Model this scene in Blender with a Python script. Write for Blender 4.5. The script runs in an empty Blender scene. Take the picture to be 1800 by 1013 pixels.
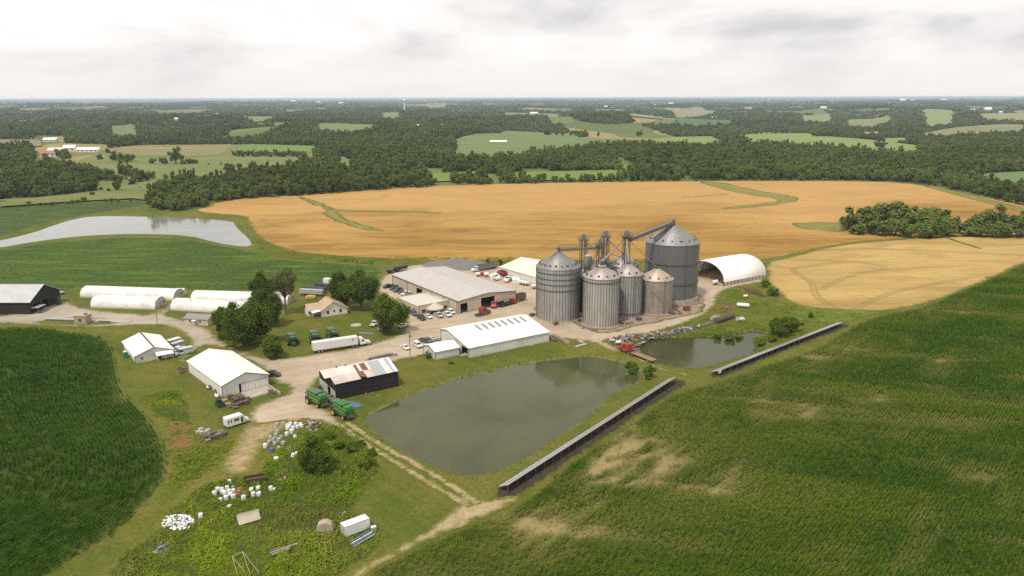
import bpy, bmesh, math, random
import numpy as np
from mathutils import Vector, Matrix
random.seed(7)
RS = np.random.RandomState(11)
SC = bpy.context.scene
COL = SC.collection

# ------------------------------------------------------------------ camera
F = 1320.0                       # focal length in pixels of an 1800 px wide frame
H = 88.0                         # height of the drone over the farm yard
PITCH = math.atan(334.5 / F)
ROLL = math.radians(0.16)
cam_d = bpy.data.cameras.new('camera')
cam = bpy.data.objects.new('camera', cam_d)
COL.objects.link(cam)
cam_d.sensor_width = 36.0
cam_d.lens = 36.0 * F / 1800.0
cam_d.clip_start = 1.0
cam_d.clip_end = 90000.0
cam.matrix_world = Matrix.Translation((0, 0, H)) @ Matrix.Rotation(math.pi / 2 - PITCH, 4, 'X') @ Matrix.Rotation(-ROLL, 4, 'Z')
SC.camera = cam
SC.render.resolution_x = 1024
SC.render.resolution_y = 576

# ------------------------------------------------------------------ light
SUN_EL = math.radians(60)
SUN_AZ = math.radians(-148)      # compass bearing of the sun, clockwise from +Y (the view direction)
world = bpy.data.worlds.new('World')
SC.world = world
world.use_nodes = True
wt = world.node_tree
wt.nodes.clear()
def wn(t, **k):
    n = wt.nodes.new(t)
    for a, b in k.items():
        setattr(n, a, b)
    return n
w_out = wn('ShaderNodeOutputWorld')
w_bg = wn('ShaderNodeBackground')
w_bg.inputs['Strength'].default_value = 0.08
sky = wn('ShaderNodeTexSky', sky_type='NISHITA', sun_disc=False, sun_elevation=SUN_EL, sun_rotation=SUN_AZ)
w_tc = wn('ShaderNodeTexCoord')
w_sep = wn('ShaderNodeSeparateXYZ')
wt.links.new(w_tc.outputs['Generated'], w_sep.inputs[0])
w_cmb = wn('ShaderNodeCombineXYZ')
w_zs = wn('ShaderNodeMath', operation='MULTIPLY'); w_zs.inputs[1].default_value = 3.4
wt.links.new(w_sep.outputs[2], w_zs.inputs[0])
wt.links.new(w_sep.outputs[0], w_cmb.inputs[0]); wt.links.new(w_sep.outputs[1], w_cmb.inputs[1]); wt.links.new(w_zs.outputs[0], w_cmb.inputs[2])
w_n1 = wn('ShaderNodeTexNoise'); w_n1.inputs['Scale'].default_value = 4.2; w_n1.inputs['Detail'].default_value = 9; w_n1.inputs['Roughness'].default_value = 0.52
w_n1.inputs['Distortion'].default_value = 0.25
wt.links.new(w_cmb.outputs[0], w_n1.inputs['Vector'])
w_r1 = wn('ShaderNodeValToRGB')           # brightness of the cloud deck
e = w_r1.color_ramp.elements
e[0].position = 0.40; e[0].color = (10.7, 10.45, 10.3, 1)
e[1].position = 0.80; e[1].color = (6.3, 6.1, 6.15, 1)
for p_, c_ in ((0.50, (9.9, 9.55, 9.35, 1)), (0.57, (8.7, 8.45, 8.4, 1)), (0.65, (7.0, 6.9, 6.95, 1))):
    q = e.new(p_); q.color = c_
wt.links.new(w_n1.outputs['Fac'], w_r1.inputs[0])
w_n2 = wn('ShaderNodeTexNoise'); w_n2.inputs['Scale'].default_value = 2.2; w_n2.inputs['Detail'].default_value = 4
w_off = wn('ShaderNodeVectorMath', operation='ADD'); w_off.inputs[1].default_value = (13.1, 4.7, 2.0)
wt.links.new(w_cmb.outputs[0], w_off.inputs[0]); wt.links.new(w_off.outputs[0], w_n2.inputs['Vector'])
w_cov = wn('ShaderNodeMapRange')          # thin places where pale blue shows
w_cov.inputs['From Min'].default_value = 0.62; w_cov.inputs['From Max'].default_value = 0.76
w_cov.inputs['To Min'].default_value = 0.0; w_cov.inputs['To Max'].default_value = 0.3
wt.links.new(w_n2.outputs['Fac'], w_cov.inputs['Value'])
w_mix = wn('ShaderNodeMix', data_type='RGBA')
wt.links.new(w_cov.outputs[0], w_mix.inputs[0])
wt.links.new(w_r1.outputs[0], w_mix.inputs[6]); wt.links.new(sky.outputs[0], w_mix.inputs[7])
# the deck evens out to a pale veil near the horizon
w_hz = wn('ShaderNodeMapRange'); w_hz.inputs['From Min'].default_value = 0.0; w_hz.inputs['From Max'].default_value = 0.075
w_hz.inputs['To Min'].default_value = 0.9; w_hz.inputs['To Max'].default_value = 0.0
wt.links.new(w_sep.outputs[2], w_hz.inputs['Value'])
w_mix2 = wn('ShaderNodeMix', data_type='RGBA')
wt.links.new(w_hz.outputs[0], w_mix2.inputs[0]); wt.links.new(w_mix.outputs[2], w_mix2.inputs[6])
w_mix2.inputs[7].default_value = (9.0, 8.65, 8.45, 1)
wt.links.new(w_mix2.outputs[2], w_bg.inputs['Color'])
wt.links.new(w_bg.outputs[0], w_out.inputs['Surface'])

sun_d = bpy.data.lights.new('sun', 'SUN')
sun_d.energy = 2.6
sun_d.angle = math.radians(5)
sun_d.color = (1.0, 0.93, 0.82)
sun = bpy.data.objects.new('sun', sun_d)
COL.objects.link(sun)
sun_dir = Vector((math.sin(SUN_AZ) * math.cos(SUN_EL), math.cos(SUN_AZ) * math.cos(SUN_EL), math.sin(SUN_EL)))
sun.rotation_euler = sun_dir.to_track_quat('Z', 'Y').to_euler()
sun.location = (0, 0, 300)

SC.view_settings.view_transform = 'Standard'
SC.view_settings.look = 'None'
SC.view_settings.exposure = 0.32
SC.view_settings.gamma = 1.0
SC.view_settings.use_curve_mapping = False
SC.cycles.max_bounces = 6
SC.cycles.diffuse_bounces = 2
SC.cycles.glossy_bounces = 3
SC.cycles.transmission_bounces = 3
SC.cycles.transparent_max_bounces = 6
SC.cycles.volume_bounces = 0
SC.cycles.use_denoising = False

# ------------------------------------------------------------------ survey: pixel of the photograph -> place on the ground
def ray(px, py):
    a = (px - 900) / F; b = (506.5 - py) / F
    c, s = math.cos(ROLL), math.sin(ROLL)
    a, b = a * c + b * s, -a * s + b * c
    return a, math.cos(PITCH) + b * math.sin(PITCH), -math.sin(PITCH) + b * math.cos(PITCH)
def G(px, py, z=0.0):
    x, y, w = ray(px, py)
    w = min(w, -0.0016)
    t = (z - H) / w
    return (x * t, y * t)
def GP(pts, z=0.0):
    return np.array([G(p[0], p[1], z) for p in pts])
def elev(px, py, X, Y):
    x, y, w = ray(px, py)
    return H + w * Y / y

# ------------------------------------------------------------------ numeric helpers
_perm = np.random.RandomState(3).permutation(256)
_perm = np.concatenate([_perm, _perm, _perm])
_val = np.random.RandomState(4).rand(1024) * 2 - 1
def vnoise(x, y, s=1.0, seed=0):
    x = np.asarray(x, float) / s + seed * 17.31; y = np.asarray(y, float) / s + seed * 7.77
    xi = np.floor(x).astype(int); yi = np.floor(y).astype(int)
    fx = x - xi; fy = y - yi
    fx = fx * fx * (3 - 2 * fx); fy = fy * fy * (3 - 2 * fy)
    def h(a, b): return _val[_perm[(_perm[a & 255] + b) & 255]]
    return (h(xi, yi) * (1 - fx) + h(xi + 1, yi) * fx) * (1 - fy) + (h(xi, yi + 1) * (1 - fx) + h(xi + 1, yi + 1) * fx) * fy
def fbm(x, y, s, seed=0, o=3):
    r = 0; a = 1.0
    for i in range(o):
        r = r + a * vnoise(x, y, s, seed + i * 3); a *= 0.5; s *= 0.5
    return r / 1.75
def sdf(poly, X, Y):
    """signed distance to a polygon, positive inside"""
    P = np.asarray(poly, float); X = np.asarray(X, float); Y = np.asarray(Y, float)
    d = np.full(X.shape, 1e18); ins = np.zeros(X.shape, bool)
    n = len(P)
    for i in range(n):
        ax, ay = P[i]; bx, by = P[(i + 1) % n]
        ex, ey = bx - ax, by - ay
        L = ex * ex + ey * ey + 1e-12
        t = np.clip(((X - ax) * ex + (Y - ay) * ey) / L, 0, 1)
        d = np.minimum(d, (X - ax - t * ex) ** 2 + (Y - ay - t * ey) ** 2)
        c = ((ay > Y) != (by > Y))
        with np.errstate(divide='ignore', invalid='ignore'):
            xc = ex * (Y - ay) / (ey if ey != 0 else 1e-12) + ax
        ins ^= c & (X < xc)
    d = np.sqrt(d)
    return np.where(ins, d, -d)
def smooth_poly(P, it=2):
    P = np.asarray(P, float)
    for _ in range(it):
        Q = np.roll(P, -1, 0)
        P = np.stack([0.75 * P + 0.25 * Q, 0.25 * P + 0.75 * Q], 1).reshape(-1, 2)
    return P
def line_sdf(pts, X, Y, hw):
    P = np.asarray(pts, float); hw = np.broadcast_to(hw, (len(P),)).astype(float)
    d = np.full(np.shape(X), -1e9)
    for i in range(len(P) - 1):
        ax, ay = P[i]; bx, by = P[i + 1]
        ex, ey = bx - ax, by - ay
        t = np.clip(((X - ax) * ex + (Y - ay) * ey) / (ex * ex + ey * ey + 1e-12), 0, 1)
        r = hw[i] * (1 - t) + hw[i + 1] * t
        d = np.maximum(d, r - np.sqrt((X - ax - t * ex) ** 2 + (Y - ay - t * ey) ** 2))
    return d
def smooth_line(P, it=2):
    P = np.asarray(P, float)
    for _ in range(it):
        A, B = P[:-1], P[1:]
        P = np.concatenate([P[:1], np.stack([.75 * A + .25 * B, .25 * A + .75 * B], 1).reshape(-1, P.shape[1]), P[-1:]])
    return P
def sstep(a, b, x):
    t = np.clip((x - a) / (b - a), 0, 1)
    return t * t * (3 - 2 * t)

# ------------------------------------------------------------------ outlines surveyed from the photograph
MAIN_POND = smooth_poly(GP([(640,735),(672,720),(700,706),(745,688),(800,668),(860,655),(920,641),(1000,630),(1040,627),(1090,638),(1120,650),(1132,662),(1120,672),(1085,688),(1060,700),(1042,722),(1012,745),(985,763),(965,775),(940,795),(905,812),(880,825),(840,835),(800,832),(765,820),(725,800),(690,780),(660,757)], -0.7))
SMALL_POND = smooth_poly(GP([(1112,612),(1135,602),(1150,596),(1200,594),(1245,593),(1262,596),(1285,590),(1305,586),(1330,583),(1348,586),(1340,592),(1318,594),(1322,603),(1330,611),(1320,622),(1275,635),(1250,643),(1210,648),(1170,643),(1130,630)], -0.7), 1)
FAR_POND = smooth_poly(GP([(-160,452),(-80,444),(0,436),(60,425),(150,414),(250,411),(330,414),(385,428),(418,433),(438,434),(444,432),(436,418),(420,405),(414,397),(409,389),(330,383),(250,381),(160,380),(120,388),(85,400),(60,409),(0,424),(-80,436),(-160,442)]), 1)

def terrain(x, y):
    """height of the ground"""
    x = np.asarray(x, float); y = np.asarray(y, float)
    far = sstep(850, 2600, y)
    r = np.hypot(x, y)
    h = far * (20 * vnoise(x, y, 700, 5) + 12 * vnoise(x, y, 330, 6) - 6)
    h = h + sstep(4500, 12000, r) * (24 * vnoise(x, y, 2600, 8) + 10 * vnoise(x, y, 1200, 9) + 2)
    near = (y < 420) & (np.abs(x) < 230)
    if np.any(near):
        d = np.maximum(sdf(MAIN_POND, x, y), sdf(SMALL_POND, x, y))
        h = h - 1.5 * sstep(-3.2, 2.2, d)
    return h

# ------------------------------------------------------------------ tags and mesh building
def tag(o, label=None, cat=None, group=None, kind=None):
    if label: o['label'] = label
    if cat: o['category'] = cat
    if group: o['group'] = group
    if kind: o['kind'] = kind
    return o
def thing(name, label, cat, loc=(0, 0, 0), rz=0.0, group=None):
    o = bpy.data.objects.new(name, None)
    o.empty_display_size = 0.5
    COL.objects.link(o)
    o.location = loc if len(loc) == 3 else (loc[0], loc[1], 0)
    o.rotation_euler = (0, 0, rz)
    return tag(o, label, cat, group)
def link_mesh(name, me, parent=None, loc=None, rz=None):
    o = bpy.data.objects.new(name, me)
    COL.objects.link(o)
    if parent: o.parent = parent
    if loc is not None: o.location = loc
    if rz is not None: o.rotation_euler = (0, 0, rz)
    return o
class MB:
    def __init__(s): s.v = []; s.f = []; s.m = []; s.cur = 0; s.smooth = []; s.sm = False
    def mat(s, i): s.cur = i; return s
    def _f(s, f):
        s.f.append(f); s.m.append(s.cur); s.smooth.append(s.sm)
    def poly(s, pts):
        b = len(s.v); s.v += [tuple(p) for p in pts]; s._f(tuple(range(b, b + len(pts)))); return s
    def prism(s, pts, axis, a, b):
        """outline pts (2D) extruded along axis 'x','y' or 'z' from a to b"""
        n = len(pts); k = len(s.v)
        def mk(p, t):
            return (t, p[0], p[1]) if axis == 'x' else (p[0], t, p[1]) if axis == 'y' else (p[0], p[1], t)
        s.v += [mk(p, a) for p in pts] + [mk(p, b) for p in pts]
        for i in range(n):
            j = (i + 1) % n
            s._f((k + i, k + j, k + n + j, k + n + i))
        sv = s.sm; s.sm = False
        s._f(tuple(k + i for i in range(n))[::-1]); s._f(tuple(k + n + i for i in range(n)))
        s.sm = sv
        return s
    def box(s, x0, x1, y0, y1, z0, z1):
        return s.prism([(x0, y0), (x1, y0), (x1, y1), (x0, y1)], 'z', z0, z1)
    def cyl(s, p0, p1, r0, r1=None, n=8, caps=True):
        r1 = r0 if r1 is None else r1
        p0 = Vector(p0); p1 = Vector(p1); d = (p1 - p0).normalized()
        u = d.orthogonal().normalized(); w = d.cross(u)
        k = len(s.v)
        for p, r in ((p0, r0), (p1, r1)):
            for i in range(n):
                a = 2 * math.pi * i / n
                s.v.append(tuple(p + (u * math.cos(a) + w * math.sin(a)) * r))
        for i in range(n):
            j = (i + 1) % n
            s._f((k + i, k + j, k + n + j, k + n + i))
        if caps:
            sv = s.sm; s.sm = False
            s._f(tuple(k + i for i in range(n))[::-1]); s._f(tuple(k + n + i for i in range(n)))
            s.sm = sv
        return s
    def lathe(s, prof, n=24, a0=0.0, a1=2 * math.pi, c=(0, 0)):
        """prof: list of (radius, z)"""
        k = len(s.v); full = abs(a1 - a0 - 2 * math.pi) < 1e-6
        m = n if full else n + 1
        for r, z in prof:
            for i in range(m):
                a = a0 + (a1 - a0) * i / n
                s.v.append((c[0] + r * math.cos(a), c[1] + r * math.sin(a), z))
        for q in range(len(prof) - 1):
            for i in range(n):
                j = (i + 1) % m
                s._f((k + q * m + i, k + q * m + j, k + (q + 1) * m + j, k + (q + 1) * m + i))
        return s
    def blob(s, c, r, sub=1, jit=0.15, rnd=random):
        bm = bmesh.new(); bmesh.ops.create_icosphere(bm, subdivisions=sub, radius=1.0)
        k = len(s.v)
        for v in bm.verts:
            q = 1 + rnd.uniform(-jit, jit)
            s.v.append((c[0] + v.co.x * r[0] * q, c[1] + v.co.y * r[1] * q, c[2] + v.co.z * r[2] * q))
        for f in bm.faces: s._f(tuple(k + v.index for v in f.verts))
        bm.free(); return s
    def mesh(s, name, mats):
        me = bpy.data.meshes.new(name)
        me.from_pydata(s.v, [], s.f)
        for m in (mats if isinstance(mats, (list, tuple)) else [mats]): me.materials.append(m)
        me.polygons.foreach_set('material_index', s.m)
        me.polygons.foreach_set('use_smooth', s.smooth)
        bm = bmesh.new(); bm.from_mesh(me); bmesh.ops.recalc_face_normals(bm, faces=bm.faces); bm.to_mesh(me); bm.free()
        me.update(); return me
    def build(s, name, mats, parent=None, loc=None, rz=None):
        return link_mesh(name, s.mesh(name, mats), parent, loc, rz)
def copy_tree(o, parent=None):
    c = o.copy(); COL.objects.link(c); c.parent = parent
    for ch in list(o.children): copy_tree(ch, c)
    return c
_used = set()
def place(proto, loc, rz, label=None, group=None, scale=None):
    """the first call moves the prototype itself, the next ones copy it with its parts"""
    o = proto
    if proto.name in _used: o = copy_tree(proto)
    else: _used.add(proto.name)
    o.location = loc if len(loc) == 3 else (loc[0], loc[1], 0)
    o.rotation_euler = (0, 0, rz)
    if scale: o.scale = (scale, scale, scale) if not isinstance(scale, tuple) else scale
    if label: o['label'] = label
    if group: o['group'] = group
    return o

# ------------------------------------------------------------------ materials
class NT:
    def __init__(s, name):
        s.m = bpy.data.materials.new(name); s.m.use_nodes = True
        s.t = s.m.node_tree; s.t.nodes.clear()
        s.out = s.t.nodes.new('ShaderNodeOutputMaterial')
    def n(s, t, **k):
        x = s.t.nodes.new(t)
        for a, b in k.items(): setattr(x, a, b)
        return x
    def l(s, a, b): s.t.links.new(a, b)
    def val(s, sock, v):
        if hasattr(v, 'is_linked') or isinstance(v, bpy.types.NodeSocket): s.l(v, sock)
        else: sock.default_value = v
    def pos(s):
        return s.n('ShaderNodeNewGeometry').outputs['Position']
    def obj(s): return s.n('ShaderNodeTexCoord').outputs['Object']
    def rand(s): return s.n('ShaderNodeObjectInfo').outputs['Random']
    def attr(s, name): return s.n('ShaderNodeAttribute', attribute_name=name).outputs['Fac']
    def noise(s, vec, scale, detail=3, rough=0.55, dist=0.0, stretch=None, rot=0.0, off=None):
        if stretch or rot or off:
            mp = s.n('ShaderNodeMapping')
            mp.inputs['Scale'].default_value = stretch or (1, 1, 1)
            mp.inputs['Rotation'].default_value = (0, 0, rot)
            if off: mp.inputs['Location'].default_value = off
            s.l(vec, mp.inputs['Vector'])
            if rot and stretch:   # rotate first, stretch after
                mp.inputs['Scale'].default_value = (1, 1, 1)
                m2 = s.n('ShaderNodeMapping'); m2.inputs['Scale'].default_value = stretch
                s.l(mp.outputs[0], m2.inputs['Vector']); vec = m2.outputs[0]
            else: vec = mp.outputs[0]
        x = s.n('ShaderNodeTexNoise'); x.inputs['Scale'].default_value = scale; x.inputs['Detail'].default_value = detail
        x.inputs['Roughness'].default_value = rough; x.inputs['Distortion'].default_value = dist
        s.l(vec, x.inputs['Vector']); return x.outputs['Fac']
    def rng(s, v, a, b, c=0.0, d=1.0, smooth=False):
        x = s.n('ShaderNodeMapRange', interpolation_type='SMOOTHSTEP' if smooth else 'LINEAR')
        for i, q in zip(('From Min', 'From Max', 'To Min', 'To Max'), (a, b, c, d)): x.inputs[i].default_value = q
        s.l(v, x.inputs['Value']); return x.outputs[0]
    def mix(s, f, a, b, blend='MIX'):
        x = s.n('ShaderNodeMix', data_type='RGBA', blend_type=blend)
        s.val(x.inputs[0], f)
        for i, c in ((6, a), (7, b)):
            if isinstance(c, (tuple, list)): x.inputs[i].default_value = (*c[:3], 1)
            else: s.l(c, x.inputs[i])
        return x.outputs[2]
    def math(s, op, a, b=0.0):
        x = s.n('ShaderNodeMath', operation=op); s.val(x.inputs[0], a); s.val(x.inputs[1], b); return x.outputs[0]
    def bump(s, h, strength=0.5, dist=0.1):
        x = s.n('ShaderNodeBump'); x.inputs['Strength'].default_value = strength; x.inputs['Distance'].default_value = dist
        s.l(h, x.inputs['Height']); return x.outputs[0]
    def done(s, color, rough=0.9, normal=None, metal=0.0, spec=0.3, **k):
        p = s.n('ShaderNodeBsdfPrincipled')
        if isinstance(color, (tuple, list)): p.inputs['Base Color'].default_value = (*color[:3], 1)
        else: s.l(color, p.inputs['Base Color'])
        s.val(p.inputs['Roughness'], rough); s.val(p.inputs['Metallic'], metal)
        p.inputs['Specular IOR Level'].default_value = spec
        if normal is not None: s.l(normal, p.inputs['Normal'])
        for a, b in k.items(): s.val(p.inputs[a.replace('_', ' ')], b)
        s.l(p.outputs[0], s.out.inputs['Surface'])
        return s.m
_mc = {}
def paint(name, col, rough=0.6, metal=0.0, dirt=0.25, scale=0.6, dcol=(0.12, 0.09, 0.06), spec=0.4):
    """painted or plain surface with soft dirt"""
    if name in _mc: return _mc[name]
    t = NT(name); p = t.obj()
    n = t.noise(p, scale, 5, 0.62)
    f = t.rng(n, 0.42, 0.78, 0, dirt)
    c = t.mix(f, col, dcol)
    n2 = t.noise(p, scale * 9, 3)
    c = t.mix(t.rng(n2, 0.3, 0.7, 0, 0.22 * min(1, dirt * 3)), c, tuple(q * 0.6 for q in col))
    _mc[name] = t.done(c, rough, metal=metal, spec=spec); return _mc[name]
# ------------------------------------------------------------------ ground materials
def lawn_color(t, p):
    """mown and trampled grass, olive with tan and fresh patches"""
    a = t.noise(p, 0.022, 5, 0.6)
    b = t.noise(p, 0.11, 5, 0.65, 0.4)
    c = t.noise(p, 1.1, 3, 0.7)
    col = t.mix(t.rng(a, 0.38, 0.62), (0.085, 0.112, 0.013), (0.175, 0.155, 0.028))
    col = t.mix(t.rng(b, 0.48, 0.66, 0, 0.75), col, (0.070, 0.115, 0.012))
    col = t.mix(t.rng(b, 0.47, 0.26, 0, 0.5), col, (0.215, 0.165, 0.062))
    st = t.noise(p, 0.5, 4, 0.6, stretch=(1, 0.08, 1), rot=math.radians(-42))
    col = t.mix(t.rng(st, 0.42, 0.66, 0, 0.3), col, (0.19, 0.175, 0.04))
    return t.mix(t.rng(c, 0.36, 0.66, 0, 0.55), col, (0.042, 0.054, 0.008)), c
def far_color(t, p):
    """patchwork of pasture and hay beyond the farm"""
    v = t.n('ShaderNodeTexVoronoi'); v.inputs['Scale'].default_value = 0.0042
    w = t.n('ShaderNodeVectorMath', operation='MULTIPLY'); w.inputs[1].default_value = (1, 0.6, 1); t.l(p, w.inputs[0]); t.l(w.outputs[0], v.inputs['Vector'])
    s = t.n('ShaderNodeSeparateColor'); t.l(v.outputs['Color'], s.inputs[0])
    col = t.mix(t.rng(s.outputs[0], 0.2, 0.8), (0.085, 0.125, 0.028), (0.15, 0.17, 0.05))
    col = t.mix(t.rng(s.outputs[1], 0.78, 0.82), col, (0.30, 0.23, 0.10))
    n = t.noise(p, 0.02, 5)
    return t.mix(t.rng(n, 0.35, 0.7, 0, 0.45), col, (0.08, 0.10, 0.03))
def fringe(t, own, edge, width, p, nscale=0.35, amp=1.5):
    """let the lawn creep in over the edge of a sheet"""
    n = t.noise(p, nscale, 4, 0.7)
    f = t.math('ADD', edge, t.rng(n, 0.25, 0.75, -amp, amp))
    f = t.rng(f, 0.0, width, 1.0, 0.0, True)
    lc, _ = lawn_color(t, p)
    return t.mix(f, own, lc)

def mat_ground():
    t = NT('grassland'); p = t.pos()
    lc, c = lawn_color(t, p)
    y = t.n('ShaderNodeSeparateXYZ'); t.l(p, y.inputs[0])
    col = t.mix(t.rng(y.outputs[1], 560, 760), lc, far_color(t, p))
    d = t.attr('bank')          # wet mud and trodden soil where the bank drops to the water
    bn = t.noise(p, 0.5, 4, 0.7)
    col = t.mix(t.math('MULTIPLY', d, t.rng(bn, 0.35, 0.6)), col, (0.20, 0.175, 0.08))
    return t.done(col, 0.95, t.bump(t.noise(p, 1.7, 4, 0.7), 0.9, 0.35), spec=0.1)
def mat_gravel(edge_w=3.0):
    t = NT('crushed_limestone'); p = t.pos()
    a = t.noise(p, 0.06, 6, 0.66, 0.8); b = t.noise(p, 0.3, 6, 0.7, 0.5); c = t.noise(p, 2.5, 3)
    col = t.mix(t.rng(a, 0.35, 0.65), (0.34, 0.265, 0.185), (0.47, 0.385, 0.285))
    col = t.mix(t.rng(b, 0.52, 0.70, 0, 0.5), col, (0.24, 0.18, 0.115))
    tr = t.noise(p, 0.33, 4, 0.6, 0.8, stretch=(0.12, 1, 1), rot=math.radians(-32))
    col = t.mix(t.rng(tr, 0.50, 0.70, 0, 0.5), col, (0.51, 0.42, 0.30))
    col = t.mix(t.rng(c, 0.3, 0.75, 0, 0.25), col, (0.2, 0.16, 0.12))
    # greyer, older stone on the entrance drive at the left
    x = t.n('ShaderNodeSeparateXYZ'); t.l(p, x.inputs[0])
    g = t.rng(x.outputs[0], -75, -125, 0, 0.75)
    col = t.mix(g, col, t.mix(t.rng(a, 0.35, 0.65), (0.25, 0.215, 0.175), (0.36, 0.32, 0.265)))
    col = fringe(t, col, t.attr('edge'), edge_w, p, 0.3, 1.6)
    return t.done(col, 0.95, t.bump(c, 0.4, 0.1), spec=0.15)
def mat_dirt(name, c0, c1, width=2.5, ns=0.25, grassy=0.35):
    t = NT(name); p = t.pos()
    a = t.noise(p, ns, 6, 0.7, 0.8); b = t.noise(p, ns * 5, 4, 0.7)
    col = t.mix(t.rng(a, 0.32, 0.68), c0, c1)
    col = t.mix(t.rng(b, 0.5, 0.75, 0, 0.5), col, tuple(q * 0.6 for q in c0))
    lc, _ = lawn_color(t, p)
    col = t.mix(t.rng(t.noise(p, ns * 1.7, 5, 0.7), 0.5, 0.68, 0, grassy), col, lc)
    col = fringe(t, col, t.attr('edge'), width, p, 0.35, 1.3)
    return t.done(col, 0.95, t.bump(b, 0.5, 0.15), spec=0.1)
def mat_wheat(name, c0, c1, cd, fr=3.0):
    t = NT(name); p = t.pos()
    a = t.noise(p, 0.006, 4, 0.5, 0.5); b = t.noise(p, 0.045, 7, 0.68, 1.0, stretch=(0.28, 1, 1))
    c = t.noise(p, 0.35, 4, 0.75, stretch=(0.25, 1, 1), rot=math.radians(6)); d = t.noise(p, 1.6, 3, 0.8)
    col = t.mix(t.rng(a, 0.36, 0.64), c0, c1)
    col = t.mix(t.rng(b, 0.46, 0.68, 0, 0.85), col, cd)
    col = t.mix(t.rng(b, 0.45, 0.25, 0, 0.5), col, tuple(min(1, q * 1.25) for q in c1))
    col = t.mix(t.rng(c, 0.50, 0.70, 0, 0.4), col, tuple(q * 0.62 for q in cd))
    col = t.mix(t.rng(d, 0.40, 0.75, 0, 0.3), col, tuple(q * 0.7 for q in c0))
    yy = t.n('ShaderNodeSeparateXYZ'); t.l(p, yy.inputs[0])
    col = t.mix(t.rng(t.math('ADD', yy.outputs[1], t.rng(a, 0.3, 0.7, -90, 90)), 500, 640, 0, 0.6), col, (0.47, 0.285, 0.108))
    # lodged and weedy places
    w = t.noise(p, 0.014, 5, 0.6, 1.2, off=(31, 8, 0))
    col = t.mix(t.rng(w, 0.60, 0.76, 0, 0.5), col, (0.20, 0.17, 0.045))
    col = t.mix(t.math('MULTIPLY', t.attr('track'), 0.5), col, (0.17, 0.13, 0.045))
    col = fringe(t, col, t.attr('edge'), fr, p, 0.12, 2.0)
    h = t.math('ADD', t.math('MULTIPLY', c, 0.6), d)
    return t.done(col, 0.9, t.bump(h, 0.6, 0.5), spec=0.15)
def mat_soil(name='field_soil'):
    t = NT(name); p = t.pos()
    br = t.attr('bare')
    a = t.noise(p, 0.12, 5, 0.65); b = t.noise(p, 1.4, 4, 0.75)
    und = t.mix(t.rng(b, 0.35, 0.65), (0.018, 0.040, 0.005), (0.065, 0.095, 0.014))
    tan = t.mix(t.rng(a, 0.3, 0.7), (0.20, 0.155, 0.062), (0.32, 0.25, 0.115))
    tan = t.mix(t.rng(b, 0.45, 0.7, 0, 0.5), tan, (0.14, 0.13, 0.04))
    col = t.mix(t.rng(t.math('ADD', br, t.rng(b, 0.3, 0.7, -0.28, 0.28)), 0.25, 1.05, 0, 1, True), und, tan)
    col = fringe(t, col, t.attr('edge'), 1.2, p, 0.4, 0.6)
    return t.done(col, 0.95, t.bump(b, 0.8, 0.3), spec=0.1)
def mat_crop_far(name, c0, c1, rows=True, rot=0.0):
    t = NT(name); p = t.pos()
    a = t.noise(p, 0.012, 4, 0.6, 0.5); b = t.noise(p, 0.42, 5, 0.8); c = t.noise(p, 0.16, 4, 0.65, stretch=(0.15, 1, 1), rot=rot)
    col = t.mix(t.rng(a, 0.35, 0.65), c0, c1)
    col = t.mix(t.rng(b, 0.42, 0.62, 0, 0.85), col, tuple(q * 0.38 for q in c0))
    col = t.mix(t.rng(c, 0.5, 0.68, 0, 0.6), col, tuple(q * 1.5 for q in c1))
    col = fringe(t, col, t.attr('edge'), 2.0, p, 0.2, 1.5)
    return t.done(col, 0.9, t.bump(b, 1.0, 0.6), spec=0.12)
def mat_field(name, c0, c1, sc=0.02, stretch=(0.3, 1, 1), spots=None):
    t = NT(name); p = t.pos()
    a = t.noise(p, sc, 6, 0.65, 0.6, stretch=stretch); b = t.noise(p, sc * 7, 5, 0.7)
    col = t.mix(t.rng(a, 0.33, 0.67), c0, c1)
    col = t.mix(t.rng(b, 0.45, 0.75, 0, 0.4), col, tuple(q * 0.7 for q in c0))
    if spots: col = t.mix(t.rng(a, 0.56, 0.72, 0, 0.8), col, spots)
    return t.done(col, 0.95, spec=0.1)
def mat_water(name, col, rough=0.08, bump=0.12, scale=1.3):
    t = NT(name); p = t.pos()
    n = t.noise(p, scale, 3, 0.6, stretch=(1, 0.5, 1), rot=0.5); m = t.noise(p, 0.05, 4, 0.6, 0.6)
    c = t.mix(t.rng(m, 0.35, 0.65), col, tuple(q * 1.35 for q in col))
    b = t.bump(n, bump, 0.05)
    r = t.rng(m, 0.35, 0.65, rough, rough * 2.2)
    return t.done(c, r, b, spec=0.45, IOR=1.33)

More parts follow.
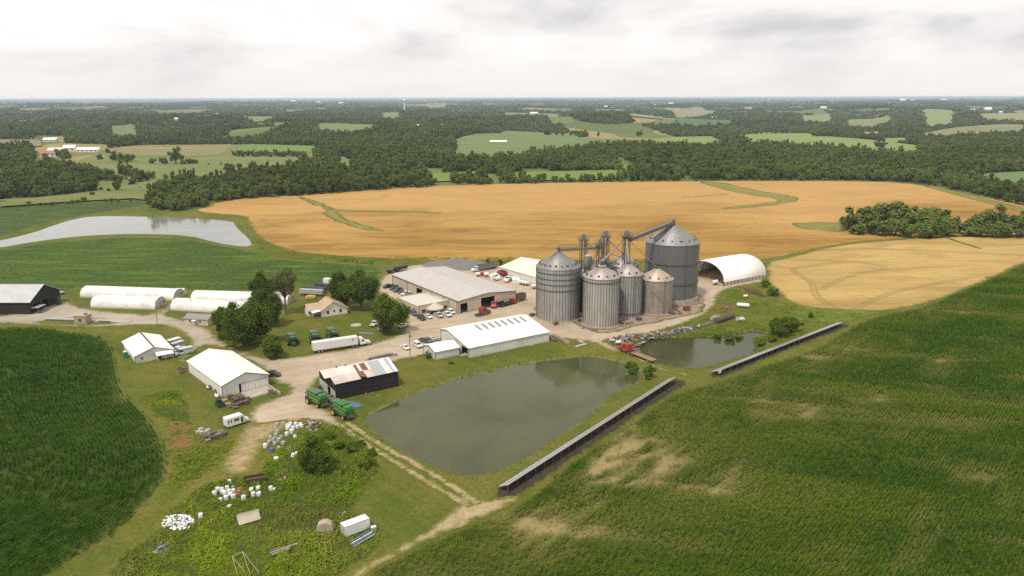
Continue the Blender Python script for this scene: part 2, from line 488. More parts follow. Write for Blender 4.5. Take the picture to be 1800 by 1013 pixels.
# ------------------------------------------------------------------ sheets of ground
def sheet(name, f, bbox, res, z, mat, kind='structure', extra=None, label=None):
    """a sheet of ground where f(X,Y) > 0, its edge cut along the zero line"""
    x0, y0, x1, y1 = bbox
    xs = np.arange(x0 - res, x1 + 2 * res, res); ys = np.arange(y0 - res, y1 + 2 * res, res)
    X, Y = np.meshgrid(xs, ys); D = f(X, Y)
    nx, ny = len(xs), len(ys)
    V = [tuple(q) for q in np.stack([X.ravel(), Y.ravel()], 1)]
    d = D.ravel(); idx = np.arange(nx * ny).reshape(ny, nx)
    a = idx[:-1, :-1].ravel(); b = idx[:-1, 1:].ravel(); c = idx[1:, 1:].ravel(); e = idx[1:, :-1].ravel()
    tri = np.concatenate([np.stack([a, b, c], 1), np.stack([a, c, e], 1)])
    ins = (d[tri] > 0).sum(1)
    full = tri[ins == 3]; part = tri[(ins > 0) & (ins < 3)]
    faces = [tuple(q) for q in full.tolist()]
    dd = d.tolist(); cut = {}
    def ev(i, j):
        k = (i, j) if i < j else (j, i)
        if k not in cut:
            i, j = k; s = dd[i] / (dd[i] - dd[j])
            V.append((V[i][0] + (V[j][0] - V[i][0]) * s, V[i][1] + (V[j][1] - V[i][1]) * s)); dd.append(0.0)
            cut[k] = len(V) - 1
        return cut[k]
    for t3 in part.tolist():
        out = []
        for q in range(3):
            i, j = t3[q], t3[(q + 1) % 3]
            if dd[i] > 0: out.append(i)
            if (dd[i] > 0) != (dd[j] > 0): out.append(ev(i, j))
        if len(out) >= 3: faces.append(tuple(out))
    V = np.array(V); dd = np.array(dd)
    used = np.zeros(len(V), bool)
    for fc in faces:
        for i in fc: used[i] = True
    re = np.cumsum(used) - 1
    V = V[used]; dd = dd[used]
    faces = [tuple(int(re[i]) for i in fc) for fc in faces]
    Z = terrain(V[:, 0], V[:, 1]) + z if not callable(z) else z(V[:, 0], V[:, 1])
    me = bpy.data.meshes.new(name)
    me.from_pydata(np.column_stack([V, Z]).tolist(), [], faces)
    at = me.attributes.new('edge', 'FLOAT', 'POINT'); at.data.foreach_set('value', dd.astype(np.float32))
    for k, fn in (extra or {}).items():
        at = me.attributes.new(k, 'FLOAT', 'POINT'); at.data.foreach_set('value', np.asarray(fn(V[:, 0], V[:, 1]), np.float32))
    me.materials.append(mat); me.update()
    o = link_mesh(name, me); o['kind'] = kind
    if label: o['label'] = label
    return o
def box_of(P, pad=3):
    P = np.asarray(P); return (P[:, 0].min() - pad, P[:, 1].min() - pad, P[:, 0].max() + pad, P[:, 1].max() + pad)
def zone(name, polys, res, z, mat, amp=0.6, ns=5.0, smooth=1, extra=None, cuts=(), pad=2, lines=()):
    W = [smooth_poly(GP(p), smooth) if smooth else GP(p) for p in polys]
    C = [smooth_poly(GP(p), 1) for p in cuts]
    L = [(smooth_line(GP([q[:2] for q in l])), w) for l, w in lines]
    def f(X, Y):
        d = np.full(np.shape(X), -1e9)
        for w in W: d = np.maximum(d, sdf(w, X, Y))
        for l, w in L: d = np.maximum(d, line_sdf(l, X, Y, w))
        for c in C: d = np.minimum(d, -sdf(c, X, Y))
        return d + amp * fbm(X, Y, ns, 2)
    pts = np.concatenate(W + [l for l, w in L])
    o = sheet(name, f, box_of(pts, pad), res, z, mat, extra=extra)
    return o, f

# base ground: one sheet to the horizon, fine near the ponds
gx = np.concatenate([-np.geomspace(232, 42000, 110)[::-1], np.arange(-230, 231, 1.75), np.geomspace(232, 42000, 110)])
gy = np.concatenate([np.arange(40, 100, 10.0), np.arange(100, 430, 1.75), np.geomspace(432, 62000, 190)])
X, Y = np.meshgrid(gx, gy)
Z = terrain(X, Y)
me = bpy.data.meshes.new('ground')
nx, ny = len(gx), len(gy)
idx = np.arange(nx * ny).reshape(ny, nx)
quads = np.stack([idx[:-1, :-1].ravel(), idx[:-1, 1:].ravel(), idx[1:, 1:].ravel(), idx[1:, :-1].ravel()], 1)
me.from_pydata(np.column_stack([X.ravel(), Y.ravel(), Z.ravel()]).tolist(), [], quads.tolist())
bank = np.zeros(X.shape)
nr = (np.abs(X) < 200) & (Y < 400)
dd_ = np.full(X.shape, -99.0); dd_[nr] = np.maximum(sdf(MAIN_POND, X[nr], Y[nr]), sdf(SMALL_POND, X[nr], Y[nr]))
bank = sstep(-2.2, -0.2, dd_)
at = me.attributes.new('bank', 'FLOAT', 'POINT'); at.data.foreach_set('value', bank.ravel().astype(np.float32))
me.materials.append(mat_ground()); me.update()
for p_ in me.polygons: p_.use_smooth = True
ground = link_mesh('ground', me); ground['kind'] = 'structure'

# water
M_water = mat_water('pond_water', (0.052, 0.056, 0.019), 0.05, 0.15)
def water(name, P, grow, z, mat):
    b = box_of(P, grow + 2)
    o = sheet(name, lambda X, Y: sdf(P, X, Y) + grow, b, 4.0, lambda x, y: np.full(x.shape, z), mat)
    return o
water('pond_water', MAIN_POND, 1.6, -0.75, M_water)
water('pond_water', SMALL_POND, 1.6, -0.75, mat_water('small_pond_water', (0.036, 0.040, 0.010), 0.07, 0.25))
water('far_pond_water', FAR_POND, 0.0, 0.06, mat_water('far_pond_water', (0.17, 0.175, 0.155), 0.06, 0.06))

# ---- fields
CORN_R_PX = [(620,1060),(653,1003),(700,980),(763,953),(828,924),(880,905),(918,885),(963,853),(1012,808),(1036,790),(1048,785),(1101,757),(1139,723),(1172,701),(1205,688),(1242,679),(1300,662),(1344,645),(1417,620),(1470,595),(1500,576),(1540,560),(1620,543),(1700,511),(1760,485),(1800,465),(1900,420),(2300,420),(2500,1060)]
CORN_L_PX = [(-500,585),(0,579),(40,577),(75,579),(120,586),(160,590),(185,597),(198,615),(203,640),(207,665),(216,690),(240,716),(265,742),(282,768),(291,800),(292,828),(284,853),(262,885),(225,922),(175,958),(120,990),(60,1030),(0,1070),(-500,1070)]
SOY_M_PX = [(-160,470),(0,440),(60,431),(150,421),(250,417),(330,421),(380,431),(440,440),(458,452),(520,459),(600,463),(668,470),(680,477),(662,488),(610,497),(560,505),(480,509),(400,512),(330,510),(240,504),(140,503),(112,514),(94,512),(92,503),(0,500),(-160,500)]
SOY_T_PX = [(-200,361),(0,362),(120,358),(235,352),(258,355),(256,361),(220,367),(150,378),(95,389),(60,398),(0,416),(-80,432),(-200,440)]
WHEAT_PX = [(340,373),(360,362),(385,355),(430,348),(480,346),(600,338),(700,331),(800,325),(1000,321),(1200,318.5),(1400,318),(1540,319),(1600,323),(1640,329),(1700,341),(1760,353),(1830,368),(1900,400),(1850,415),(1690,413),(1580,419),(1500,427),(1430,438),(1390,448),(1347,457),(1300,462),(1220,460),(1050,458),(900,459),(760,459),(690,456),(640,453),(560,448),(510,441),(468,427),(447,410),(436,390),(432,380),(400,377)]
WHEAT_R_PX = [(1343,462),(1392,451),(1432,440),(1470,432),(1520,426),(1580,421),(1690,415),(1850,418),(1900,424),(1850,448),(1800,463),(1740,490),(1700,508),(1655,525),(1620,536),(1560,548),(1520,546),(1470,545),(1420,542),(1385,530),(1362,510),(1346,493),(1350,478)]
corn_r = smooth_poly(GP(CORN_R_PX), 1)
corn_l = smooth_poly(GP(CORN_L_PX), 1)

# stressed and bare places of the right field, as surveyed ellipses
BARE = [((1062,818),(1125,785),15,1.1),((1120,800),(1200,745),20,0.5),((1030,858),(1080,828),9,0.9),((985,905),(1040,870),14,0.6),((900,935),(980,900),13,0.65),((760,975),(860,930),11,0.5),
        ((1420,640),(1500,612),9,0.8),((1290,695),(1340,668),9,0.7),((1330,745),(1345,700),8,0.5),((1380,705),(1440,690),8,0.45),((1705,843),(1722,838),4.5,1.1),
        ((965,990),(1000,975),4,1.0),((1455,990),(1480,980),4,0.8),((1500,705),(1540,700),5,0.7),((1640,660),(1655,640),5,0.6),((1600,560),(1700,530),8,0.35),
        ((1180,870),(1300,830),12,0.35),((1270,790),(1300,840),9,0.35),((1560,770),(1590,760),4,0.4),((1240,700),(1330,672),12,0.4),((1350,745),(1420,735),7,0.4),((1340,880),(1420,860),6,0.3)]
_bw = [(G(*a), G(*b), r, s) for a, b, r, s in BARE]
def bare_r(X, Y):
    v = np.zeros(np.shape(X))
    for a, b, r, s in _bw:
        d = r - line_sdf([a, b], X, Y, r) if False else -line_sdf([a, b], X, Y, 0.0)
        v = np.maximum(v, s * (0.85 if r > 11 else 0.62) * np.exp(-(np.maximum(d, 0) / (r * 1.25)) ** 1.6 * 1.5))
    e = sdf(corn_r, X, Y)
    ROW = math.radians(49)
    u = X * math.cos(ROW) + Y * math.sin(ROW); w = -X * math.sin(ROW) + Y * math.cos(ROW)
    n = fbm(u * 0.35, w, 7, 21) * 0.75 + fbm(X, Y, 26, 22) * 0.5 + vnoise(u * 0.12, w, 1.6, 31) * 0.28
    c2, s2 = math.cos(math.radians(-14)), math.sin(math.radians(-14))
    q = fbm((X * c2 + Y * s2) * 0.22, -X * s2 + Y * c2, 8, 71)
    v = v * (0.80 + n * 0.5 + vnoise(u * 0.25, w, 1.5, 77) * 0.55 + fbm(X, Y, 3.5, 79) * 0.5) + 0.34 * sstep(0.2, 0.75, n) * (0.35 + 0.65 * sstep(70, 10, e)) + 0.46 * sstep(0.05, 0.7, q)
    return np.clip(v, 0, 1.2)
def bare_l(X, Y):
    e = sdf(corn_l, X, Y)
    return np.clip(0.36 * sstep(7, 0, e) + 0.30 * sstep(0.3, 0.8, fbm(X, Y, 22, 40)) + 0.12 * vnoise(X, Y, 3, 41), 0, 1)
M_soil = mat_soil()
sheet('corn_field', lambda X, Y: sdf(corn_r, X, Y) + 0.5 * fbm(X, Y, 4, 2), (-40, 118, 420, 520), 2.0, 0.03, M_soil, extra={'bare': bare_r})
sheet('corn_field', lambda X, Y: sdf(corn_l, X, Y) + 0.4 * fbm(X, Y, 4, 2), (-330, 118, -80, 300), 2.0, 0.03, M_soil, extra={'bare': bare_l})
M_soy = mat_crop_far('soybean_rows', (0.048, 0.090, 0.009), (0.075, 0.125, 0.013))
soy_m = smooth_poly(GP(SOY_M_PX), 1); soy_t = smooth_poly(GP(SOY_T_PX), 1)
zone('bean_field', [SOY_M_PX], 3.0, 0.03, M_soy)
zone('bean_field', [SOY_T_PX], 5.0, 0.03, mat_crop_far('clover', (0.055, 0.088, 0.016), (0.072, 0.108, 0.020)))
# tramlines of the wheat
TRK = []
def tram(pts, w=0.55, gap=1.0):
    P = smooth_line(GP(pts), 3)
    T = np.gradient(P, axis=0); T /= np.linalg.norm(T, axis=1)[:, None] + 1e-9
    N = np.column_stack([-T[:, 1], T[:, 0]])
    TRK.append((P + N * gap, w)); TRK.append((P - N * gap, w))
for pts in [[(1560,470),(1500,458),(1420,468),(1390,472),(1400,482),(1430,498),(1430,515),(1445,530),(1470,542)],
            [(1343,462),(1360,468),(1400,474)],[(1340,430),(1320,438),(1310,446),(1312,455)],[(1200,455),(1240,450),(1270,444)],
            [(1430,440),(1560,437),(1800,449)],[(1500,545),(1560,515),(1640,500),(1700,490)],[(1440,510),(1500,480),(1600,470),(1700,468)],
            [(1360,505),(1372,520),(1390,535)],[(945,437),(955,433),(975,437)],[(835,350),(860,352),(900,354)],[(460,385),(472,395),(500,400)],
            [(1040,378),(1060,380)],[(700,425),(740,430)],[(1290,400),(1330,392)]]:
    tram(pts, 0.5)
def track(X, Y):
    d = np.full(np.shape(X), -9.0)
    for P, w in TRK:
        b = box_of(P, 4); m = (X > b[0]) & (X < b[2]) & (Y > b[1]) & (Y < b[3])
        if m.any(): d[m] = np.maximum(d[m], line_sdf(P[::3] if len(P) > 30 else P, X[m], Y[m], w))
    return sstep(-0.5, 0.2, d)
M_wheat = mat_wheat('ripe_wheat', (0.315, 0.172, 0.036), (0.40, 0.235, 0.058), (0.17, 0.092, 0.020))
M_wheat2 = mat_wheat('paler_wheat', (0.38, 0.25, 0.082), (0.47, 0.325, 0.120), (0.26, 0.17, 0.052))
zone('wheat_field', [WHEAT_PX], 2.6, 0.04, M_wheat, amp=1.2, ns=12, extra={'track': track})
zone('wheat_field', [WHEAT_R_PX], 0.9, 0.04, M_wheat2, amp=0.8, ns=8, extra={'track': track})
# grassed waterways that run through the wheat
M_ww = mat_dirt('waterway_grass', (0.17, 0.165, 0.045), (0.24, 0.20, 0.065), 4.0, 0.05, 0.7)
zone('grass_waterway', [[(1222,319.5),(1262,319.5),(1300,328),(1350,338),(1400,346),(1407,353),(1370,360),(1330,364),(1275,368),(1262,366),(1320,360),(1362,355),(1366,350),(1330,345),(1285,337)],
     [(522,345),(545,350),(580,362),(597,378),(625,393),(660,401),(680,407),(650,406),(610,397),(570,380),(572,367),(540,356)], [(575,366),(620,370),(700,371),(772,373),(772,376),(700,374),(620,373),(580,372)],
     [(1388,393),(1440,391),(1485,392),(1492,408),(1450,406),(1410,402)]], 2.5, 0.08, M_ww, amp=3.2, ns=9)
zone('grass_strip', [], 3.0, 0.09, M_ww, amp=1.0, ns=9, lines=[([(1330,463),(1350,459),(1392,450),(1432,439),(1470,431),(1520,424.5),(1600,419),(1690,413.5),(1780,414)], 1.9),
     ([(1640,329),(1700,345),(1760,360),(1800,371)], 7.0), ([(1660,416),(1680,424),(1722,437)], 1.6), ([(1200,347),(1280,342)], 1.2), ([(925,377),(945,378)], 1.6)])
M_bank = mat_dirt('pond_bank_grass', (0.09, 0.135, 0.02), (0.13, 0.16, 0.03), 1.5, 0.08, 0.4)
zone('green_swale', [[(1360,540),(1400,540),(1450,546),(1500,545),(1560,549),(1510,560),(1470,572),(1400,562),(1370,555)]], 1.5, 0.05, M_bank, amp=2, ns=7)

# ---- roads, yard and bare ground
M_gravel = mat_gravel()
ROAD = [(-120,558),(0,556),(30,551),(60,547),(66,540),(92,536),(108,529),(122,530),(135,538),(165,545),(220,550),(265,553),(285,545),(303,530),(316,527),(312,535),(300,546),(290,554),(325,562),(350,570),(372,580),
        (385,595),(405,608),(440,622),(470,631),(520,628),(560,621),(620,613),(655,603),(700,589),(712,580),(715,562),(705,540),(672,524),(660,508),(668,490),(690,474),(735,464),(800,462),(850,462),(885,468),
        (945,478),(1000,500),(1130,505),(1215,480),(1222,470),(1280,480),(1345,489),(1340,497),(1300,503),(1275,510),(1262,520),(1262,534),(1240,553),(1200,571),(1150,585),(1095,594),(1062,599),(1072,606),(1085,612),(1095,620),(1080,619),(1060,611),(1040,602),(1000,597),
        (965,590),(960,604),(880,618),(824,630),(780,622),(752,622),(735,628),(700,634),(640,650),(575,662),(556,668),(552,684),(550,700),(562,712),(585,728),(612,748),(600,756),(580,748),(545,738),(500,742),(462,752),(440,748),(432,735),(445,712),(480,700),
        (505,692),(510,680),(480,672),(470,655),(420,626),(390,612),(362,606),(345,612),(330,632),(318,640),(312,625),(336,606),(330,594),(305,577),(280,571),(215,573),(165,576),(110,574),(60,572),(0,568),(-120,570)]
zone('gravel_yard', [ROAD], 1.2, 0.05, M_gravel, amp=0.5, ns=4, cuts=[[(62,567),(100,561),(140,560),(180,562),(206,567),(180,571),(120,571),(80,570)]])
zone('dirt_patch', [[(432,742),(460,745),(500,738),(556,736),(520,748),(480,765),(462,790),(452,815),(440,832),(408,836),(378,826),(395,800),(415,775)]], 1.0, 0.055, mat_dirt('dry_mud', (0.26, 0.19, 0.10), (0.40, 0.30, 0.17), 4.0, 0.35, 0.85), amp=1.0, ns=4)
M_track = mat_dirt('wheel_track', (0.26, 0.20, 0.11), (0.37, 0.29, 0.165), 0.9, 0.4, 0.6)
zone('farm_track', [], 0.6, 0.06, M_track, amp=0.2, ns=2.5, lines=[
    ([(598,748),(625,770),(660,792),(710,822),(760,852),(800,876),(825,888)], 1.0), ([(612,744),(640,764),(680,788),(725,812),(775,842),(815,868),(838,884)], 1.0)])
M_dirt = mat_dirt('rutted_dirt', (0.29, 0.22, 0.12), (0.40, 0.315, 0.19), 2.2, 0.35, 0.5)
zone('dirt_track', [[(575,1030),(620,1003),(660,985),(700,962),(750,930),(780,905),(805,890),(830,880),(870,876),(922,868),(915,880),(880,896),(840,915),(800,930),(763,950),(700,975),(655,1000),(620,1030)]], 0.8, 0.058, M_dirt, amp=0.9, ns=3)
zone('dirt_track', [], 0.8, 0.058, M_dirt, amp=0.8, ns=2.5, lines=[([(1118,628),(1140,640),(1165,650),(1190,657)], 0.8), ([(1195,656),(1215,663)], 0.7), ([(1262,522),(1330,535),(1400,548)], 0.9),
      ([(262,553),(280,546),(300,534)], 1.2), ([(486,570),(520,562),(540,558)], 0.35), ([(690,690),(640,700),(705,640)], 0.2)])
zone('brown_weeds', [[(288,745),(310,738),(345,748),(345,780),(320,805),(298,800),(290,780)]], 1.2, 0.05, mat_dirt('dead_weeds', (0.16, 0.085, 0.035), (0.21, 0.12, 0.05), 3.0, 0.5, 0.5), amp=1.5, ns=4)
M_conc = mat_dirt('concrete_apron', (0.42, 0.36, 0.27), (0.50, 0.44, 0.34), 0.15, 0.5, 0.0)
zone('silo_apron', [[(935,548),(1000,560),(1015,572),(1060,590),(1110,575),(1150,568),(1190,560),(1240,548),(1240,530),(1100,520),(950,530)]], 1.2, 0.06, mat_dirt('oily_gravel', (0.20, 0.14, 0.10), (0.36, 0.285, 0.21), 2.5, 0.22, 0.0), amp=1.5, ns=4, smooth=1)
zone('painted_shade_strip', [], 0.9, 0.055, mat_dirt('shade_painted_mulch', (0.035, 0.026, 0.018), (0.075, 0.055, 0.04), 0.8, 0.5, 0.2), amp=0.35, ns=3, lines=[([(890,868),(1000,795),(1100,729),(1190,673)], 3.0)])  # bare mulch, with the shade under the panels painted into its colour
zone('painted_shade_strip', [], 0.9, 0.055, bpy.data.materials['shade_painted_mulch'], amp=0.35, ns=3, lines=[([(1260,661),(1370,614),(1484,572)], 2.3)])  # same painted shade on the bare ground below the second row

M_wg = mat_dirt('weedy_ground', (0.030, 0.048, 0.008), (0.085, 0.10, 0.018), 2.0, 0.25, 0.25)
zone('weed_ground', [[(150,1030),(215,975),(275,930),(300,895),(330,870),(372,845),(410,838),(450,835),(470,800),(490,772),(530,758),(575,748),(605,752),(640,775),(666,802),(668,825),(640,862),(622,888),(622,905),(650,925),(690,935),(660,975),(600,1010),(560,1030)],
  [(240,700),(275,688),(315,682),(328,690),(332,712),(345,745),(330,752),(300,745),(262,728)]], 1.2, 0.045, M_wg, amp=1.5, ns=5)
# ------------------------------------------------------------------ fields beyond the wheat
FAR = [ # outline, colours, spots
 ([(0,366),(0,352),(60,350),(170,338),(175,322),(166,305),(150,295),(140,283),(165,272),(190,262),(250,257),(405,250),(440,249),(550,253),(550,285),(525,303),(450,308),(400,322),(330,325),(275,338),(266,350),(262,357),(235,351),(120,357)], (0.125,0.150,0.045), (0.185,0.195,0.072), None),
 ([(168,263),(250,253),(405,249),(402,262),(385,274),(330,277),(250,275),(200,268)], (0.17,0.17,0.06), (0.24,0.20,0.10), (0.38,0.30,0.18)),
 ([(412,262),(425,252),(445,250),(560,253),(556,266),(500,266),(420,272)], (0.11,0.19,0.045), (0.15,0.22,0.06), None),
 ([(795,268),(812,256),(802,245),(838,237),(880,233),(890,226),(1010,225),(1018,240),(1085,243),(1030,250),(980,254),(900,267),(830,267)], (0.115,0.165,0.055), (0.16,0.19,0.075), (0.22,0.19,0.10)),
 ([(800,268),(830,262),(900,256),(990,250),(1085,244),(1030,251),(980,255),(900,268),(830,268)], (0.09,0.17,0.05), (0.11,0.19,0.055), None),
 ([(1142,236),(1180,231),(1250,230),(1268,243),(1245,250),(1200,246)], (0.16,0.22,0.06), (0.19,0.24,0.07), None),
 ([(1300,224),(1340,220),(1420,222),(1430,233),(1500,241),(1622,258),(1585,263),(1500,255),(1400,247),(1330,240),(1305,232)], (0.17,0.22,0.065), (0.21,0.24,0.08), (0.26,0.24,0.11)),
 ([(745,309),(790,305),(840,303),(850,309),(800,316),(760,318)], (0.13,0.20,0.04), (0.16,0.22,0.05), None),
 ([(905,304),(960,303),(1100,300),(1105,310),(1000,316),(905,314)], (0.13,0.20,0.04), (0.15,0.21,0.05), None),
 ([(1090,291),(1150,290),(1215,291),(1212,296),(1100,297)], (0.13,0.20,0.05), (0.15,0.21,0.05), None),
 ([(1725,307),(1800,303),(1900,303),(1900,322),(1800,318),(1730,312)], (0.11,0.18,0.06), (0.14,0.2,0.07), None),
 ([(556,225),(600,221),(668,222),(640,228),(580,230)], (0.13,0.18,0.07), (0.16,0.2,0.08), None),
 ([(196,223),(240,222),(232,231),(200,232)], (0.13,0.16,0.07), (0.17,0.18,0.08), None),
 ([(-80,240),(66,240),(74,246),(0,250),(-80,250)], (0.2,0.17,0.1), (0.22,0.19,0.11), None),
 ([(600,275),(615,282),(612,290),(596,290)], (0.12,0.19,0.05), (0.15,0.2,0.06), None),
 ([(670,201),(700,200),(705,208),(680,209)], (0.15,0.19,0.08), (0.17,0.2,0.09), None),
 ([(885,200),(960,199),(1000,201),(900,204)], (0.15,0.2,0.08), (0.18,0.2,0.09), None),
 ([(1080,202),(1110,200),(1168,201),(1165,208),(1095,206)], (0.16,0.2,0.08), (0.30,0.24,0.12), None),
 ([(1180,193),(1230,190),(1260,195),(1190,199)], (0.2,0.2,0.1), (0.26,0.22,0.12), None),
 ([(1185,208),(1290,206),(1280,211),(1200,212)], (0.08,0.13,0.05), (0.1,0.15,0.06), None),
 ([(1410,198),(1465,197),(1455,204),(1415,203)], (0.18,0.22,0.09), (0.2,0.23,0.09), None),
 ([(1490,205),(1570,201),(1540,209),(1500,212)], (0.17,0.19,0.08), (0.22,0.21,0.1), None),
 ([(1625,196),(1672,195),(1675,208),(1632,211)], (0.19,0.23,0.09), (0.2,0.23,0.09), None),
 ([(1520,222),(1545,221),(1545,228),(1520,228)], (0.34,0.24,0.13), (0.36,0.26,0.14), None),
 ([(1625,225),(1680,217),(1800,215),(1800,222),(1700,224),(1630,230)], (0.16,0.18,0.08), (0.22,0.2,0.1), (0.34,0.25,0.14)),
 ([(1720,198),(1800,196),(1850,205),(1760,206)], (0.2,0.22,0.09), (0.26,0.23,0.11), None),
 ([(1555,236),(1590,234),(1595,239),(1560,240)], (0.18,0.22,0.07), (0.2,0.23,0.08), None),
 ([(330,208),(360,206),(380,209),(350,212)], (0.15,0.18,0.08), (0.18,0.2,0.09), None),
 ([(430,210),(480,208),(478,212),(440,213)], (0.15,0.18,0.08), (0.18,0.2,0.09), None),
 ([(750,184),(785,183),(783,189),(752,189)], (0.18,0.2,0.1), (0.2,0.22,0.1), None),
]
FIELD_W = []
for i, (pp, c0, c1, sp) in enumerate(FAR):
    W = GP(pp); dist = W[:, 1].mean()
    FIELD_W.append(W)
    WW = [W * k for k in ((1,) if i < 3 else (1, 0.975) if i in (7, 8, 9) else (1, 0.95, 0.9, 0.86))]
    FIELD_W += WW[1:]
    res = max(4.0, (W[:, 0].max() - W[:, 0].min()) / 60, dist / 260)
    m = mat_field('hay_meadow' if i else 'pasture', c0, c1, 0.02 if dist < 2500 else 0.006, (0.35, 1, 1), sp)
    z = 0.05 + (0.02 * i if i < 3 else 0) + (0 if dist < 850 else 0.5 + dist * 0.0008) + (0.12 if i == 4 else 0)
    sheet('pasture' if i == 0 else 'far_field', lambda X, Y, WW=WW: np.max([sdf(w, X, Y) for w in WW], axis=0), box_of(np.concatenate(WW), 1), res, z, m)

# ------------------------------------------------------------------ foliage and instancing
def mat_leaf(name, c0, c1, c2, trans=0.12):
    t = NT(name); r = t.rand(); p = t.obj()
    n = t.noise(p, 0.9, 3, 0.6)
    col = t.mix(r, c0, c1)
    col = t.mix(t.rng(n, 0.38, 0.68, 0, 0.7), col, c2)
    w = t.noise(t.pos(), 0.006, 4, 0.6)
    col = t.mix(t.rng(w, 0.42, 0.62, 0.0, 0.45), col, tuple(q * 1.5 for q in c1))
    d = t.n('ShaderNodeBsdfDiffuse'); t.l(col, d.inputs['Color']); d.inputs['Roughness'].default_value = 0.5
    tr = t.n('ShaderNodeBsdfTranslucent'); t.l(t.mix(0.5, col, (0.10, 0.14, 0.012)), tr.inputs['Color'])
    ms = t.n('ShaderNodeMixShader'); ms.inputs[0].default_value = trans
    t.l(d.outputs[0], ms.inputs[1]); t.l(tr.outputs[0], ms.inputs[2]); t.l(ms.outputs[0], t.out.inputs['Surface'])
    return t.m
M_leaf = mat_leaf('broadleaf', (0.040, 0.066, 0.014), (0.140, 0.175, 0.042), (0.150, 0.180, 0.040))
M_leaf_near = mat_leaf('broadleaf_near', (0.060, 0.100, 0.011), (0.068, 0.110, 0.012), (0.145, 0.175, 0.022))
M_leaf_dark = mat_leaf('dark_leaf', (0.052, 0.085, 0.011), (0.062, 0.095, 0.012), (0.11, 0.135, 0.018))
M_leaf_thin = mat_leaf('thin_leaf', (0.075, 0.075, 0.030), (0.085, 0.082, 0.032), (0.11, 0.10, 0.04))
M_leaf_lime = mat_leaf('lime_leaf', (0.075, 0.125, 0.014), (0.09, 0.14, 0.016), (0.14, 0.19, 0.025))
M_bark = paint('bark', (0.12, 0.095, 0.07), 0.9, dirt=0.5, scale=1.2)
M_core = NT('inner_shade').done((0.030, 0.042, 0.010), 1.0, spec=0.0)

def leaf_cards(P, N, size, rs, quad=True):
    """one bent leaf-clump face at every point P, leaning to N"""
    n = len(P)
    N = N + rs.normal(0, 0.34, (n, 3)); N /= np.linalg.norm(N, axis=1)[:, None] + 1e-9
    R = rs.normal(0, 1, (n, 3)); U = np.cross(N, R); U /= np.linalg.norm(U, axis=1)[:, None] + 1e-9
    W = np.cross(N, U)
    s = (size * rs.uniform(0.6, 1.35, n))[:, None]
    a = P - U * s * 0.5; b = P + W * s * rs.uniform(0.3, 0.5, (n, 1)) ; c = P + U * s * 0.55; d = P - W * s * rs.uniform(0.3, 0.5, (n, 1)) - N * s * 0.12
    V = np.stack([a, b, c, d], 1).reshape(-1, 3)
    Fc = np.arange(n * 4).reshape(n, 4)
    return V, Fc
def crown_points(h, w, rs, n, lobes=14, base=0.28, flat=0.75):
    """points on the outer skin of a bunch of lobes inside an ovoid crown"""
    L = []
    cz = h * (base + 1) / 2; hz = h * (1 - base) / 2; rw = w / 2
    for i in range(lobes):
        for _ in range(40):
            q = rs.uniform(-1, 1, 3)
            if 0.12 < (q ** 2).sum() < 0.95: break
        r = rs.uniform(0.20, 0.44) * (1 - 0.25 * abs(q[2]))
        L.append((q * (1 - r * 0.62) * (1.0 + 0.12 * rs.randn()), r))
    L.append((np.array([rs.uniform(-.12, .12), rs.uniform(-.12, .12), 0.0]), 0.52))
    C = np.array([l[0] for l in L]); Rr = np.array([l[1] for l in L])
    wgt = Rr ** 2 / (Rr ** 2).sum()
    k = rs.choice(len(L), n * 3, p=wgt)
    D = rs.normal(0, 1, (n * 3, 3)); D /= np.linalg.norm(D, axis=1)[:, None]
    P = C[k] + D * (Rr[k] * rs.uniform(0.80, 1.13, n * 3))[:, None]
    d = np.linalg.norm(P[:, None, :] - C[None], axis=2) - Rr[None] * 0.86
    d[np.arange(n * 3), k] = 1
    keep = (d.min(1) > 0) & (P[:, 2] > -0.98)
    P = P[keep][:n]; D = D[keep][:n]
    S = np.array([rw, rw, hz])
    return P * S + np.array([0, 0, cz]), D, [(c * S + np.array([0, 0, cz]), r * S * 0.80) for c, r in zip(C, Rr)]
def tree_meshes(h, w, seed, n=650, leaf=0.9, lobes=14, base=0.28, mats=None, core=True, limbs=4):
    rs = np.random.RandomState(seed)
    P, N, L = crown_points(h, w, rs, n, lobes, base)
    N = N + np.array([0, 0, 0.25])
    V, Fc = leaf_cards(P, N, leaf, rs)
    me = bpy.data.meshes.new('crown')
    mb = MB()
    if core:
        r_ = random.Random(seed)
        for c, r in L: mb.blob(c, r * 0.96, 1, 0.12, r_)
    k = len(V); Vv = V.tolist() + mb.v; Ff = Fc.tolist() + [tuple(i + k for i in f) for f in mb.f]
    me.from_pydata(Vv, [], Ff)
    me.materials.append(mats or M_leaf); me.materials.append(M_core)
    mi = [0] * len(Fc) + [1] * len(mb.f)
    me.polygons.foreach_set('material_index', mi); me.update()
    tb = MB(); rt = max(0.16, w * 0.028)
    top = h * (base + 0.25)
    tb.cyl((0, 0, -0.3), (0, 0, top), rt * 1.25, rt * 0.7, 7)
    r_ = random.Random(seed + 5)
    for i in range(limbs):
        a = 2 * math.pi * (i + r_.random() * 0.6) / limbs; rr = w * r_.uniform(0.2, 0.34)
        tb.cyl((0, 0, h * base * r_.uniform(0.75, 1.05)), (rr * math.cos(a), rr * math.sin(a), h * r_.uniform(0.5, 0.75)), rt * 0.55, rt * 0.15, 5, False)
    return me, tb.mesh('trunk', M_bark)
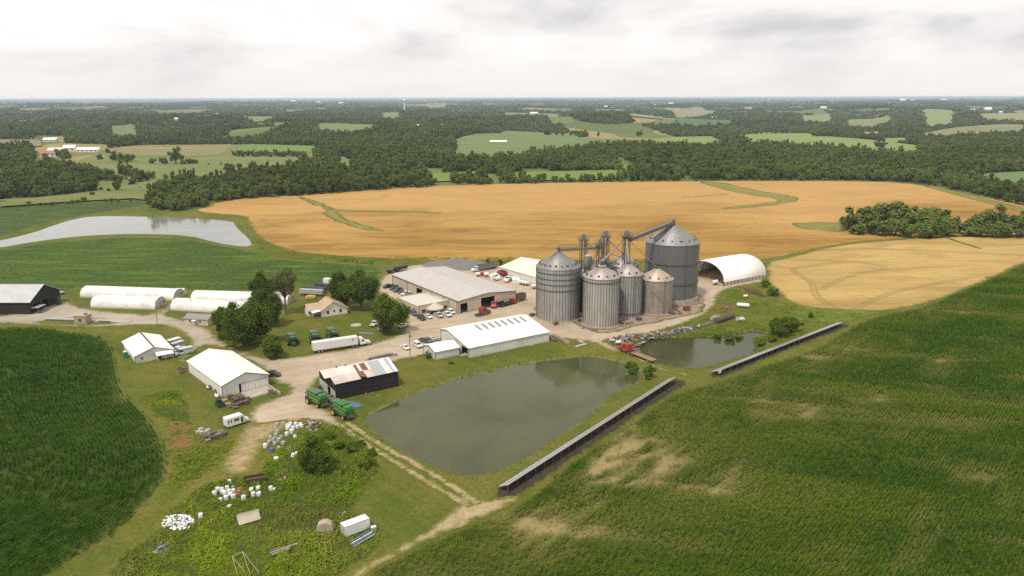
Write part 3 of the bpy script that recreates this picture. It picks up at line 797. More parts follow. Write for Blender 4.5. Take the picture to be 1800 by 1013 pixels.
def tree_thing(me_c, me_t, x, y, rz, s, name, label, group, cat='tree', z=None):
    o = bpy.data.objects.new(name, me_c)   # replaced below by an Empty with crown and trunk
    bpy.data.objects.remove(o)
    t = thing(name, label, cat, (x, y, float(terrain(x, y)) if z is None else z), rz, group)
    t.scale = s if isinstance(s, tuple) else (s, s, s)
    link_mesh('crown', me_c, t); link_mesh('trunk', me_t, t)
    return t

_gn = None
def scatter(name, P, rz, sc, pick, protos, kind='stuff', tint=None, label=None, scz=None):
    """copies of small meshes spread over points by geometry nodes"""
    P = np.asarray(P, np.float32); n = len(P)
    me = bpy.data.meshes.new(name); me.from_pydata([], [], []); me.vertices.add(n); me.vertices.foreach_set('co', P.ravel())
    for k, v in (('rz', rz), ('sc', sc), ('scz', sc if scz is None else scz), ('tint', np.zeros(n) if tint is None else tint)):
        a = me.attributes.new(k, 'FLOAT', 'POINT'); a.data.foreach_set('value', np.broadcast_to(np.asarray(v, np.float32), (n,)).copy())
    a = me.attributes.new('pick', 'INT', 'POINT'); a.data.foreach_set('value', np.broadcast_to(np.asarray(pick, np.int32), (n,)).copy())
    o = link_mesh(name, me); o['kind'] = kind
    if label: o['label'] = label
    c = bpy.data.collections.new(name + '_kit')
    for q in protos: c.objects.link(q)
    g = bpy.data.node_groups.new(name, 'GeometryNodeTree')
    g.interface.new_socket('Geometry', in_out='INPUT', socket_type='NodeSocketGeometry'); g.interface.new_socket('Geometry', in_out='OUTPUT', socket_type='NodeSocketGeometry')
    N = g.nodes.new; K = g.links.new
    gi = N('NodeGroupInput'); go = N('NodeGroupOutput')
    ci = N('GeometryNodeCollectionInfo'); ci.inputs['Collection'].default_value = c; ci.inputs['Separate Children'].default_value = True; ci.inputs['Reset Children'].default_value = True
    ip = N('GeometryNodeInstanceOnPoints'); ip.inputs['Pick Instance'].default_value = True
    def at(nm, ty='FLOAT'):
        x = N('GeometryNodeInputNamedAttribute'); x.data_type = ty; x.inputs['Name'].default_value = nm; return x.outputs['Attribute']
    mp = N('GeometryNodeMeshToPoints')
    K(gi.outputs[0], mp.inputs['Mesh']); K(mp.outputs[0], ip.inputs['Points']); K(ci.outputs[0], ip.inputs['Instance'])
    K(at('pick', 'INT'), ip.inputs['Instance Index'])
    cr = N('ShaderNodeCombineXYZ'); K(at('rz'), cr.inputs[2]); K(cr.outputs[0], ip.inputs['Rotation'])
    cs = N('ShaderNodeCombineXYZ'); s = at('sc'); K(s, cs.inputs[0]); K(s, cs.inputs[1]); K(at('scz'), cs.inputs[2]); K(cs.outputs[0], ip.inputs['Scale'])
    K(ip.outputs[0], go.inputs[0])
    m = o.modifiers.new('scatter', 'NODES'); m.node_group = g
    return o
def proto(name, me):
    return bpy.data.objects.new(name, me)

# tree kinds for the woods: (crown, trunk) meshes and joined versions for the far wood
KINDS = []
for i, (h, w, nn, lb, bs) in enumerate([(15, 12, 760, 8, -0.08), (17, 13, 860, 9, -0.05), (13, 12, 700, 7, -0.1), (18, 11, 760, 9, -0.06), (14, 14, 860, 10, -0.08), (11, 9, 480, 6, -0.1)]):
    KINDS.append((h, w) + tree_meshes(h, w, 100 + i, nn, 1.05, lb, bs, M_leaf, True, 3))
def merged(me_list, name):
    bm = bmesh.new()
    mats = []
    for me in me_list:
        off = len(mats)
        mats += list(me.materials)
        k = len(bm.faces)
        bm.from_mesh(me); bm.faces.ensure_lookup_table()
        for f in bm.faces[k:]: f.material_index += off
    me = bpy.data.meshes.new(name); bm.to_mesh(me); bm.free()
    for m in mats: me.materials.append(m)
    return me
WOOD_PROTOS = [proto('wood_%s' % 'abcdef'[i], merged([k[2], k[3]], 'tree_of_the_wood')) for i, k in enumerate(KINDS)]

# world -> pixel of the photograph, to read the survey outline of the woods
def to_px(X, Y, Z):
    cp, sp = math.cos(PITCH), math.sin(PITCH)
    yc = Y * cp - (Z - H) * sp; zc = Y * sp + (Z - H) * cp
    a = X / yc; b = zc / yc
    c, s = math.cos(-ROLL), math.sin(-ROLL)
    return 900 + F * (a * c + b * s), 506.5 - F * (-a * s + b * c)
BASE_LINE = [(-700,362),(0,359),(60,356),(120,352),(165,345),(172,341),(230,352),(262,355),(272,371),(305,371),(340,371),(352,366),(380,357),(430,350),(480,347),(560,342),(650,335),(760,329),(850,325),(1000,321.5),(1200,318.5),(1400,317.5),(1560,318.5),(1600,322),(1640,327),(1690,338),(1740,350),(1800,362),(1900,376),(2600,420)]
bx, by = np.array(BASE_LINE).T
def in_fields(X, Y, pad):
    r = np.zeros(X.shape, bool)
    for W in FIELD_W:
        b = box_of(W, pad); m = (X > b[0]) & (X < b[2]) & (Y > b[1]) & (Y < b[3])
        if m.any(): r[m] |= sdf(W, X[m], Y[m]) > -pad[m] if hasattr(pad, 'shape') else sdf(W, X[m], Y[m]) > -pad
    return r
FIELD_W.append(GP([(62,250),(185,252),(178,300),(150,302),(60,298)])); FIELD_W.append(GP([(66,236),(112,236),(112,262),(62,262)]))
BAND = smooth_poly(GP([(262,357),(272,371),(340,371),(380,357),(430,350),(560,342),(560,285),(545,287),(500,305),(450,312),(400,325),(340,335),(300,333),(268,345)]), 0)
pts = []
rs = np.random.RandomState(5)
for r0, r1, sp in ((560, 900, 8.2), (900, 1500, 9.0), (1500, 2400, 12), (2400, 4200, 19), (4200, 8000, 38), (8000, 14000, 75), (14000, 26000, 150)):
    xs = np.arange(-r1 * 0.78, r1 * 0.78, sp); ys = np.arange(r0 * 0.75, r1, sp)
    X, Y = np.meshgrid(xs, ys); X = X.ravel() + rs.uniform(-.42, .42, X.size) * sp; Y = Y.ravel() + rs.uniform(-.42, .42, Y.size) * sp
    r = np.hypot(X, Y); m = (r >= r0) & (r < r1) & (np.abs(X) < Y * 0.76 + 30); X, Y = X[m], Y[m]
    Z = terrain(X, Y); px, py = to_px(X, Y, Z)
    m = py < np.interp(px, bx, by)
    pad = 3.0 if r1 < 2000 else 5.0
    ban = in_fields(X, Y, pad)
    inband = sdf(BAND, X, Y) > 0
    m &= (~ban) | (inband)
    # small clearings far out
    cl = vnoise(X, Y * 0.4, 170, 61) * 0.6 + vnoise(X * 0.7, Y * 0.4, 380, 62) * 0.7
    m &= ~((py > 296) & (px > 700) & (px < 1230) & (vnoise(px, py * 2, 26, 66) > 0.38))
    m &= ~((py < 222) & (cl > 0.24))
    m &= ~((py >= 222) & (py < 262) & (cl > 0.46))
    m &= ~((py < 300) & (py > 218) & (vnoise(X, Y, 45, 63) > 0.80) & (r1 < 2500))
    pts.append(np.column_stack([X[m], Y[m], Z[m], np.full(m.sum(), max(1.0, sp / 10.5)), px[m], py[m]]))
W = np.concatenate(pts)
# the trees that show largest stand as things of their own: the first rows along the wheat
gap = np.interp(W[:, 4], bx, by) - W[:, 5]
vis = (W[:, 4] > -20) & (W[:, 4] < 1820)
order = np.argsort(np.where(vis & (np.hypot(W[:, 0], W[:, 1]) < 900), gap * 1.0 + rs.uniform(0, 0.8, len(W)), 1e6))
FRONT = order[:205]
is_front = np.zeros(len(W), bool); is_front[FRONT] = True
def where_words(px):
    return 'left' if px < 560 else 'middle' if px < 1150 else 'right'
KL = ['round dark tree', 'tall broad tree', 'low spreading tree', 'tall narrow tree', 'wide domed tree', 'short bushy tree']
for q in FRONT:
    x, y, z, s, px, py = W[q]
    k = int(rs.randint(0, 5)); h, w, mc, mt = KINDS[k]
    s = rs.uniform(0.62, 0.95) * (0.80 if px > 620 else 1.0)
    if 1560 < px: s *= 0.8
    zs = s * rs.uniform(0.85, 1.2)
    wd = where_words(px)
    tree_thing(mc, mt, x, y, rs.uniform(0, 6.28), (s * 1.1, s * 1.1, zs), 'broadleaf_tree', KL[k] + ' in the tree line beyond the wheat, %s part' % wd, 'trees along the far edge of the wheat, %s part' % wd)
B = W[~is_front]
n = len(B)
size = np.clip(B[:, 3], 1, 9)
scz = rs.uniform(0.6, 1.2, n) * np.where(size > 1.3, 1.0, 0.95) * (1 + 0.02 * size)
scatter('woodland', B[:, :3] - np.array([0, 0, 0.5]), rs.uniform(0, 6.28, n), rs.uniform(0.8, 1.25, n) * np.minimum(size, 5.5), rs.randint(0, 6, n), WOOD_PROTOS, scz=scz, label='rolling broadleaf woods that fill the land out to the horizon')
print('woods', n)

# trees standing alone or in clumps, each surveyed: base pixel, height px, width px
def tree_at(px, py, hp, wp, k, label, group=None, name='broadleaf_tree', mats=None):
    x, y = G(px, py); s = y / math.cos(PITCH) / F     # metres per pixel at that depth
    h, w, mc, mt = KINDS[k]
    return tree_thing(mc, mt, x, y, rs.uniform(0, 6.28), (wp * s / w, wp * s / w, hp * s / h * 1.06), name, label, group)
PAST = [(176,318,28,30,0),(190,320,26,24,4),(206,324,22,22,2),(222,318,34,26,1),(238,322,30,26,4),(250,320,24,26,0),(262,317,20,22,2),(232,326,16,20,5),(206,336,23,22,0),(178,336,8,9,5),(192,338,9,9,5),(86,300,26,22,1),
        (201,284,14,16,4),(213,285,18,18,0),(226,286,16,20,4),(175,282,12,14,0),(113,285,26,30,4),(268,289,14,15,2),(288,290,14,17,4),(310,290,27,26,1),(322,291,12,14,5),(334,290,14,14,2),(345,289,10,12,5),(190,270,12,12,5),(200,273,10,12,0),
        (405,311,26,26,3),(432,305,9,9,5),(389,291,6,6,5),(367,291,5,5,5),(400,291,5,5,5),(88,328,34,22,1)]
for i, (px, py, hp, wp, k) in enumerate(PAST):
    if i == 25: tree_at(px, py, hp, wp, k, 'lone round tree standing by itself in the pale green pasture', None)
    else:
        wh = 'the clump left of centre on the pale pasture' if i < 11 else 'the farmstead clump on the left of the pasture' if i < 17 else 'the middle row of the pale pasture' if px > 260 else 'the left edge of the pale pasture'
        tree_at(px, py, hp, wp, k, ['round', 'tall broad', 'low spreading', 'narrow', 'wide domed', 'short'][k] + ' dark tree in ' + wh, 'trees scattered on the pasture')
for i, px in enumerate(range(412, 540, 8)):
    tree_at(px, 275 + (i % 3), 12 + (i * 7) % 5, 12, [0, 4, 2, 5][i % 4], 'small tree in the hedgerow below the bright green field', 'hedgerow trees below the bright green field')
for px, py, w_ in [(50,361,11),(71,361,8),(80,361,7),(91,361,10),(118,359,8),(126,358,11),(137,357,10),(146,355,14),(186,355,9),(195,355,11),(208,355,8),(230,354,6),(257,353,10),(150,300,6),(300,310,5),(247,332,6),(162,345,12)]:
    tree_at(px, py, w_ * 0.75, w_, 5, 'low round bush in the fence row above the left bean field', 'bushes in the fence row behind the bean field', 'bush')
for px, py, hp, wp in [(961,232,12,11),(966,231,9,8),(979,230,12,9),(990,231,10,9),(1004,230,12,8),(1012,229,13,11),(1016,232,8,8),(1052,229,10,7),(1122,229,12,7),(1127,229,11,6)]:
    tree_at(px - 0, py, hp, wp, int(rs.randint(0, 5)), 'small tree on the upper edge of the far meadow in the middle', 'trees on the far middle meadow')
for i, px in enumerate(range(1330, 1425, 9)):
    tree_at(px, 222, 11, 9, int(rs.randint(0, 5)), 'small tree in the row along the top of the pale far field', 'row of trees above the pale far field')
tree_at(1548, 262, 16, 24, 1, 'broad dark tree on the lower edge of the pale far field')
tree_at(1436, 237, 12, 22, 4, 'broad tree standing in the notch of the pale far field')

# the two groves in the wheat on the right
GR1 = [(1503,404,36,34,1),(1520,398,42,36,0),(1492,398,26,22,2),(1545,395,42,38,4),(1567,392,44,36,3),(1588,396,38,34,0),(1530,408,26,26,5),(1552,411,30,30,2),(1573,411,32,30,4),(1600,405,40,36,1),(1622,402,44,38,0),(1645,400,40,36,4),(1663,405,34,30,2),
       (1597,414,26,28,5),(1620,415,30,30,2),(1642,415,32,32,0),(1665,412,28,26,4),(1509,409,22,24,5),(1577,400,40,34,0),(1632,408,34,32,3)]
for i, (px, py, hp, wp, k) in enumerate(GR1):
    tree_at(px, py + 3, hp + 2, wp * 1.5, k, ('low' if hp < 33 else 'tall') + [' round', ' broad', ' spreading', ' narrow', ' domed', ' bushy'][k] + ' tree in the %s of the larger grove between the wheat fields' % ('left part' if px < 1560 else 'middle' if px < 1615 else 'right part'), 'trees of the larger grove in the wheat')
GR2 = [(1697,408,26,26,5),(1712,404,32,32,0),(1730,402,34,32,4),(1752,400,36,34,1),(1775,402,34,32,2),(1797,402,34,32,0),(1704,412,20,22,5),(1722,413,24,26,2),(1745,414,26,28,4),(1768,414,28,28,0),(1790,414,26,28,1),(1812,412,30,34,4)]
for i, (px, py, hp, wp, k) in enumerate(GR2):
    tree_at(px, py + 3, hp + 2, wp * 1.5, k, ('low' if hp < 29 else 'tall') + [' round', ' broad', ' spreading', ' narrow', ' domed', ' bushy'][k] + ' tree in the %s of the smaller grove on the right' % ('left part' if px < 1740 else 'right part'), 'trees of the smaller grove in the wheat')

# ------------------------------------------------------------------ standing crops near the camera
def mat_crop(name, c0, c1, c2, yel):
    t = NT(name); r = t.rand()
    tint = t.n('ShaderNodeAttribute', attribute_name='tint', attribute_type='INSTANCER').outputs['Fac']
    col = t.mix(r, c0, c1)
    p = t.pos(); n = t.noise(p, 0.05, 5, 0.65, 0.5, stretch=(0.3, 1, 1), rot=math.radians(14))
    col = t.mix(t.rng(n, 0.44, 0.64, 0, 0.75), col, c2)
    col = t.mix(tint, col, yel)
    d = t.n('ShaderNodeBsdfDiffuse'); t.l(col, d.inputs['Color'])
    tr = t.n('ShaderNodeBsdfTranslucent'); t.l(col, tr.inputs['Color'])
    ms = t.n('ShaderNodeMixShader'); ms.inputs[0].default_value = 0.3
    t.l(d.outputs[0], ms.inputs[1]); t.l(tr.outputs[0], ms.inputs[2]); t.l(ms.outputs[0], t.out.inputs['Surface'])
    return t.m
M_corn = mat_crop('corn_leaf', (0.018, 0.076, 0.003), (0.075, 0.162, 0.007), (0.160, 0.215, 0.012), (0.36, 0.30, 0.085))
M_corn2 = mat_crop('corn_leaf_dark', (0.012, 0.060, 0.003), (0.046, 0.125, 0.006), (0.078, 0.150, 0.009), (0.13, 0.18, 0.02))
def corn_clump(seed, L=1.6, h=1.7, n=34, mat=None):
    rs = np.random.RandomState(seed); V = []; Fc = []
    for i in range(n):
        x = rs.uniform(-L / 2, L / 2); z0 = h * rs.uniform(0.15, 0.8); a = rs.normal(math.pi / 2, 0.8) * (1 if rs.rand() < .5 else -1)
        l = rs.uniform(0.32, 0.52); w = rs.uniform(0.055, 0.09); dx, dy = math.cos(a), math.sin(a)
        k = len(V); px, py = -dy * w, dx * w
        V += [(x, 0, z0), (x + dx * l * .5 + px, dy * l * .5 + py, z0 + h * .16), (x + dx * l, dy * l, z0 + h * .02), (x + dx * l * .5 - px, dy * l * .5 - py, z0 + h * .16)]
        Fc.append((k, k + 1, k + 2, k + 3))
    me = bpy.data.meshes.new('corn_row_piece'); me.from_pydata(V, [], Fc); me.materials.append(mat or M_corn); me.update()
    return me
CORN = [proto('corn_%s' % c, corn_clump(i)) for i, c in enumerate('abcd')]
CORN2 = [proto('left_corn_%s' % c, corn_clump(i, mat=M_corn2)) for i, c in enumerate('abcd')]
def in_view(X, Y, z=1.0, m=30):
    px, py = to_px(X, Y, np.full(X.shape, z)); return (px > -m) & (px < 1800 + m) & (py < 1013 + m) & (py > 0)
def crop(name, P, bare, rowdir, L, RW, seed, maxd=1e9, inset=0.6, follow=False, label=None):
    rs = np.random.RandomState(seed); b = box_of(P, 0)
    if not follow:
        # grid turned to the rows
        c, s = math.cos(rowdir), math.sin(rowdir)
        R = 700
        cx, cy = (b[0] + b[2]) / 2, (b[1] + b[3]) / 2
        u = np.arange(-R, R, L); w = np.arange(-R, R, RW)
        U, Wd = np.meshgrid(u, w); U = U.ravel() + rs.uniform(-.3, .3, U.size) * L; Wd = Wd.ravel() + rs.normal(0, 0.11, U.size)
        X = cx + U * c - Wd * s; Y = cy + U * s + Wd * c
    else:
        n = int((b[2] - b[0]) * (b[3] - b[1]) / (L * RW) * 1.7); X = rs.uniform(b[0], b[2], n); Y = rs.uniform(b[1], b[3], n)
    m = (X > b[0]) & (X < b[2]) & (Y > b[1]) & (Y < b[3]); X, Y = X[m], Y[m]
    m = in_view(X, Y) & (np.hypot(X, Y) < maxd); X, Y = X[m], Y[m]
    D = sdf(P, X, Y); m = D > inset; X, Y, D = X[m], Y[m], D[m]
    rz = np.full(X.shape, rowdir)
    if follow:
        e = 1.5; gx = (sdf(P, X + e, Y) - sdf(P, X - e, Y)) / (2 * e); gy = (sdf(P, X, Y + e) - sdf(P, X, Y - e)) / (2 * e)
        g = np.hypot(gx, gy) + 1e-6; gx /= g; gy /= g
        q = np.round(D / RW) * RW - D; X = X + gx * q; Y = Y + gy * q; rz = np.arctan2(gx, -gy)
    br = bare(X, Y)
    m = rs.uniform(0, 1, X.shape) > sstep(0.3, 1.1, br) * 0.85; X, Y, br, rz = X[m], Y[m], br[m], rz[m]
    sw = 0.5 + 0.5 * vnoise(X, Y, 9, seed + 50)
    fk = 0.85 if follow else 1.0
    s = (1.0 - 0.45 * np.clip(br * 1.2, 0, 1)) * rs.uniform(0.85, 1.12, X.shape) * (0.93 + 0.1 * sw) * fk
    tint = np.clip(br * (0.5 if follow else 1.0) + rs.uniform(0, 0.06 if follow else 0.10, X.shape), 0, 1)
    print(name, len(X))
    return scatter(name, np.column_stack([X, Y, np.full(X.shape, 0.02)]), rz + rs.normal(0, .06, X.shape) + np.pi * rs.randint(0, 2, X.shape), s, rs.randint(0, 4, X.shape), CORN2 if follow else CORN, tint=tint, label=label)
crop('corn_plants', corn_r, bare_r, math.radians(49), 1.35, 0.80, 1, label='green corn standing in rows over the slope on the right, thin and tan in places')
crop('corn_plants', corn_l, bare_l, 0, 1.4, 1.0, 2, follow=True, inset=0.3, label='dark green corn in curved rows in the lower left field')

# ------------------------------------------------------------------ weeds
def weed_mesh(seed, r=0.5, h=0.6, n=46, leaf=0.2, mat=None):
    rs = np.random.RandomState(seed)
    D = rs.normal(0, 1, (n, 3)); D[:, 2] = np.abs(D[:, 2]); D /= np.linalg.norm(D, axis=1)[:, None]
    P = D * rs.uniform(0.45, 1.2, (n, 1)) * np.array([r, r, h])
    V, Fc = leaf_cards(P, D + np.array([0, 0, .4]), leaf, rs)
    me = bpy.data.meshes.new('weed'); me.from_pydata(V.tolist(), [], Fc.tolist()); me.materials.append(mat); me.update()
    return me
M_weed = mat_crop('weed_leaf', (0.095, 0.165, 0.011), (0.20, 0.29, 0.018), (0.32, 0.37, 0.03), (0.20, 0.18, 0.06))
M_weed_dead = mat_crop('dead_weed_leaf', (0.16, 0.085, 0.035), (0.22, 0.13, 0.06), (0.12, 0.09, 0.03), (0.25, 0.2, 0.1))
M_flower = mat_crop('white_flower', (0.6, 0.6, 0.35), (0.55, 0.55, 0.3), (0.65, 0.65, 0.5), (0.6, 0.6, 0.4))
WEEDS = [proto('weed_%s' % 'abcd'[i], weed_mesh(200 + i, mat=M_weed)) for i in range(4)]
DEADS = [proto('dead_weed_%s' % 'ab'[i], weed_mesh(210 + i, mat=M_weed_dead)) for i in range(2)]
FLOW = [proto('flower_%s' % 'ab'[i], weed_mesh(220 + i, 0.3, 0.5, 5, 0.13, mat=M_flower)) for i in range(2)]
def weeds(name, polys, dens, smin, smax, protos, seed, thr=-9, nsz=6.0, cuts=(), label=None, fade=3.0, tall=1.0):
    rs = np.random.RandomState(seed); out = []
    C = [GP(c) for c in cuts]
    for pp in polys:
        P = smooth_poly(GP(pp), 1); b = box_of(P, 0)
        n = int((b[2] - b[0]) * (b[3] - b[1]) * dens); X = rs.uniform(b[0], b[2], n); Y = rs.uniform(b[1], b[3], n)
        D = sdf(P, X, Y) + fbm(X, Y, 5, seed) * 1.5
        keep = (D > 0) & (rs.uniform(0, 1, n) < sstep(0, fade, D) * 0.9 + 0.1)
        for c in C: keep &= sdf(c, X, Y) < 0
        nz = fbm(X, Y, nsz, seed + 1)
        keep &= nz > thr
        X, Y, nz = X[keep], Y[keep], nz[keep]
        s = smin + (smax - smin) * np.clip(0.35 + 0.8 * nz + rs.uniform(-.25, .25, len(X)), 0, 1) ** 1.3
        out.append(np.column_stack([X, Y, s]))
    Q = np.concatenate(out); m = in_view(Q[:, 0], Q[:, 1]); Q = Q[m]; n = len(Q)
    tint = np.clip(0.15 + 0.6 * fbm(Q[:, 0], Q[:, 1], 14, seed + 9), 0, 0.7)
    print(name, n)
    return scatter(name, np.column_stack([Q[:, 0], Q[:, 1], terrain(Q[:, 0], Q[:, 1])]), rs.uniform(0, 6.28, n), Q[:, 2], rs.randint(0, len(protos), n), protos, tint=tint, scz=Q[:, 2] * rs.uniform(0.7, 1.5, n) * tall, label=label)
W_MAIN = [(150,1030),(215,975),(275,930),(300,895),(330,870),(372,845),(410,838),(450,835),(470,800),(490,772),(530,758),(575,748),(605,752),(640,775),(666,802),(668,825),(640,862),(622,888),(622,905),(650,925),(690,935),(660,975),(600,1010),(560,1030)]
W_GREEN = [(240,700),(275,688),(315,682),(328,690),(332,712),(345,745),(330,752),(300,745),(262,728)]
W_EDGE = [(296,752),(345,748),(420,762),(410,790),(375,830),(340,860),(300,885),(285,855),(293,820),(290,780)]
W_RIGHTPOND = [(1230,582),(1262,572),(1290,560),(1322,545),(1300,535),(1268,526),(1272,512),(1320,505),(1350,494),(1368,515),(1395,538),(1440,548),(1500,548),(1540,553),(1500,566),(1440,585),(1370,612),(1330,622),(1322,605),(1318,594),(1345,588),(1330,583),(1300,585),(1262,595),(1238,593),(1200,592),(1190,588)]
weeds('weed_cover', [W_MAIN], 3.2, 0.45, 1.9, WEEDS, 31, cuts=[[(283,925),(285,908),(330,904),(342,915),(338,932),(300,935)]], label='rough green weeds over the dump ground', fade=2.5, nsz=3.5)
weeds('weed_cover', [W_GREEN], 2.2, 0.5, 1.2, WEEDS, 33, label='patch of low green weeds left of the white shed')
weeds('weed_cover', [W_EDGE], 2.0, 0.35, 1.2, WEEDS, 35, thr=-0.35, label='thin weeds around the dry mud patch')
weeds('weed_cover', [W_RIGHTPOND], 1.3, 0.4, 1.3, WEEDS, 37, thr=-0.35, label='weeds and brush above the small pond')
weeds('dead_weeds', [[(288,745),(310,738),(345,748),(345,780),(320,805),(298,800),(290,780)], [(455,880),(640,890),(600,940),(480,930)], [(560,840),(640,845),(600,880)]], 1.1, 0.4, 0.9, DEADS, 39, thr=0.0, label='reddish brown dead weeds')
weeds('white_blossom', [[(480,790),(530,780),(545,800),(520,835),(485,838)], [(375,850),(395,840),(400,870),(378,880)], [(455,845),(475,838),(480,860)], [(540,905),(600,890),(590,930),(545,930)]], 1.2, 0.7, 1.3, FLOW, 41, thr=0.0, tall=2.0, label='white blossoms over the weeds beside the bags')
weeds('rough_grass', [[(655,452),(760,452),(900,452),(955,458),(930,462),(880,462),(800,462),(735,462),(680,468)], [(440,410),(470,430),(520,445),(660,456),(660,470),(520,458),(455,448)], [(1185,582),(1235,560),(1262,530),(1268,545),(1245,572),(1225,588)], [(1120,603),(1190,588),(1200,594),(1150,598)]], 0.7, 0.4, 1.4, WEEDS, 43, thr=-0.3, label='rough grass strip behind the yard')
# reeds round the ponds
def ring(P, d0, d1, z0, dens, seed, name, smin, smax, label, thr=-9):
    rs = np.random.RandomState(seed); b = box_of(P, 6); n = int((b[2] - b[0]) * (b[3] - b[1]) * dens)
    X = rs.uniform(b[0], b[2], n); Y = rs.uniform(b[1], b[3], n); D = sdf(P, X, Y); m = (D > d0) & (D < d1) & (fbm(X, Y, 6, seed) > thr)
    X, Y = X[m], Y[m]; n = len(X)
    return scatter(name, np.column_stack([X, Y, terrain(X, Y)]), rs.uniform(0, 6.28, n), rs.uniform(smin, smax, n), rs.randint(0, 4, n), WEEDS, tint=rs.uniform(0.1, 0.6, n), label=label)
ring(MAIN_POND, -2.2, -0.5, 0, 1.6, 51, 'bank_grass', 0.3, 0.62, 'uneven grass fringe round the large pond')
ring(SMALL_POND, -2.5, -0.3, 0, 1.2, 53, 'bank_grass', 0.4, 1.1, 'tall grass fringe round the small pond')

LAWN = [(150,575),(215,577),(262,574),(300,575),(335,604),(318,640),(335,655),(392,702),(440,705),(432,738),(380,790),(300,800),(285,760),(240,712),(210,680),(200,620),(185,592)]
weeds('rough_grass', [LAWN, [(700,637),(800,633),(880,620),(965,606),(1000,600),(1060,615),(1085,640),(1040,626),(920,640),(860,654),(740,688),(640,733),(600,720),(705,690)],
   [(655,748),(760,822),(840,838),(905,816),(985,768),(1060,704),(1130,672),(1185,665),(1180,672),(1000,790),(885,862),(840,884),(800,872),(700,800)],
   [(470,640),(480,600),(540,565),(620,560),(700,580),(650,602),(560,619)]], 0.55, 0.16, 0.34, WEEDS, 45, thr=-0.1, label='taller tufts scattered over the mown grass', fade=1.0, tall=0.7)
# ------------------------------------------------------------------ materials of buildings
def mat_siding(name, col, dirt=0.25, dcol=(0.20, 0.15, 0.10), rough=0.55, metal=0.0, spec=0.35, rib=1.0):
    t = NT(name); p = t.obj()
    n = t.noise(p, 0.25, 5, 0.6, stretch=(1, 1, 0.4)); m = t.noise(p, 2.2, 4, 0.7, stretch=(1, 1, 0.12))
    c = t.mix(t.rng(n, 0.4, 0.75, 0, dirt), col, dcol)
    c = t.mix(t.rng(m, 0.5, 0.75, 0, dirt * 0.9), c, tuple(q * 0.55 for q in dcol))
    z = t.n('ShaderNodeSeparateXYZ'); t.l(p, z.inputs[0])
    c = t.mix(t.math('MULTIPLY', t.rng(z.outputs[2], 0.9, 0.0, 0, 0.55), t.rng(m, 0.35, 0.6)), c, dcol)
    return t.done(c, rough, metal=metal, spec=spec)
M_white = mat_siding('white_metal_siding', (0.70, 0.68, 0.64), 0.22)
M_whiteroof = mat_siding('white_metal_roof', (0.80, 0.775, 0.735), 0.14, (0.45, 0.38, 0.3))
M_tan = mat_siding('tan_metal_siding', (0.52, 0.455, 0.335), 0.2)
M_greyroof = mat_siding('grey_metal_roof', (0.47, 0.445, 0.42), 0.25, (0.30, 0.25, 0.21))
M_green_old = mat_siding('weathered_white_siding', (0.62, 0.63, 0.57), 0.35, (0.16, 0.17, 0.11))
M_black = mat_siding('tarred_boards', (0.016, 0.014, 0.013), 0.35, (0.045, 0.035, 0.03), 0.85)
M_tin = mat_siding('silver_tin', (0.50, 0.51, 0.52), 0.3, (0.28, 0.2, 0.14), 0.5, 0.2)
M_trim = paint('dark_trim', (0.05, 0.04, 0.035), 0.6)
M_brown = paint('brown_trim', (0.10, 0.06, 0.045), 0.6)
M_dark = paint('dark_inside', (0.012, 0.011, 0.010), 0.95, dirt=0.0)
M_conc2 = paint('poured_concrete', (0.40, 0.36, 0.30), 0.9, dirt=0.4, scale=0.5)
M_wood = paint('weathered_wood', (0.24, 0.19, 0.14), 0.9, dirt=0.5, scale=1.5)
M_wooddk = paint('old_grey_wood', (0.13, 0.10, 0.08), 0.9, dirt=0.5, scale=1.5)
M_steel = paint('galvanised_frame', (0.23, 0.23, 0.22), 0.5, 0.4, 0.4, 1.0)
M_steeldk = paint('weathered_steel', (0.095, 0.09, 0.085), 0.6, 0.3, 0.5, 1.0)
M_rust = paint('rusty_iron', (0.17, 0.065, 0.035), 0.85, dirt=0.5, scale=1.4)
M_glass = NT('window_glass').done((0.03, 0.035, 0.04), 0.08, spec=0.8)

def wall(mb, x0, x1, top, openings, y0, y1, axis='x'):
    """upright wall between x0 and x1 whose top is the polyline `top`, with real openings; its thickness runs y0..y1"""
    xs = sorted(set([x0, x1] + [q[0] for q in top if x0 < q[0] < x1] + [c for o in openings for c in o[:2]]))
    tx = [q[0] for q in top]; tz = [q[1] for q in top]
    for a, b in zip(xs[:-1], xs[1:]):
        za, zb = float(np.interp(a, tx, tz)), float(np.interp(b, tx, tz)); mid = (a + b) / 2
        os_ = sorted([(o[2], o[3]) for o in openings if o[0] <= mid <= o[1]]); z = -0.2
        segs = []
        for o in os_:
            if o[0] > z + 0.05: segs.append((z, z, o[0], o[0]))
            z = o[1]
        segs.append((z, z, za, zb))
        for q in segs:
            pts = [(a, q[0]), (b, q[1]), (b, q[3]), (a, q[2])]
            mb.prism(pts, 'y' if axis == 'x' else 'x', y0, y1)
    return mb
def local_on(px, py, O, d):
    """distance along a wall and height, for a pixel seen on the upright plane through O along d"""
    x, y, w = ray(px, py)
    det = x * (-d[1]) + y * d[0]
    t = (O[0] * (-d[1]) + O[1] * d[0]) / det
    return (x * t - O[0]) * d[0] + (y * t - O[1]) * d[1], H + w * t
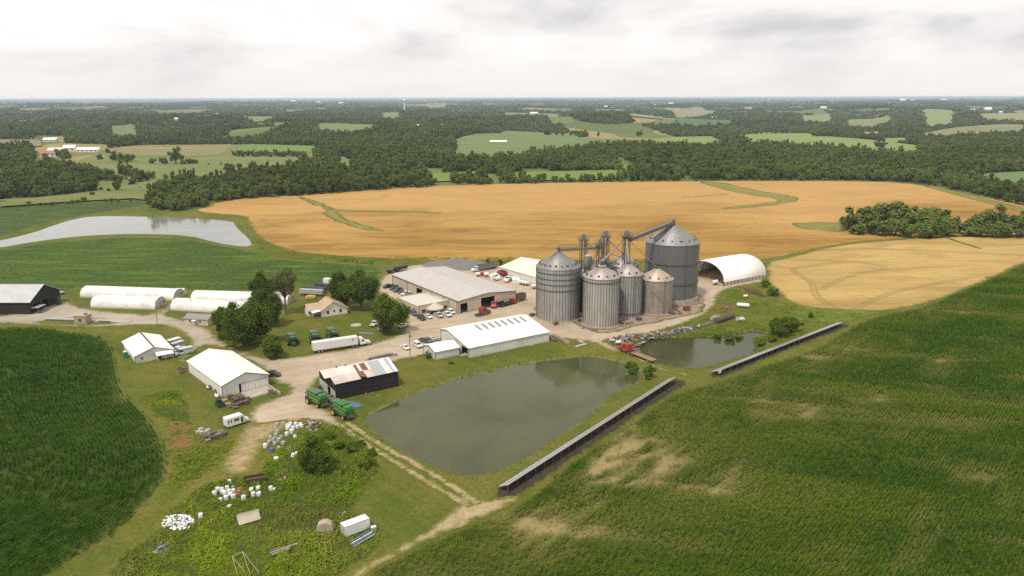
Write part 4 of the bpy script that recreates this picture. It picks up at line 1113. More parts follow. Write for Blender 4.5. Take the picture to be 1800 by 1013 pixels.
def gabled(name, label, cat, O, ang, Wd, L, eave, ridge, m_wall, m_roof, front=(), left=(), right=(), back=(), oh=0.4, rx=0.5, m_cap=None, trim=None, group=None, eave2=None, lower=None, rib=0.9, m_gable=None):
    """ridge runs along local y; front gable at y=0; local x from 0 to Wd.  O = corner (0,0), ang = direction of local y"""
    rz = ang - math.pi / 2
    t = thing(name, label, cat, (O[0], O[1], 0), rz, group)
    e2 = eave if eave2 is None else eave2; xr = Wd * rx
    top = [(0, eave), (xr, ridge), (Wd, e2)]
    wall(MB(), 0, Wd, top, list(front), 0, 0.14).build('front_wall', m_gable or m_wall, t)
    wall(MB(), 0, Wd, top, list(back), L - 0.14, L).build('rear_wall', m_gable or m_wall, t)
    wall(MB(), 0.145, L - 0.145, [(0, eave), (L, eave)], list(left), 0.0, 0.14, 'y').build('side_wall', m_wall, t)
    wall(MB(), 0.145, L - 0.145, [(0, e2), (L, e2)], list(right), Wd - 0.14, Wd, 'y').build('side_wall', m_wall, t)
    for sgn, (xa, za, xb, zb) in ((0, (0, eave, xr, ridge)), (1, (Wd, e2, xr, ridge))):
        dx = xb - xa; dz = zb - za; k = oh / abs(dx)
        x0, z0 = xa - dx * k, za - dz * k + 0.03
        r = MB(); r.prism([(x0, z0), (xb, zb + 0.03), (xb, zb + 0.15), (x0, z0 + 0.12)], 'y', -oh, L + oh)
        n = int((L + 2 * oh) / rib)
        for i in range(n + 1):            # standing seams
            y = -oh + i * (L + 2 * oh) / n
            y = min(max(y, -oh + 0.03), L + oh - 0.03)
            r.prism([(x0, z0 + 0.121), (xb, zb + 0.151), (xb, zb + 0.185), (x0, z0 + 0.155)], 'y', y - 0.025, y + 0.025)
        rf = r.build('roof', m_roof, t)
        if sgn == 0:
            c = MB(); c.prism([(xr - 0.3, ridge + 0.10), (xr, ridge + 0.23), (xr + 0.3, ridge + 0.10), (xr, ridge + 0.19)], 'y', -oh - 0.02, L + oh + 0.02)
            c.build('ridge_cap', m_cap or m_roof, rf)
    if trim:
        for x, z in ((-0.05, eave), (Wd + 0.05, e2)):
            MB().cyl((x, -0.05, 0), (x, -0.05, z), 0.09, n=5).build('corner_trim', trim, t)
        b = MB()
        for xa, za, xb, zb in ((-oh, eave - (ridge - eave) * oh / xr, xr, ridge), (Wd + oh, e2 - (ridge - e2) * oh / (Wd - xr), xr, ridge)):
            b.prism([(xa, za - 0.12), (xb, zb - 0.12), (xb, zb + 0.02), (xa, za + 0.02)], 'y', -oh - 0.06, -oh - 0.005)
        b.build('fascia', trim, t)
    return t
def door_leaf(parent, x0, x1, z0, z1, y, mat, name='door', track=None):
    d = MB().box(x0, x1, y - 0.06, y, z0, z1)
    n = max(1, int((x1 - x0) / 0.9))
    for i in range(n + 1):
        x = x0 + (x1 - x0) * i / n; d.box(x - 0.03, x + 0.03, y - 0.09, y - 0.061, z0, z1)
    o = d.build(name, mat, parent)
    if track: MB().box(x0 - 0.2, track, y - 0.14, y - 0.095, z1 + 0.02, z1 + 0.12).build('track_rail', M_trim, o)
    return o
def window(parent, x0, x1, z0, z1, y, side=None, mat=None, n=1):
    """window in a wall facing -y (side None), or facing -x ('l')"""
    f = MB(); e = 0.07
    def bx(a, b, c, d, q, r):
        if side is None: f.box(a, b, y - 0.05 - q, y + 0.02, c, d)
        elif side == 'l': f.box(y - 0.05 - q, y + 0.02, a, b, c, d)
        else: f.box(y - 0.02, y + 0.05 + q, a, b, c, d)
    bx(x0 - e, x1 + e, z0 - e, z0, 0.02, 0); bx(x0 - e, x1 + e, z1, z1 + e, 0.02, 0); bx(x0 - e, x0, z0, z1, 0, 0); bx(x1, x1 + e, z0, z1, 0, 0)
    bx(x0, x1, (z0 + z1) / 2 - 0.025, (z0 + z1) / 2 + 0.025, -0.01, 0)
    o = f.build('window', mat or M_white, parent); g = MB()
    if side is None: g.box(x0, x1, y - 0.03, y - 0.012, z0, z1)
    elif side == 'l': g.box(y - 0.03, y - 0.012, x0, x1, z0, z1)
    else: g.box(y + 0.012, y + 0.03, x0, x1, z0, z1)
    g.build('pane', M_glass, o)
    return o

# ---- large white shed, lower left
O = G(392.2, 699.3); A_ = math.radians(131.5)
V_ = (math.cos(A_ - math.pi / 2), math.sin(A_ - math.pi / 2))
d0 = local_on(421, 690, O, V_)[0]; d1 = local_on(425, 690, O, V_)[0]
shed = gabled('white_shed', 'large white metal shed with closed sliding doors above a concrete ramp', 'shed', O, A_, 14.6, 29.3, 3.9, 6.35, M_white, M_whiteroof, front=[(d0, d1, 0, 3.0)], trim=M_trim)
door_leaf(shed, d1 + 0.1, d1 + 4.2, 0.1, 3.0, -0.02, M_white, 'sliding_door', d1 + 8.3)
door_leaf(shed, d1 + 4.35, 14.3, 0.1, 3.0, -0.02, M_white, 'sliding_door')
r = MB(); r.prism([(d1 - 0.5, -0.2), (d1 - 0.5, 0.35), (13.8, 0.35), (13.8, -0.2)], 'y', -6.5, -0.2)
ramp = r.build('concrete_ramp', M_conc2, shed)
MB().box(13.85, 14.15, -9.5, -0.3, -0.2, 0.9).build('curb_wall', M_conc2, ramp)
MB().box(d1 + 2.0, 13.8, -6.75, -6.52, -0.2, 0.6).build('curb_wall', M_conc2, ramp)
MB().box(-0.35, -0.15, 5, 6.2, 0.4, 1.2).cyl((-0.6, 9, 0.9), (-0.6, 9, 1.5), 0.45, n=10).build('cooling_unit', M_steel, shed)

# ---- small white workshop with vans
O = G(239, 639.4); A_ = math.radians(127.0)
V_ = (math.cos(A_ - math.pi / 2), math.sin(A_ - math.pi / 2))
ws = gabled('workshop', 'small white gabled workshop with a dark ridge line beside the parked vans', 'workshop', O, A_, 12.2, 20.0, 2.7, 4.8, M_white, M_whiteroof, oh=0.5, m_cap=M_trim, trim=M_trim)
window(ws, *[local_on(247.5 + q, 628, O, V_)[0] for q in (0, 3.2)], 1.0, 2.0, 0.0)
aw = MB().prism([(-2.6, 2.0), (0.0, 2.75), (0.0, 2.82), (-2.6, 2.08)], 'x', 6.3, 11.9)
awn = aw.build('awning', M_whiteroof, ws)
for x in (6.5, 9.0, 11.7): MB().cyl((x, -2.4, 0), (x, -2.4, 2.0), 0.06, n=5).build('post', M_white, awn)
door_leaf(ws, 7.2, 8.2, 0.05, 2.1, 0.0, M_trim)
window(ws, 9.0, 10.2, 1.0, 2.0, 0.0)

# ---- black tobacco barn with patched tin roof
A0 = G(589.5, 704.2); ang = math.radians(31.2 + 2.0)
vdir = (math.cos(ang + math.pi / 2), math.sin(ang + math.pi / 2)); BW, BL = 13.6, 20.7
O = (A0[0] + vdir[0] * BW, A0[1] + vdir[1] * BW)
barn = thing('black_barn', 'black board barn with patched rusty tin roof standing by the large pond', 'barn', (O[0], O[1], 0), ang - math.pi / 2)
be, br_ = 5.2, 7.6
top = [(0, be), (BW / 2, br_), (BW, be)]
dx0, dx1 = BW * 0.53, BW * 0.72
wall(MB(), 0, BW, [(0, 3.0), (BW, 3.0)], [(dx0, dx1, 0, 3.0 - 0.15)], 0, 0.14).build('front_wall', M_tin, barn)
g = MB(); g.prism([(0, 3.0), (BW, 3.0), (BW, be), (BW / 2, br_), (0, be)], 'y', 0.02, 0.12); g.build('gable', M_black, barn)
wall(MB(), 0, BW, top, [], BL - 0.14, BL).build('rear_wall', M_black, barn)
# side boards, each one a part
for side, x in ((0, 0.0), (1, BW - 0.08)):
    n = 23
    board = None
    for i in range(n):
        y0 = 0.16 + i * (BL - 0.32) / n; y1 = 0.16 + (i + 1) * (BL - 0.32) / n - 0.03
        k = random.uniform(-0.02, 0.02)
        MB().box(x + k, x + 0.07 + k, y0, y1, 0.25 + random.uniform(-.1, .15), be).build('board', M_black, barn)
M_tinw = mat_siding('pale_weathered_tin', (0.66, 0.63, 0.59), 0.4, (0.38, 0.27, 0.19)); M_tinr = mat_siding('rusted_tin', (0.20, 0.085, 0.055), 0.4, (0.1, 0.05, 0.03))
M_ting = mat_siding('grey_tin', (0.36, 0.38, 0.40), 0.15, (0.25, 0.22, 0.2)); M_tinrr = mat_siding('half_rusted_tin', (0.56, 0.51, 0.455), 0.55, (0.30, 0.18, 0.12))
def roof_sheet(side, y0, y1, s0, s1, mat, lift=0.0, curl=0.0):
    """sheet on a slope; s 0 at the ridge, 1 at the eave"""
    def P(s): 
        x = BW / 2 * s * 1.04; return ((BW / 2 + x) if side else (BW / 2 - x), br_ - (br_ - be) * s * 1.04)
    (xa, za), (xb, zb) = P(s0), P(s1)
    m = MB(); zl = lift
    m.prism([(xa, za + 0.05 + zl), (xb, zb + 0.05 + zl + curl), (xb, zb + 0.09 + zl + curl), (xa, za + 0.09 + zl)], 'y', y0, y1)
    for k in range(3):
        y = y0 + (y1 - y0) * (k + 0.5) / 3
        m.prism([(xa, za + 0.091 + zl), (xb, zb + 0.091 + zl + curl), (xb, zb + 0.12 + zl + curl), (xa, za + 0.12 + zl)], 'y', y - 0.03, y + 0.03)
    return m.build('roof_sheet', mat, barn)
NS = 22
for side in (0, 1):
    for i in range(-2, NS):
        y0 = i * BL / NS; y1 = y0 + BL / NS - 0.015
        f = (i + 0.5) / NS
        up = M_tinw if f < 0.40 else M_tinr if 0.40 < f < 0.46 else M_tinw if f < 0.51 else M_tinr if f < 0.57 else M_tinw if f < 0.62 else M_ting if f < 0.80 else M_tinw if f < 0.90 else M_ting if f < 0.955 else M_whiteroof
        lo = M_tinrr if f < 0.42 else M_tinr if f < 0.49 else M_tinrr if f < 0.62 else up
        if i % 3 == 1 and f < 0.4: up = M_tinw
        roof_sheet(side, y0, y1, 0.0, 0.52, up, random.uniform(0.012, 0.02))
        if i >= 0:
            hole = side == 1 and 0.42 < f < 0.49
            roof_sheet(side, y0, y1, 0.50, 1.0, lo, random.uniform(0, 0.008), random.uniform(0.2, 0.7) if hole else 0.0)
MB().prism([(BW / 2 - 0.3, br_ + 0.02), (BW / 2, br_ + 0.19), (BW / 2 + 0.3, br_ + 0.02), (BW / 2, br_ + 0.12)], 'y', -1.9, BL).build('ridge_cap', M_tinw, barn)
for f in (0.16, 0.3): MB().cyl((BW / 2, BL * f, br_), (BW / 2, BL * f, br_ + 0.55), 0.22, 0.28, 8).build('roof_vent', M_rust, barn)
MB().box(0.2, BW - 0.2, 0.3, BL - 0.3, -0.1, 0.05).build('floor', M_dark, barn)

# ---- long white machine shed with roof lights, and its annex
A0 = G(824, 630); ang = math.radians(32.4); BL = 34.2; BW = 20.8
vdir = (math.cos(ang + math.pi / 2), math.sin(ang + math.pi / 2))
O = (A0[0] + vdir[0] * BW, A0[1] + vdir[1] * BW)
rxf = 0.24
lg = gabled('machine_shed', 'long white machine shed with a row of dark skylights and an open left end', 'shed', O, ang, BW, BL, 5.1, 6.3, M_green_old, M_whiteroof, front=[(BW - 5.2, BW - 0.6, 0, 3.3), (BW - 11.5, BW - 10.6, 0, 3.2)], rx=rxf, eave2=3.7, trim=M_trim, oh=0.3)
xr = BW * rxf
for i, py in enumerate([0, 1, 2, 3, 4, 5, 6, 7]):
    y = BL * (0.33 + 0.082 * i); s0, s1 = 0.04, 0.34
    xa, za = xr + (BW - xr) * s0, 6.3 - (6.3 - 3.7) * s0; xb, zb = xr + (BW - xr) * s1, 6.3 - (6.3 - 3.7) * s1
    m = MB(); m.prism([(xa, za + 0.16), (xb, zb + 0.16), (xb, zb + 0.2), (xa, za + 0.2)], 'y', y - 0.62, y + 0.62)
    m.build('skylight', paint('fogged_panel', (0.24, 0.23, 0.23), 0.4), lg)
xm = xr + (BW - xr) * 0.48; zm = 6.3 - (6.3 - 3.7) * 0.48
MB().prism([(xm - 0.06, zm + 0.14), (xm + 0.06, zm + 0.13), (xm + 0.06, zm + 0.2), (xm - 0.06, zm + 0.21)], 'y', -0.3, BL + 0.3).build('lap_seam', M_greyroof, lg)
MB().box(BW - 10.5, BW - 5.3, -0.05, -0.004, 0.05, 3.6).build('sliding_door', M_green_old, lg)
# annex
a0 = G(765, 631.5); aang = ang
an = gabled('annex_shed', 'small white shed with cream roof against the open end of the long machine shed', 'shed', (0, 0), aang, 9.0, 9.4, 2.9, 4.1, M_green_old, M_whiteroof, trim=M_trim, oh=0.3)
va = (math.cos(aang + math.pi / 2), math.sin(aang + math.pi / 2)); nc = G(765.5, 633)
an.location = (nc[0] + va[0] * 9.0, nc[1] + va[1] * 9.0, 0)
door_leaf(an, 5.6, 6.6, 0.05, 2.1, 0.0, M_white); window(an, 2.6, 3.8, 1.1, 2.0, 0.0)

# ---- large tan warehouse
O = G(806, 552.4); WA = math.radians(125.7); BW, BL = 29.7, 60.3
V_ = (math.cos(WA - math.pi / 2), math.sin(WA - math.pi / 2)); U_ = (math.cos(WA), math.sin(WA))
fd = [(local_on(846, 532, O, V_)[0], local_on(869, 532, O, V_)[0], 0, 5.0), (local_on(809.6, 540, O, V_)[0], local_on(821.6, 540, O, V_)[0], 0, 4.1)]
ld = [(local_on(732, 515, O, U_)[0], 0, 0, 0)]
y1, y0 = local_on(732, 512, O, U_)[0], local_on(741.6, 516, O, U_)[0]
wh = gabled('warehouse', 'large tan metal warehouse with a low grey roof and open bay doors', 'warehouse', O, WA, BW, BL, 5.6, 6.95, M_tan, M_greyroof, front=fd, left=[(y0, y1, 0, 4.2)], oh=0.25, trim=M_brown, m_cap=M_greyroof, rib=1.2)
for y in (1, 12, 22, 31, 45, 60.2): MB().box(-0.16, -0.02, y - 0.1, y + 0.1, 0, 5.5).build('downspout', M_brown, wh)
MB().box(-0.42, -0.27, 0, BL, 5.42, 5.6).build('gutter', M_brown, wh)
MB().box(BW + 0.27, BW + 0.42, 0, BL, 5.42, 5.6).build('gutter', M_brown, wh)
MB().box(fd[1][0] - 1, fd[1][1] + 5.5, -6.0, -0.2, -0.2, 0.12).build('concrete_ramp', M_conc2, wh)
for o in fd:
    MB().box(o[0] - 0.12, o[0], -0.06, -0.01, 0, o[3]).box(o[1], o[1] + 0.12, -0.06, -0.01, 0, o[3]).box(o[0] - 0.12, o[1] + 0.12, -0.06, -0.01, o[3], o[3] + 0.15).build('door_frame', M_brown, wh)
MB().box(0.4, BW - 0.4, 0.4, BL - 0.4, -0.05, 0.055).build('floor', M_conc2, wh)
# office annex
c0 = G(736.8, 555.5); s_, _ = 0, 0
w_ = local_on(789.6, 546, c0, V_)[0]
of = thing('office_annex', 'low tan office with a flat pale roof joined to the side of the warehouse', 'office', (c0[0], c0[1], 0), WA - math.pi / 2)
AD = 20.0
wins = [(local_on(741.5, 549, c0, V_)[0], local_on(748, 549, c0, V_)[0]), (local_on(780, 543, c0, V_)[0], local_on(786, 543, c0, V_)[0])]
wall(MB(), 0, w_, [(0, 4.25), (w_, 4.25)], [(w_ * 0.40, w_ * 0.62, 0, 2.4)] + [(a, b, 1.0, 2.3) for a, b in wins], 0, 0.2).build('front_wall', M_tan, of)
wall(MB(), 0.205, AD, [(0, 3.9), (AD, 3.9)], [], 0, 0.2, 'y').build('side_wall', M_tan, of)
wall(MB(), 0, w_, [(0, 3.9), (w_, 3.9)], [], AD, AD + 0.2).build('rear_wall', M_tan, of)
rf = MB(); rf.prism([(0.21, 3.7), (AD, 3.35), (AD, 3.5), (0.21, 3.9)], 'x', 0.0, w_ - 0.01)
for i in range(int(w_)): rf.prism([(0.21, 3.9), (AD, 3.5), (AD, 3.54), (0.21, 3.94)], 'x', i + 0.2, i + 0.25)
rf.build('roof', mat_siding('pale_tan_roof', (0.56, 0.53, 0.47), 0.15), of)
MB().box(-0.1, -0.005, -0.1, 0.12, 0, 4.3).build('corner_trim', M_trim, of)
MB().box(-0.05, w_, -0.06, 0.26, 4.252, 4.34).build('coping', M_brown, of)
for a, b in wins: window(of, a, b, 1.0, 2.3, 0.06, mat=M_brown)
for y in (3.5, 7.5, 12): window(of, y, y + 1.3, 1.1, 2.2, -0.02, 'l', mat=M_brown)
ac = w_ * 0.51; ar = 3.9
m = MB(); nn = 14
for i in range(nn):
    a0_, a1_ = math.pi + math.pi * i / nn, math.pi + math.pi * (i + 1) / nn
    q = lambda a, r, z: (ac + r * math.cos(a), -0.02 + r * math.sin(a), z)
    m.poly([q(a0_, ar, 2.55), q(a1_, ar, 2.55), (ac, -0.02, 4.75)])
    m.poly([q(a0_, ar, 2.55), q(a1_, ar, 2.55), q(a1_, ar, 2.05), q(a0_, ar, 2.05)])
awn = m.build('round_awning', paint('tan_canvas', (0.52, 0.47, 0.38), 0.9), of)
for i in (0, 3, 7, 11, 14):
    a = math.pi + math.pi * i / 14; MB().cyl((ac + (ar - .1) * math.cos(a), (ar - .1) * math.sin(a) - 0.05, 0), (ac + (ar - .1) * math.cos(a), (ar - .1) * math.sin(a) - 0.05, 2.5), 0.05, n=5).build('post', M_trim, awn)

# ---- pale shed behind
O = G(879, 482); A_ = math.radians(-52.4)
# gable runs away from the camera: local y along the long side, local x towards its left = back
rzang = A_
L2 = 36
shed2 = gabled('white_shed', 'white shed with a cream roof behind the silos at the edge of the wheat', 'shed', (0, 0), math.radians(127.6), 28.0, L2, 3.75, 6.9, M_white, mat_siding('cream_roof', (0.70, 0.645, 0.545), 0.12), oh=0.3)
dirv = (math.cos(math.radians(-52.4)), math.sin(math.radians(-52.4)))
shed2.location = (O[0] + dirv[0] * L2, O[1] + dirv[1] * L2, 0)

# ---- farmhouse
O = G(566, 558); A_ = math.radians(121.0); V_ = (math.cos(A_ - math.pi / 2), math.sin(A_ - math.pi / 2))
M_house = mat_siding('white_clapboard', (0.74, 0.70, 0.62), 0.15); M_shing = mat_siding('tan_shingles', (0.46, 0.335, 0.235), 0.25, (0.28, 0.2, 0.14), 0.9)
hs = gabled('farmhouse', 'small white farmhouse with a tan shingle roof and covered porch among the trees', 'house', O, A_, 10.8, 9.0, 2.9, 6.1, M_house, M_shing, oh=0.5, rx=0.46, trim=M_white, rib=3)
for x in (2.2, 5.0, 7.6): window(hs, x, x + (0.9 if x != 5.0 else 0.55), 1.1 if x != 5.0 else 1.6, 2.4, 0.0, mat=M_trim)
wg = MB(); wall(wg, -4.5, 0.0, [(-4.5, 2.8), (0, 2.8)], [(-4.3, -3.3, 1.0, 2.1)], 3.4, 3.54); wall(wg, -4.5, 0.0, [(-4.5, 2.8), (0, 2.8)], [], 8.8, 8.94)
wg.prism([(3.55, 0), (8.8, 0), (8.8, 2.8), (6.2, 4.6), (3.55, 2.8)], 'x', -4.5, -4.36)
wing = wg.build('side_wing', M_house, hs)
MB().prism([(3.0, 2.5), (6.2, 4.75), (6.2, 4.9), (3.0, 2.65)], 'x', -5.0, 5).prism([(9.4, 2.5), (6.2, 4.75), (6.2, 4.9), (9.4, 2.65)], 'x', -5.0, 5).build('wing_roof', M_shing, wing)
pr = MB().prism([(-3.8, 2.25), (0.6, 2.72), (0.6, 2.8), (-3.8, 2.35)], 'y', 0.0, 3.35).build('porch_roof', M_whiteroof, hs)
for y in (0.1, 1.7, 3.2): MB().box(-3.7, -3.58, y - 0.06, y + 0.06, 0, 2.3).build('post', M_house, pr)
MB().box(-3.7, -0.05, 0.1, 3.3, 0, 0.35).box(-3.7, -3.6, 0.1, 3.3, 0.35, 1.1).build('porch_deck', M_wooddk, pr)
MB().box(5.0, 5.6, 6, 6.6, 5.0, 6.9).build('chimney', M_conc2, hs)

# ---- black barn at the left edge
O = G(55, 553); ang = math.radians(179.0)
bl = gabled('black_barn', 'large black board barn with a silver roof cut by the left edge', 'barn', O, ang, 0.001 + 22.0, 34.0, 5.3, 10.6, M_black, M_tin, oh=0.6, front=[(1.5, 6.5, 0, 3.4), (9.0, 12.5, 0, 3.6)], rib=0.8) if False else None
# its ridge runs left-right; the open gable faces right
bl = gabled('black_barn', 'large black board barn with a silver roof cut by the left edge', 'barn', O, math.radians(179.0), 21.0, 40.0, 5.4, 10.4, M_black, M_tin, oh=0.5, rib=0.8, left=[], front=[(2.0, 6.5, 0, 3.6), (8.5, 12.0, 0, 3.8)])
MB().box(-3.6, -0.05, -5.2, -1.2, 0, 0.1).build('slab', M_conc2, bl)
lt = MB().prism([(0.3, 2.7), (6.0, 2.7), (6.0, 2.8), (0.3, 2.8)], 'y', -3.0, -0.1).build('lean_to', M_tin, bl)
for x in (0.5, 5.8): MB().box(x, x + 0.12, -2.9, -2.78, 0, 2.7).build('post', M_wooddk, lt)

# ---- scale house on the entrance drive, with its weighbridge
O = G(131, 570); sh = thing('scale_house', 'tiny tan stone scale house on the entrance drive', 'hut', (O[0], O[1], 0), math.radians(-4))
M_stone = mat_dirt if False else paint('sandstone', (0.42, 0.33, 0.23), 0.9, dirt=0.45, scale=1.5)
s_w, s_d, s_h = 4.9, 4.0, 3.3
for (x0, x1, y0, y1) in ((0, s_w, 0, 0.25), (0, s_w, s_d - 0.25, s_d), (0, 0.25, 0.25, s_d - 0.25), (s_w - 0.25, s_w, 0.25, s_d - 0.25)):
    wmb = MB(); wmb.box(x0, x1, y0, y1, 0, s_h); wmb.build('wall', M_stone, sh)
for i in range(8):
    for k in range(5):
        if random.random() < 0.8: MB().box(0.05 + i * 0.61, 0.05 + i * 0.61 + 0.5, -0.05, -0.002, 0.1 + k * 0.62, 0.1 + k * 0.62 + 0.5).build('stone', M_stone, sh)
MB().box(-0.2, s_w + 0.2, -0.2, s_d + 0.2, s_h, s_h + 0.2).build('roof', M_stone, sh)
window(sh, 2.1, 2.9, 1.2, 2.2, -0.05, mat=M_brown)
MB().box(3.6, 4.5, 1.2, 2.2, s_h + 0.2, s_h + 0.9).build('air_unit', M_steel, sh)
P0, P1 = G(78, 561), G(230, 566)
dx, dy = P1[0] - P0[0], P1[1] - P0[1]; wl = math.hypot(dx, dy)
wb = thing('weighbridge', 'concrete weighbridge with blue rails either side of the scale house', 'weighbridge', (P0[0], P0[1], 0), math.atan2(dy, dx))
MB().box(0, wl, -1.6, 1.6, -0.1, 0.28).build('deck', M_conc2, wb)
for a, b in ((0.05, 0.42), (0.66, 0.80)):
    rl = MB(); rl.box(wl * a, wl * b, -1.95, -1.7, 0.2, 0.62); rl.build('side_rail', paint('faded_blue', (0.10, 0.16, 0.19), 0.6), wb)

# ---- small grey-roofed cabin
O = G(352, 572); A_ = math.radians(128)
cb = gabled('cabin', 'small cream cabin with a grey roof and porch post beside the hoop houses', 'cabin', (0, 0), math.radians(168), 6.2, 10.5, 2.6, 3.7, paint('cream_board', (0.52, 0.47, 0.38), 0.8), mat_siding('dark_grey_roof', (0.25, 0.235, 0.225), 0.2), oh=0.4)
O = G(366, 573); cb.location = (O[0], O[1], 0)
window(cb, 3, 4, 1.0, 2.0, 0.0, 'l'); window(cb, 7.5, 8.4, 1.0, 2.0, 0.0, 'l')
MB().box(-1.6, -0.02, 4.6, 6.4, 2.1, 2.25).build('porch_roof', M_whiteroof, cb)
MB().box(-1.6, -1.5, 4.7, 4.8, 0, 2.1).box(-1.6, -1.5, 6.2, 6.3, 0, 2.1).build('post', M_wood, cb)

# ---- plastic hoop houses
def mat_film():
    t = NT('greenhouse_film'); p = t.obj(); n = t.noise(p, 0.35, 5, 0.6, stretch=(1, 1, 0.5)); m = t.noise(p, 1.3, 4, 0.6, stretch=(1.8, 0.3, 0.3))
    c = t.mix(t.rng(n, 0.38, 0.68), (0.74, 0.715, 0.68), (0.55, 0.535, 0.515)); c = t.mix(t.rng(m, 0.50, 0.70, 0, 0.45), c, (0.36, 0.355, 0.35))
    return t.done(c, 0.35, spec=0.4)
M_film = mat_film()
def hoop_house(label, p0, p1, w, h, ends='right', porch=False, base=0.9):
    a, b = G(*p0), G(*p1); L = math.hypot(b[0] - a[0], b[1] - a[1]); ang = math.atan2(b[1] - a[1], b[0] - a[0])
    t = thing('hoop_house', label, 'greenhouse', (a[0], a[1], 0), ang, 'white plastic hoop houses')
    # local x along the house, near side at y=0, far side y=w
    n = 14; arc = [(w / 2 - w / 2 * math.cos(math.pi * i / n), base * 0 + h * math.sin(math.pi * i / n) ** 0.8) for i in range(n + 1)]
    m = MB(); segs = int(L / 1.5); m.sm = True
    k = len(m.v)
    for s in range(segs + 1):
        pinch = 1.0
        for (y, z) in arc: m.v.append((L * s / segs, y, z + 0.02))
    for s in range(segs):
        for i in range(n):
            q = s * (n + 1) + i; m._f((q, q + 1, q + n + 2, q + n + 1))
    m.build('plastic_cover', M_film, t)
    r = MB()
    for s in range(segs + 1):
        x = L * s / segs
        for i in range(n):
            (y0, z0), (y1, z1) = arc[i], arc[i + 1]
            o_ = 1.012
            r.poly([(x - 0.035, y0, z0 + 0.045), (x + 0.035, y0, z0 + 0.045), (x + 0.035, y1, z1 + 0.045), (x - 0.035, y1, z1 + 0.045)])
    r.build('hoop', paint('film_seam', (0.62, 0.60, 0.58), 0.5, dirt=0.1), t)
    for x, nm in ((0.02, 'end_wall'), (L - 0.06, 'end_wall')):
        e = MB(); e.prism([(y, z) for y, z in arc], 'x', x, x + 0.04)
        ew = e.build(nm, paint('hazy_film', (0.50, 0.46, 0.40), 0.5) if x > 1 else M_film, t)
        if x > 1:
            MB().box(x + 0.045, x + 0.1, w / 2 - 0.9, w / 2 + 0.9, 0, 2.2).build('door', paint('tan_door', (0.42, 0.33, 0.22)), ew)
            MB().cyl((x + 0.05, w / 2 + 2.2, 1.9), (x + 0.25, w / 2 + 2.2, 1.9), 0.5, n=12).build('exhaust_fan', M_trim, ew)
    MB().box(0, L, -0.06, 0.0, 0, 0.75).build('side_board', paint('side_board', (0.55, 0.54, 0.42), 0.8), t)
    return t, L
hoop_house('longest white hoop house, at the back left beside the bean field', (141, 523), (305, 529), 9.5, 4.3)
hoop_house('white hoop house in front on the left, behind the leaning pole', (159.6, 541), (273, 544.5), 9.0, 4.5)
hoop_house('white hoop house behind the small cabin, partly hidden by trees', (300, 545.5), (424, 553), 8.6, 4.3)
hoop_house('white hoop house running behind the tree group beside the bean field', (335, 532), (505, 537), 9.0, 4.4)
P = G(322, 520)
pk = gabled('plant_shed', 'small white lean-to shed at the right end of the longest hoop house', 'shed', P, math.radians(170), 3.0, 3.6, 2.2, 2.9, M_white, M_whiteroof, oh=0.2)

# ---- fabric arch barn with grain inside
A0 = G(1272, 503.6); ang = math.radians(33.0); BL, BW = 30.5, 24.0
vdir = (math.cos(ang + math.pi / 2), math.sin(ang + math.pi / 2))
O = (A0[0] + vdir[0] * BW, A0[1] + vdir[1] * BW)
ab = thing('arch_barn', 'white fabric arch barn open at the front with a heap of grain inside', 'barn', (O[0], O[1], 0), ang - math.pi / 2)
n = 22; hb = 2.0; ha = 8.2
arc = [(BW / 2 - BW / 2 * math.cos(math.pi * i / n), hb + ha * math.sin(math.pi * i / n) ** 0.92) for i in range(n + 1)]
def arcshell(mb, y0, y1, off0, off1):
    k = len(mb.v)
    for y in (y0, y1):
        for off in (off0, off1):
            for i, (x, z) in enumerate(arc):
                a = math.pi * i / n; mb.v.append((x - off * math.cos(a), y, z + off * math.sin(a)))
    q = n + 1
    for i in range(n):
        mb._f((k + i, k + i + 1, k + 2 * q + i + 1, k + 2 * q + i)); mb._f((k + q + i, k + 3 * q + i, k + 3 * q + i + 1, k + q + i + 1))
        mb._f((k + i, k + q + i, k + q + i + 1, k + i + 1)); mb._f((k + 2 * q + i, k + 2 * q + i + 1, k + 3 * q + i + 1, k + 3 * q + i))
    return mb
mb = MB(); mb.sm = True; arcshell(mb, 0, BL, -0.06, 0.0); mb.build('fabric_cover', mat_siding('white_fabric', (0.86, 0.845, 0.81), 0.05), ab)
for i in range(7):
    arcshell(MB(), 0.1 + i * (BL - 0.4) / 6, 0.28 + i * (BL - 0.4) / 6, -0.5, -0.07).build('steel_arch', M_steel, ab)
M_panel = mat_siding('concrete_panel', (0.40, 0.37, 0.33), 0.5, (0.16, 0.12, 0.09), 0.9)
for s, x in ((0, 0), (1, BW)):
    for i in range(12):
        MB().box(x - 0.14, x + 0.14, 0.12 + i * BL / 12, (i + 1) * BL / 12 - 0.05, 0, 2.0).build('wall_panel', M_panel, ab)
        MB().box(x - 0.24, x + 0.24, i * BL / 12 - 0.1, i * BL / 12 + 0.1, 0, 2.1).build('post', M_steeldk, ab)
m = MB(); m.prism([(x, z) for x, z in arc] + [(BW, 0), (0, 0)], 'y', BL - 0.15, BL - 0.05); m.build('rear_wall', mat_siding('dark_fabric', (0.30, 0.28, 0.25), 0.3), ab)
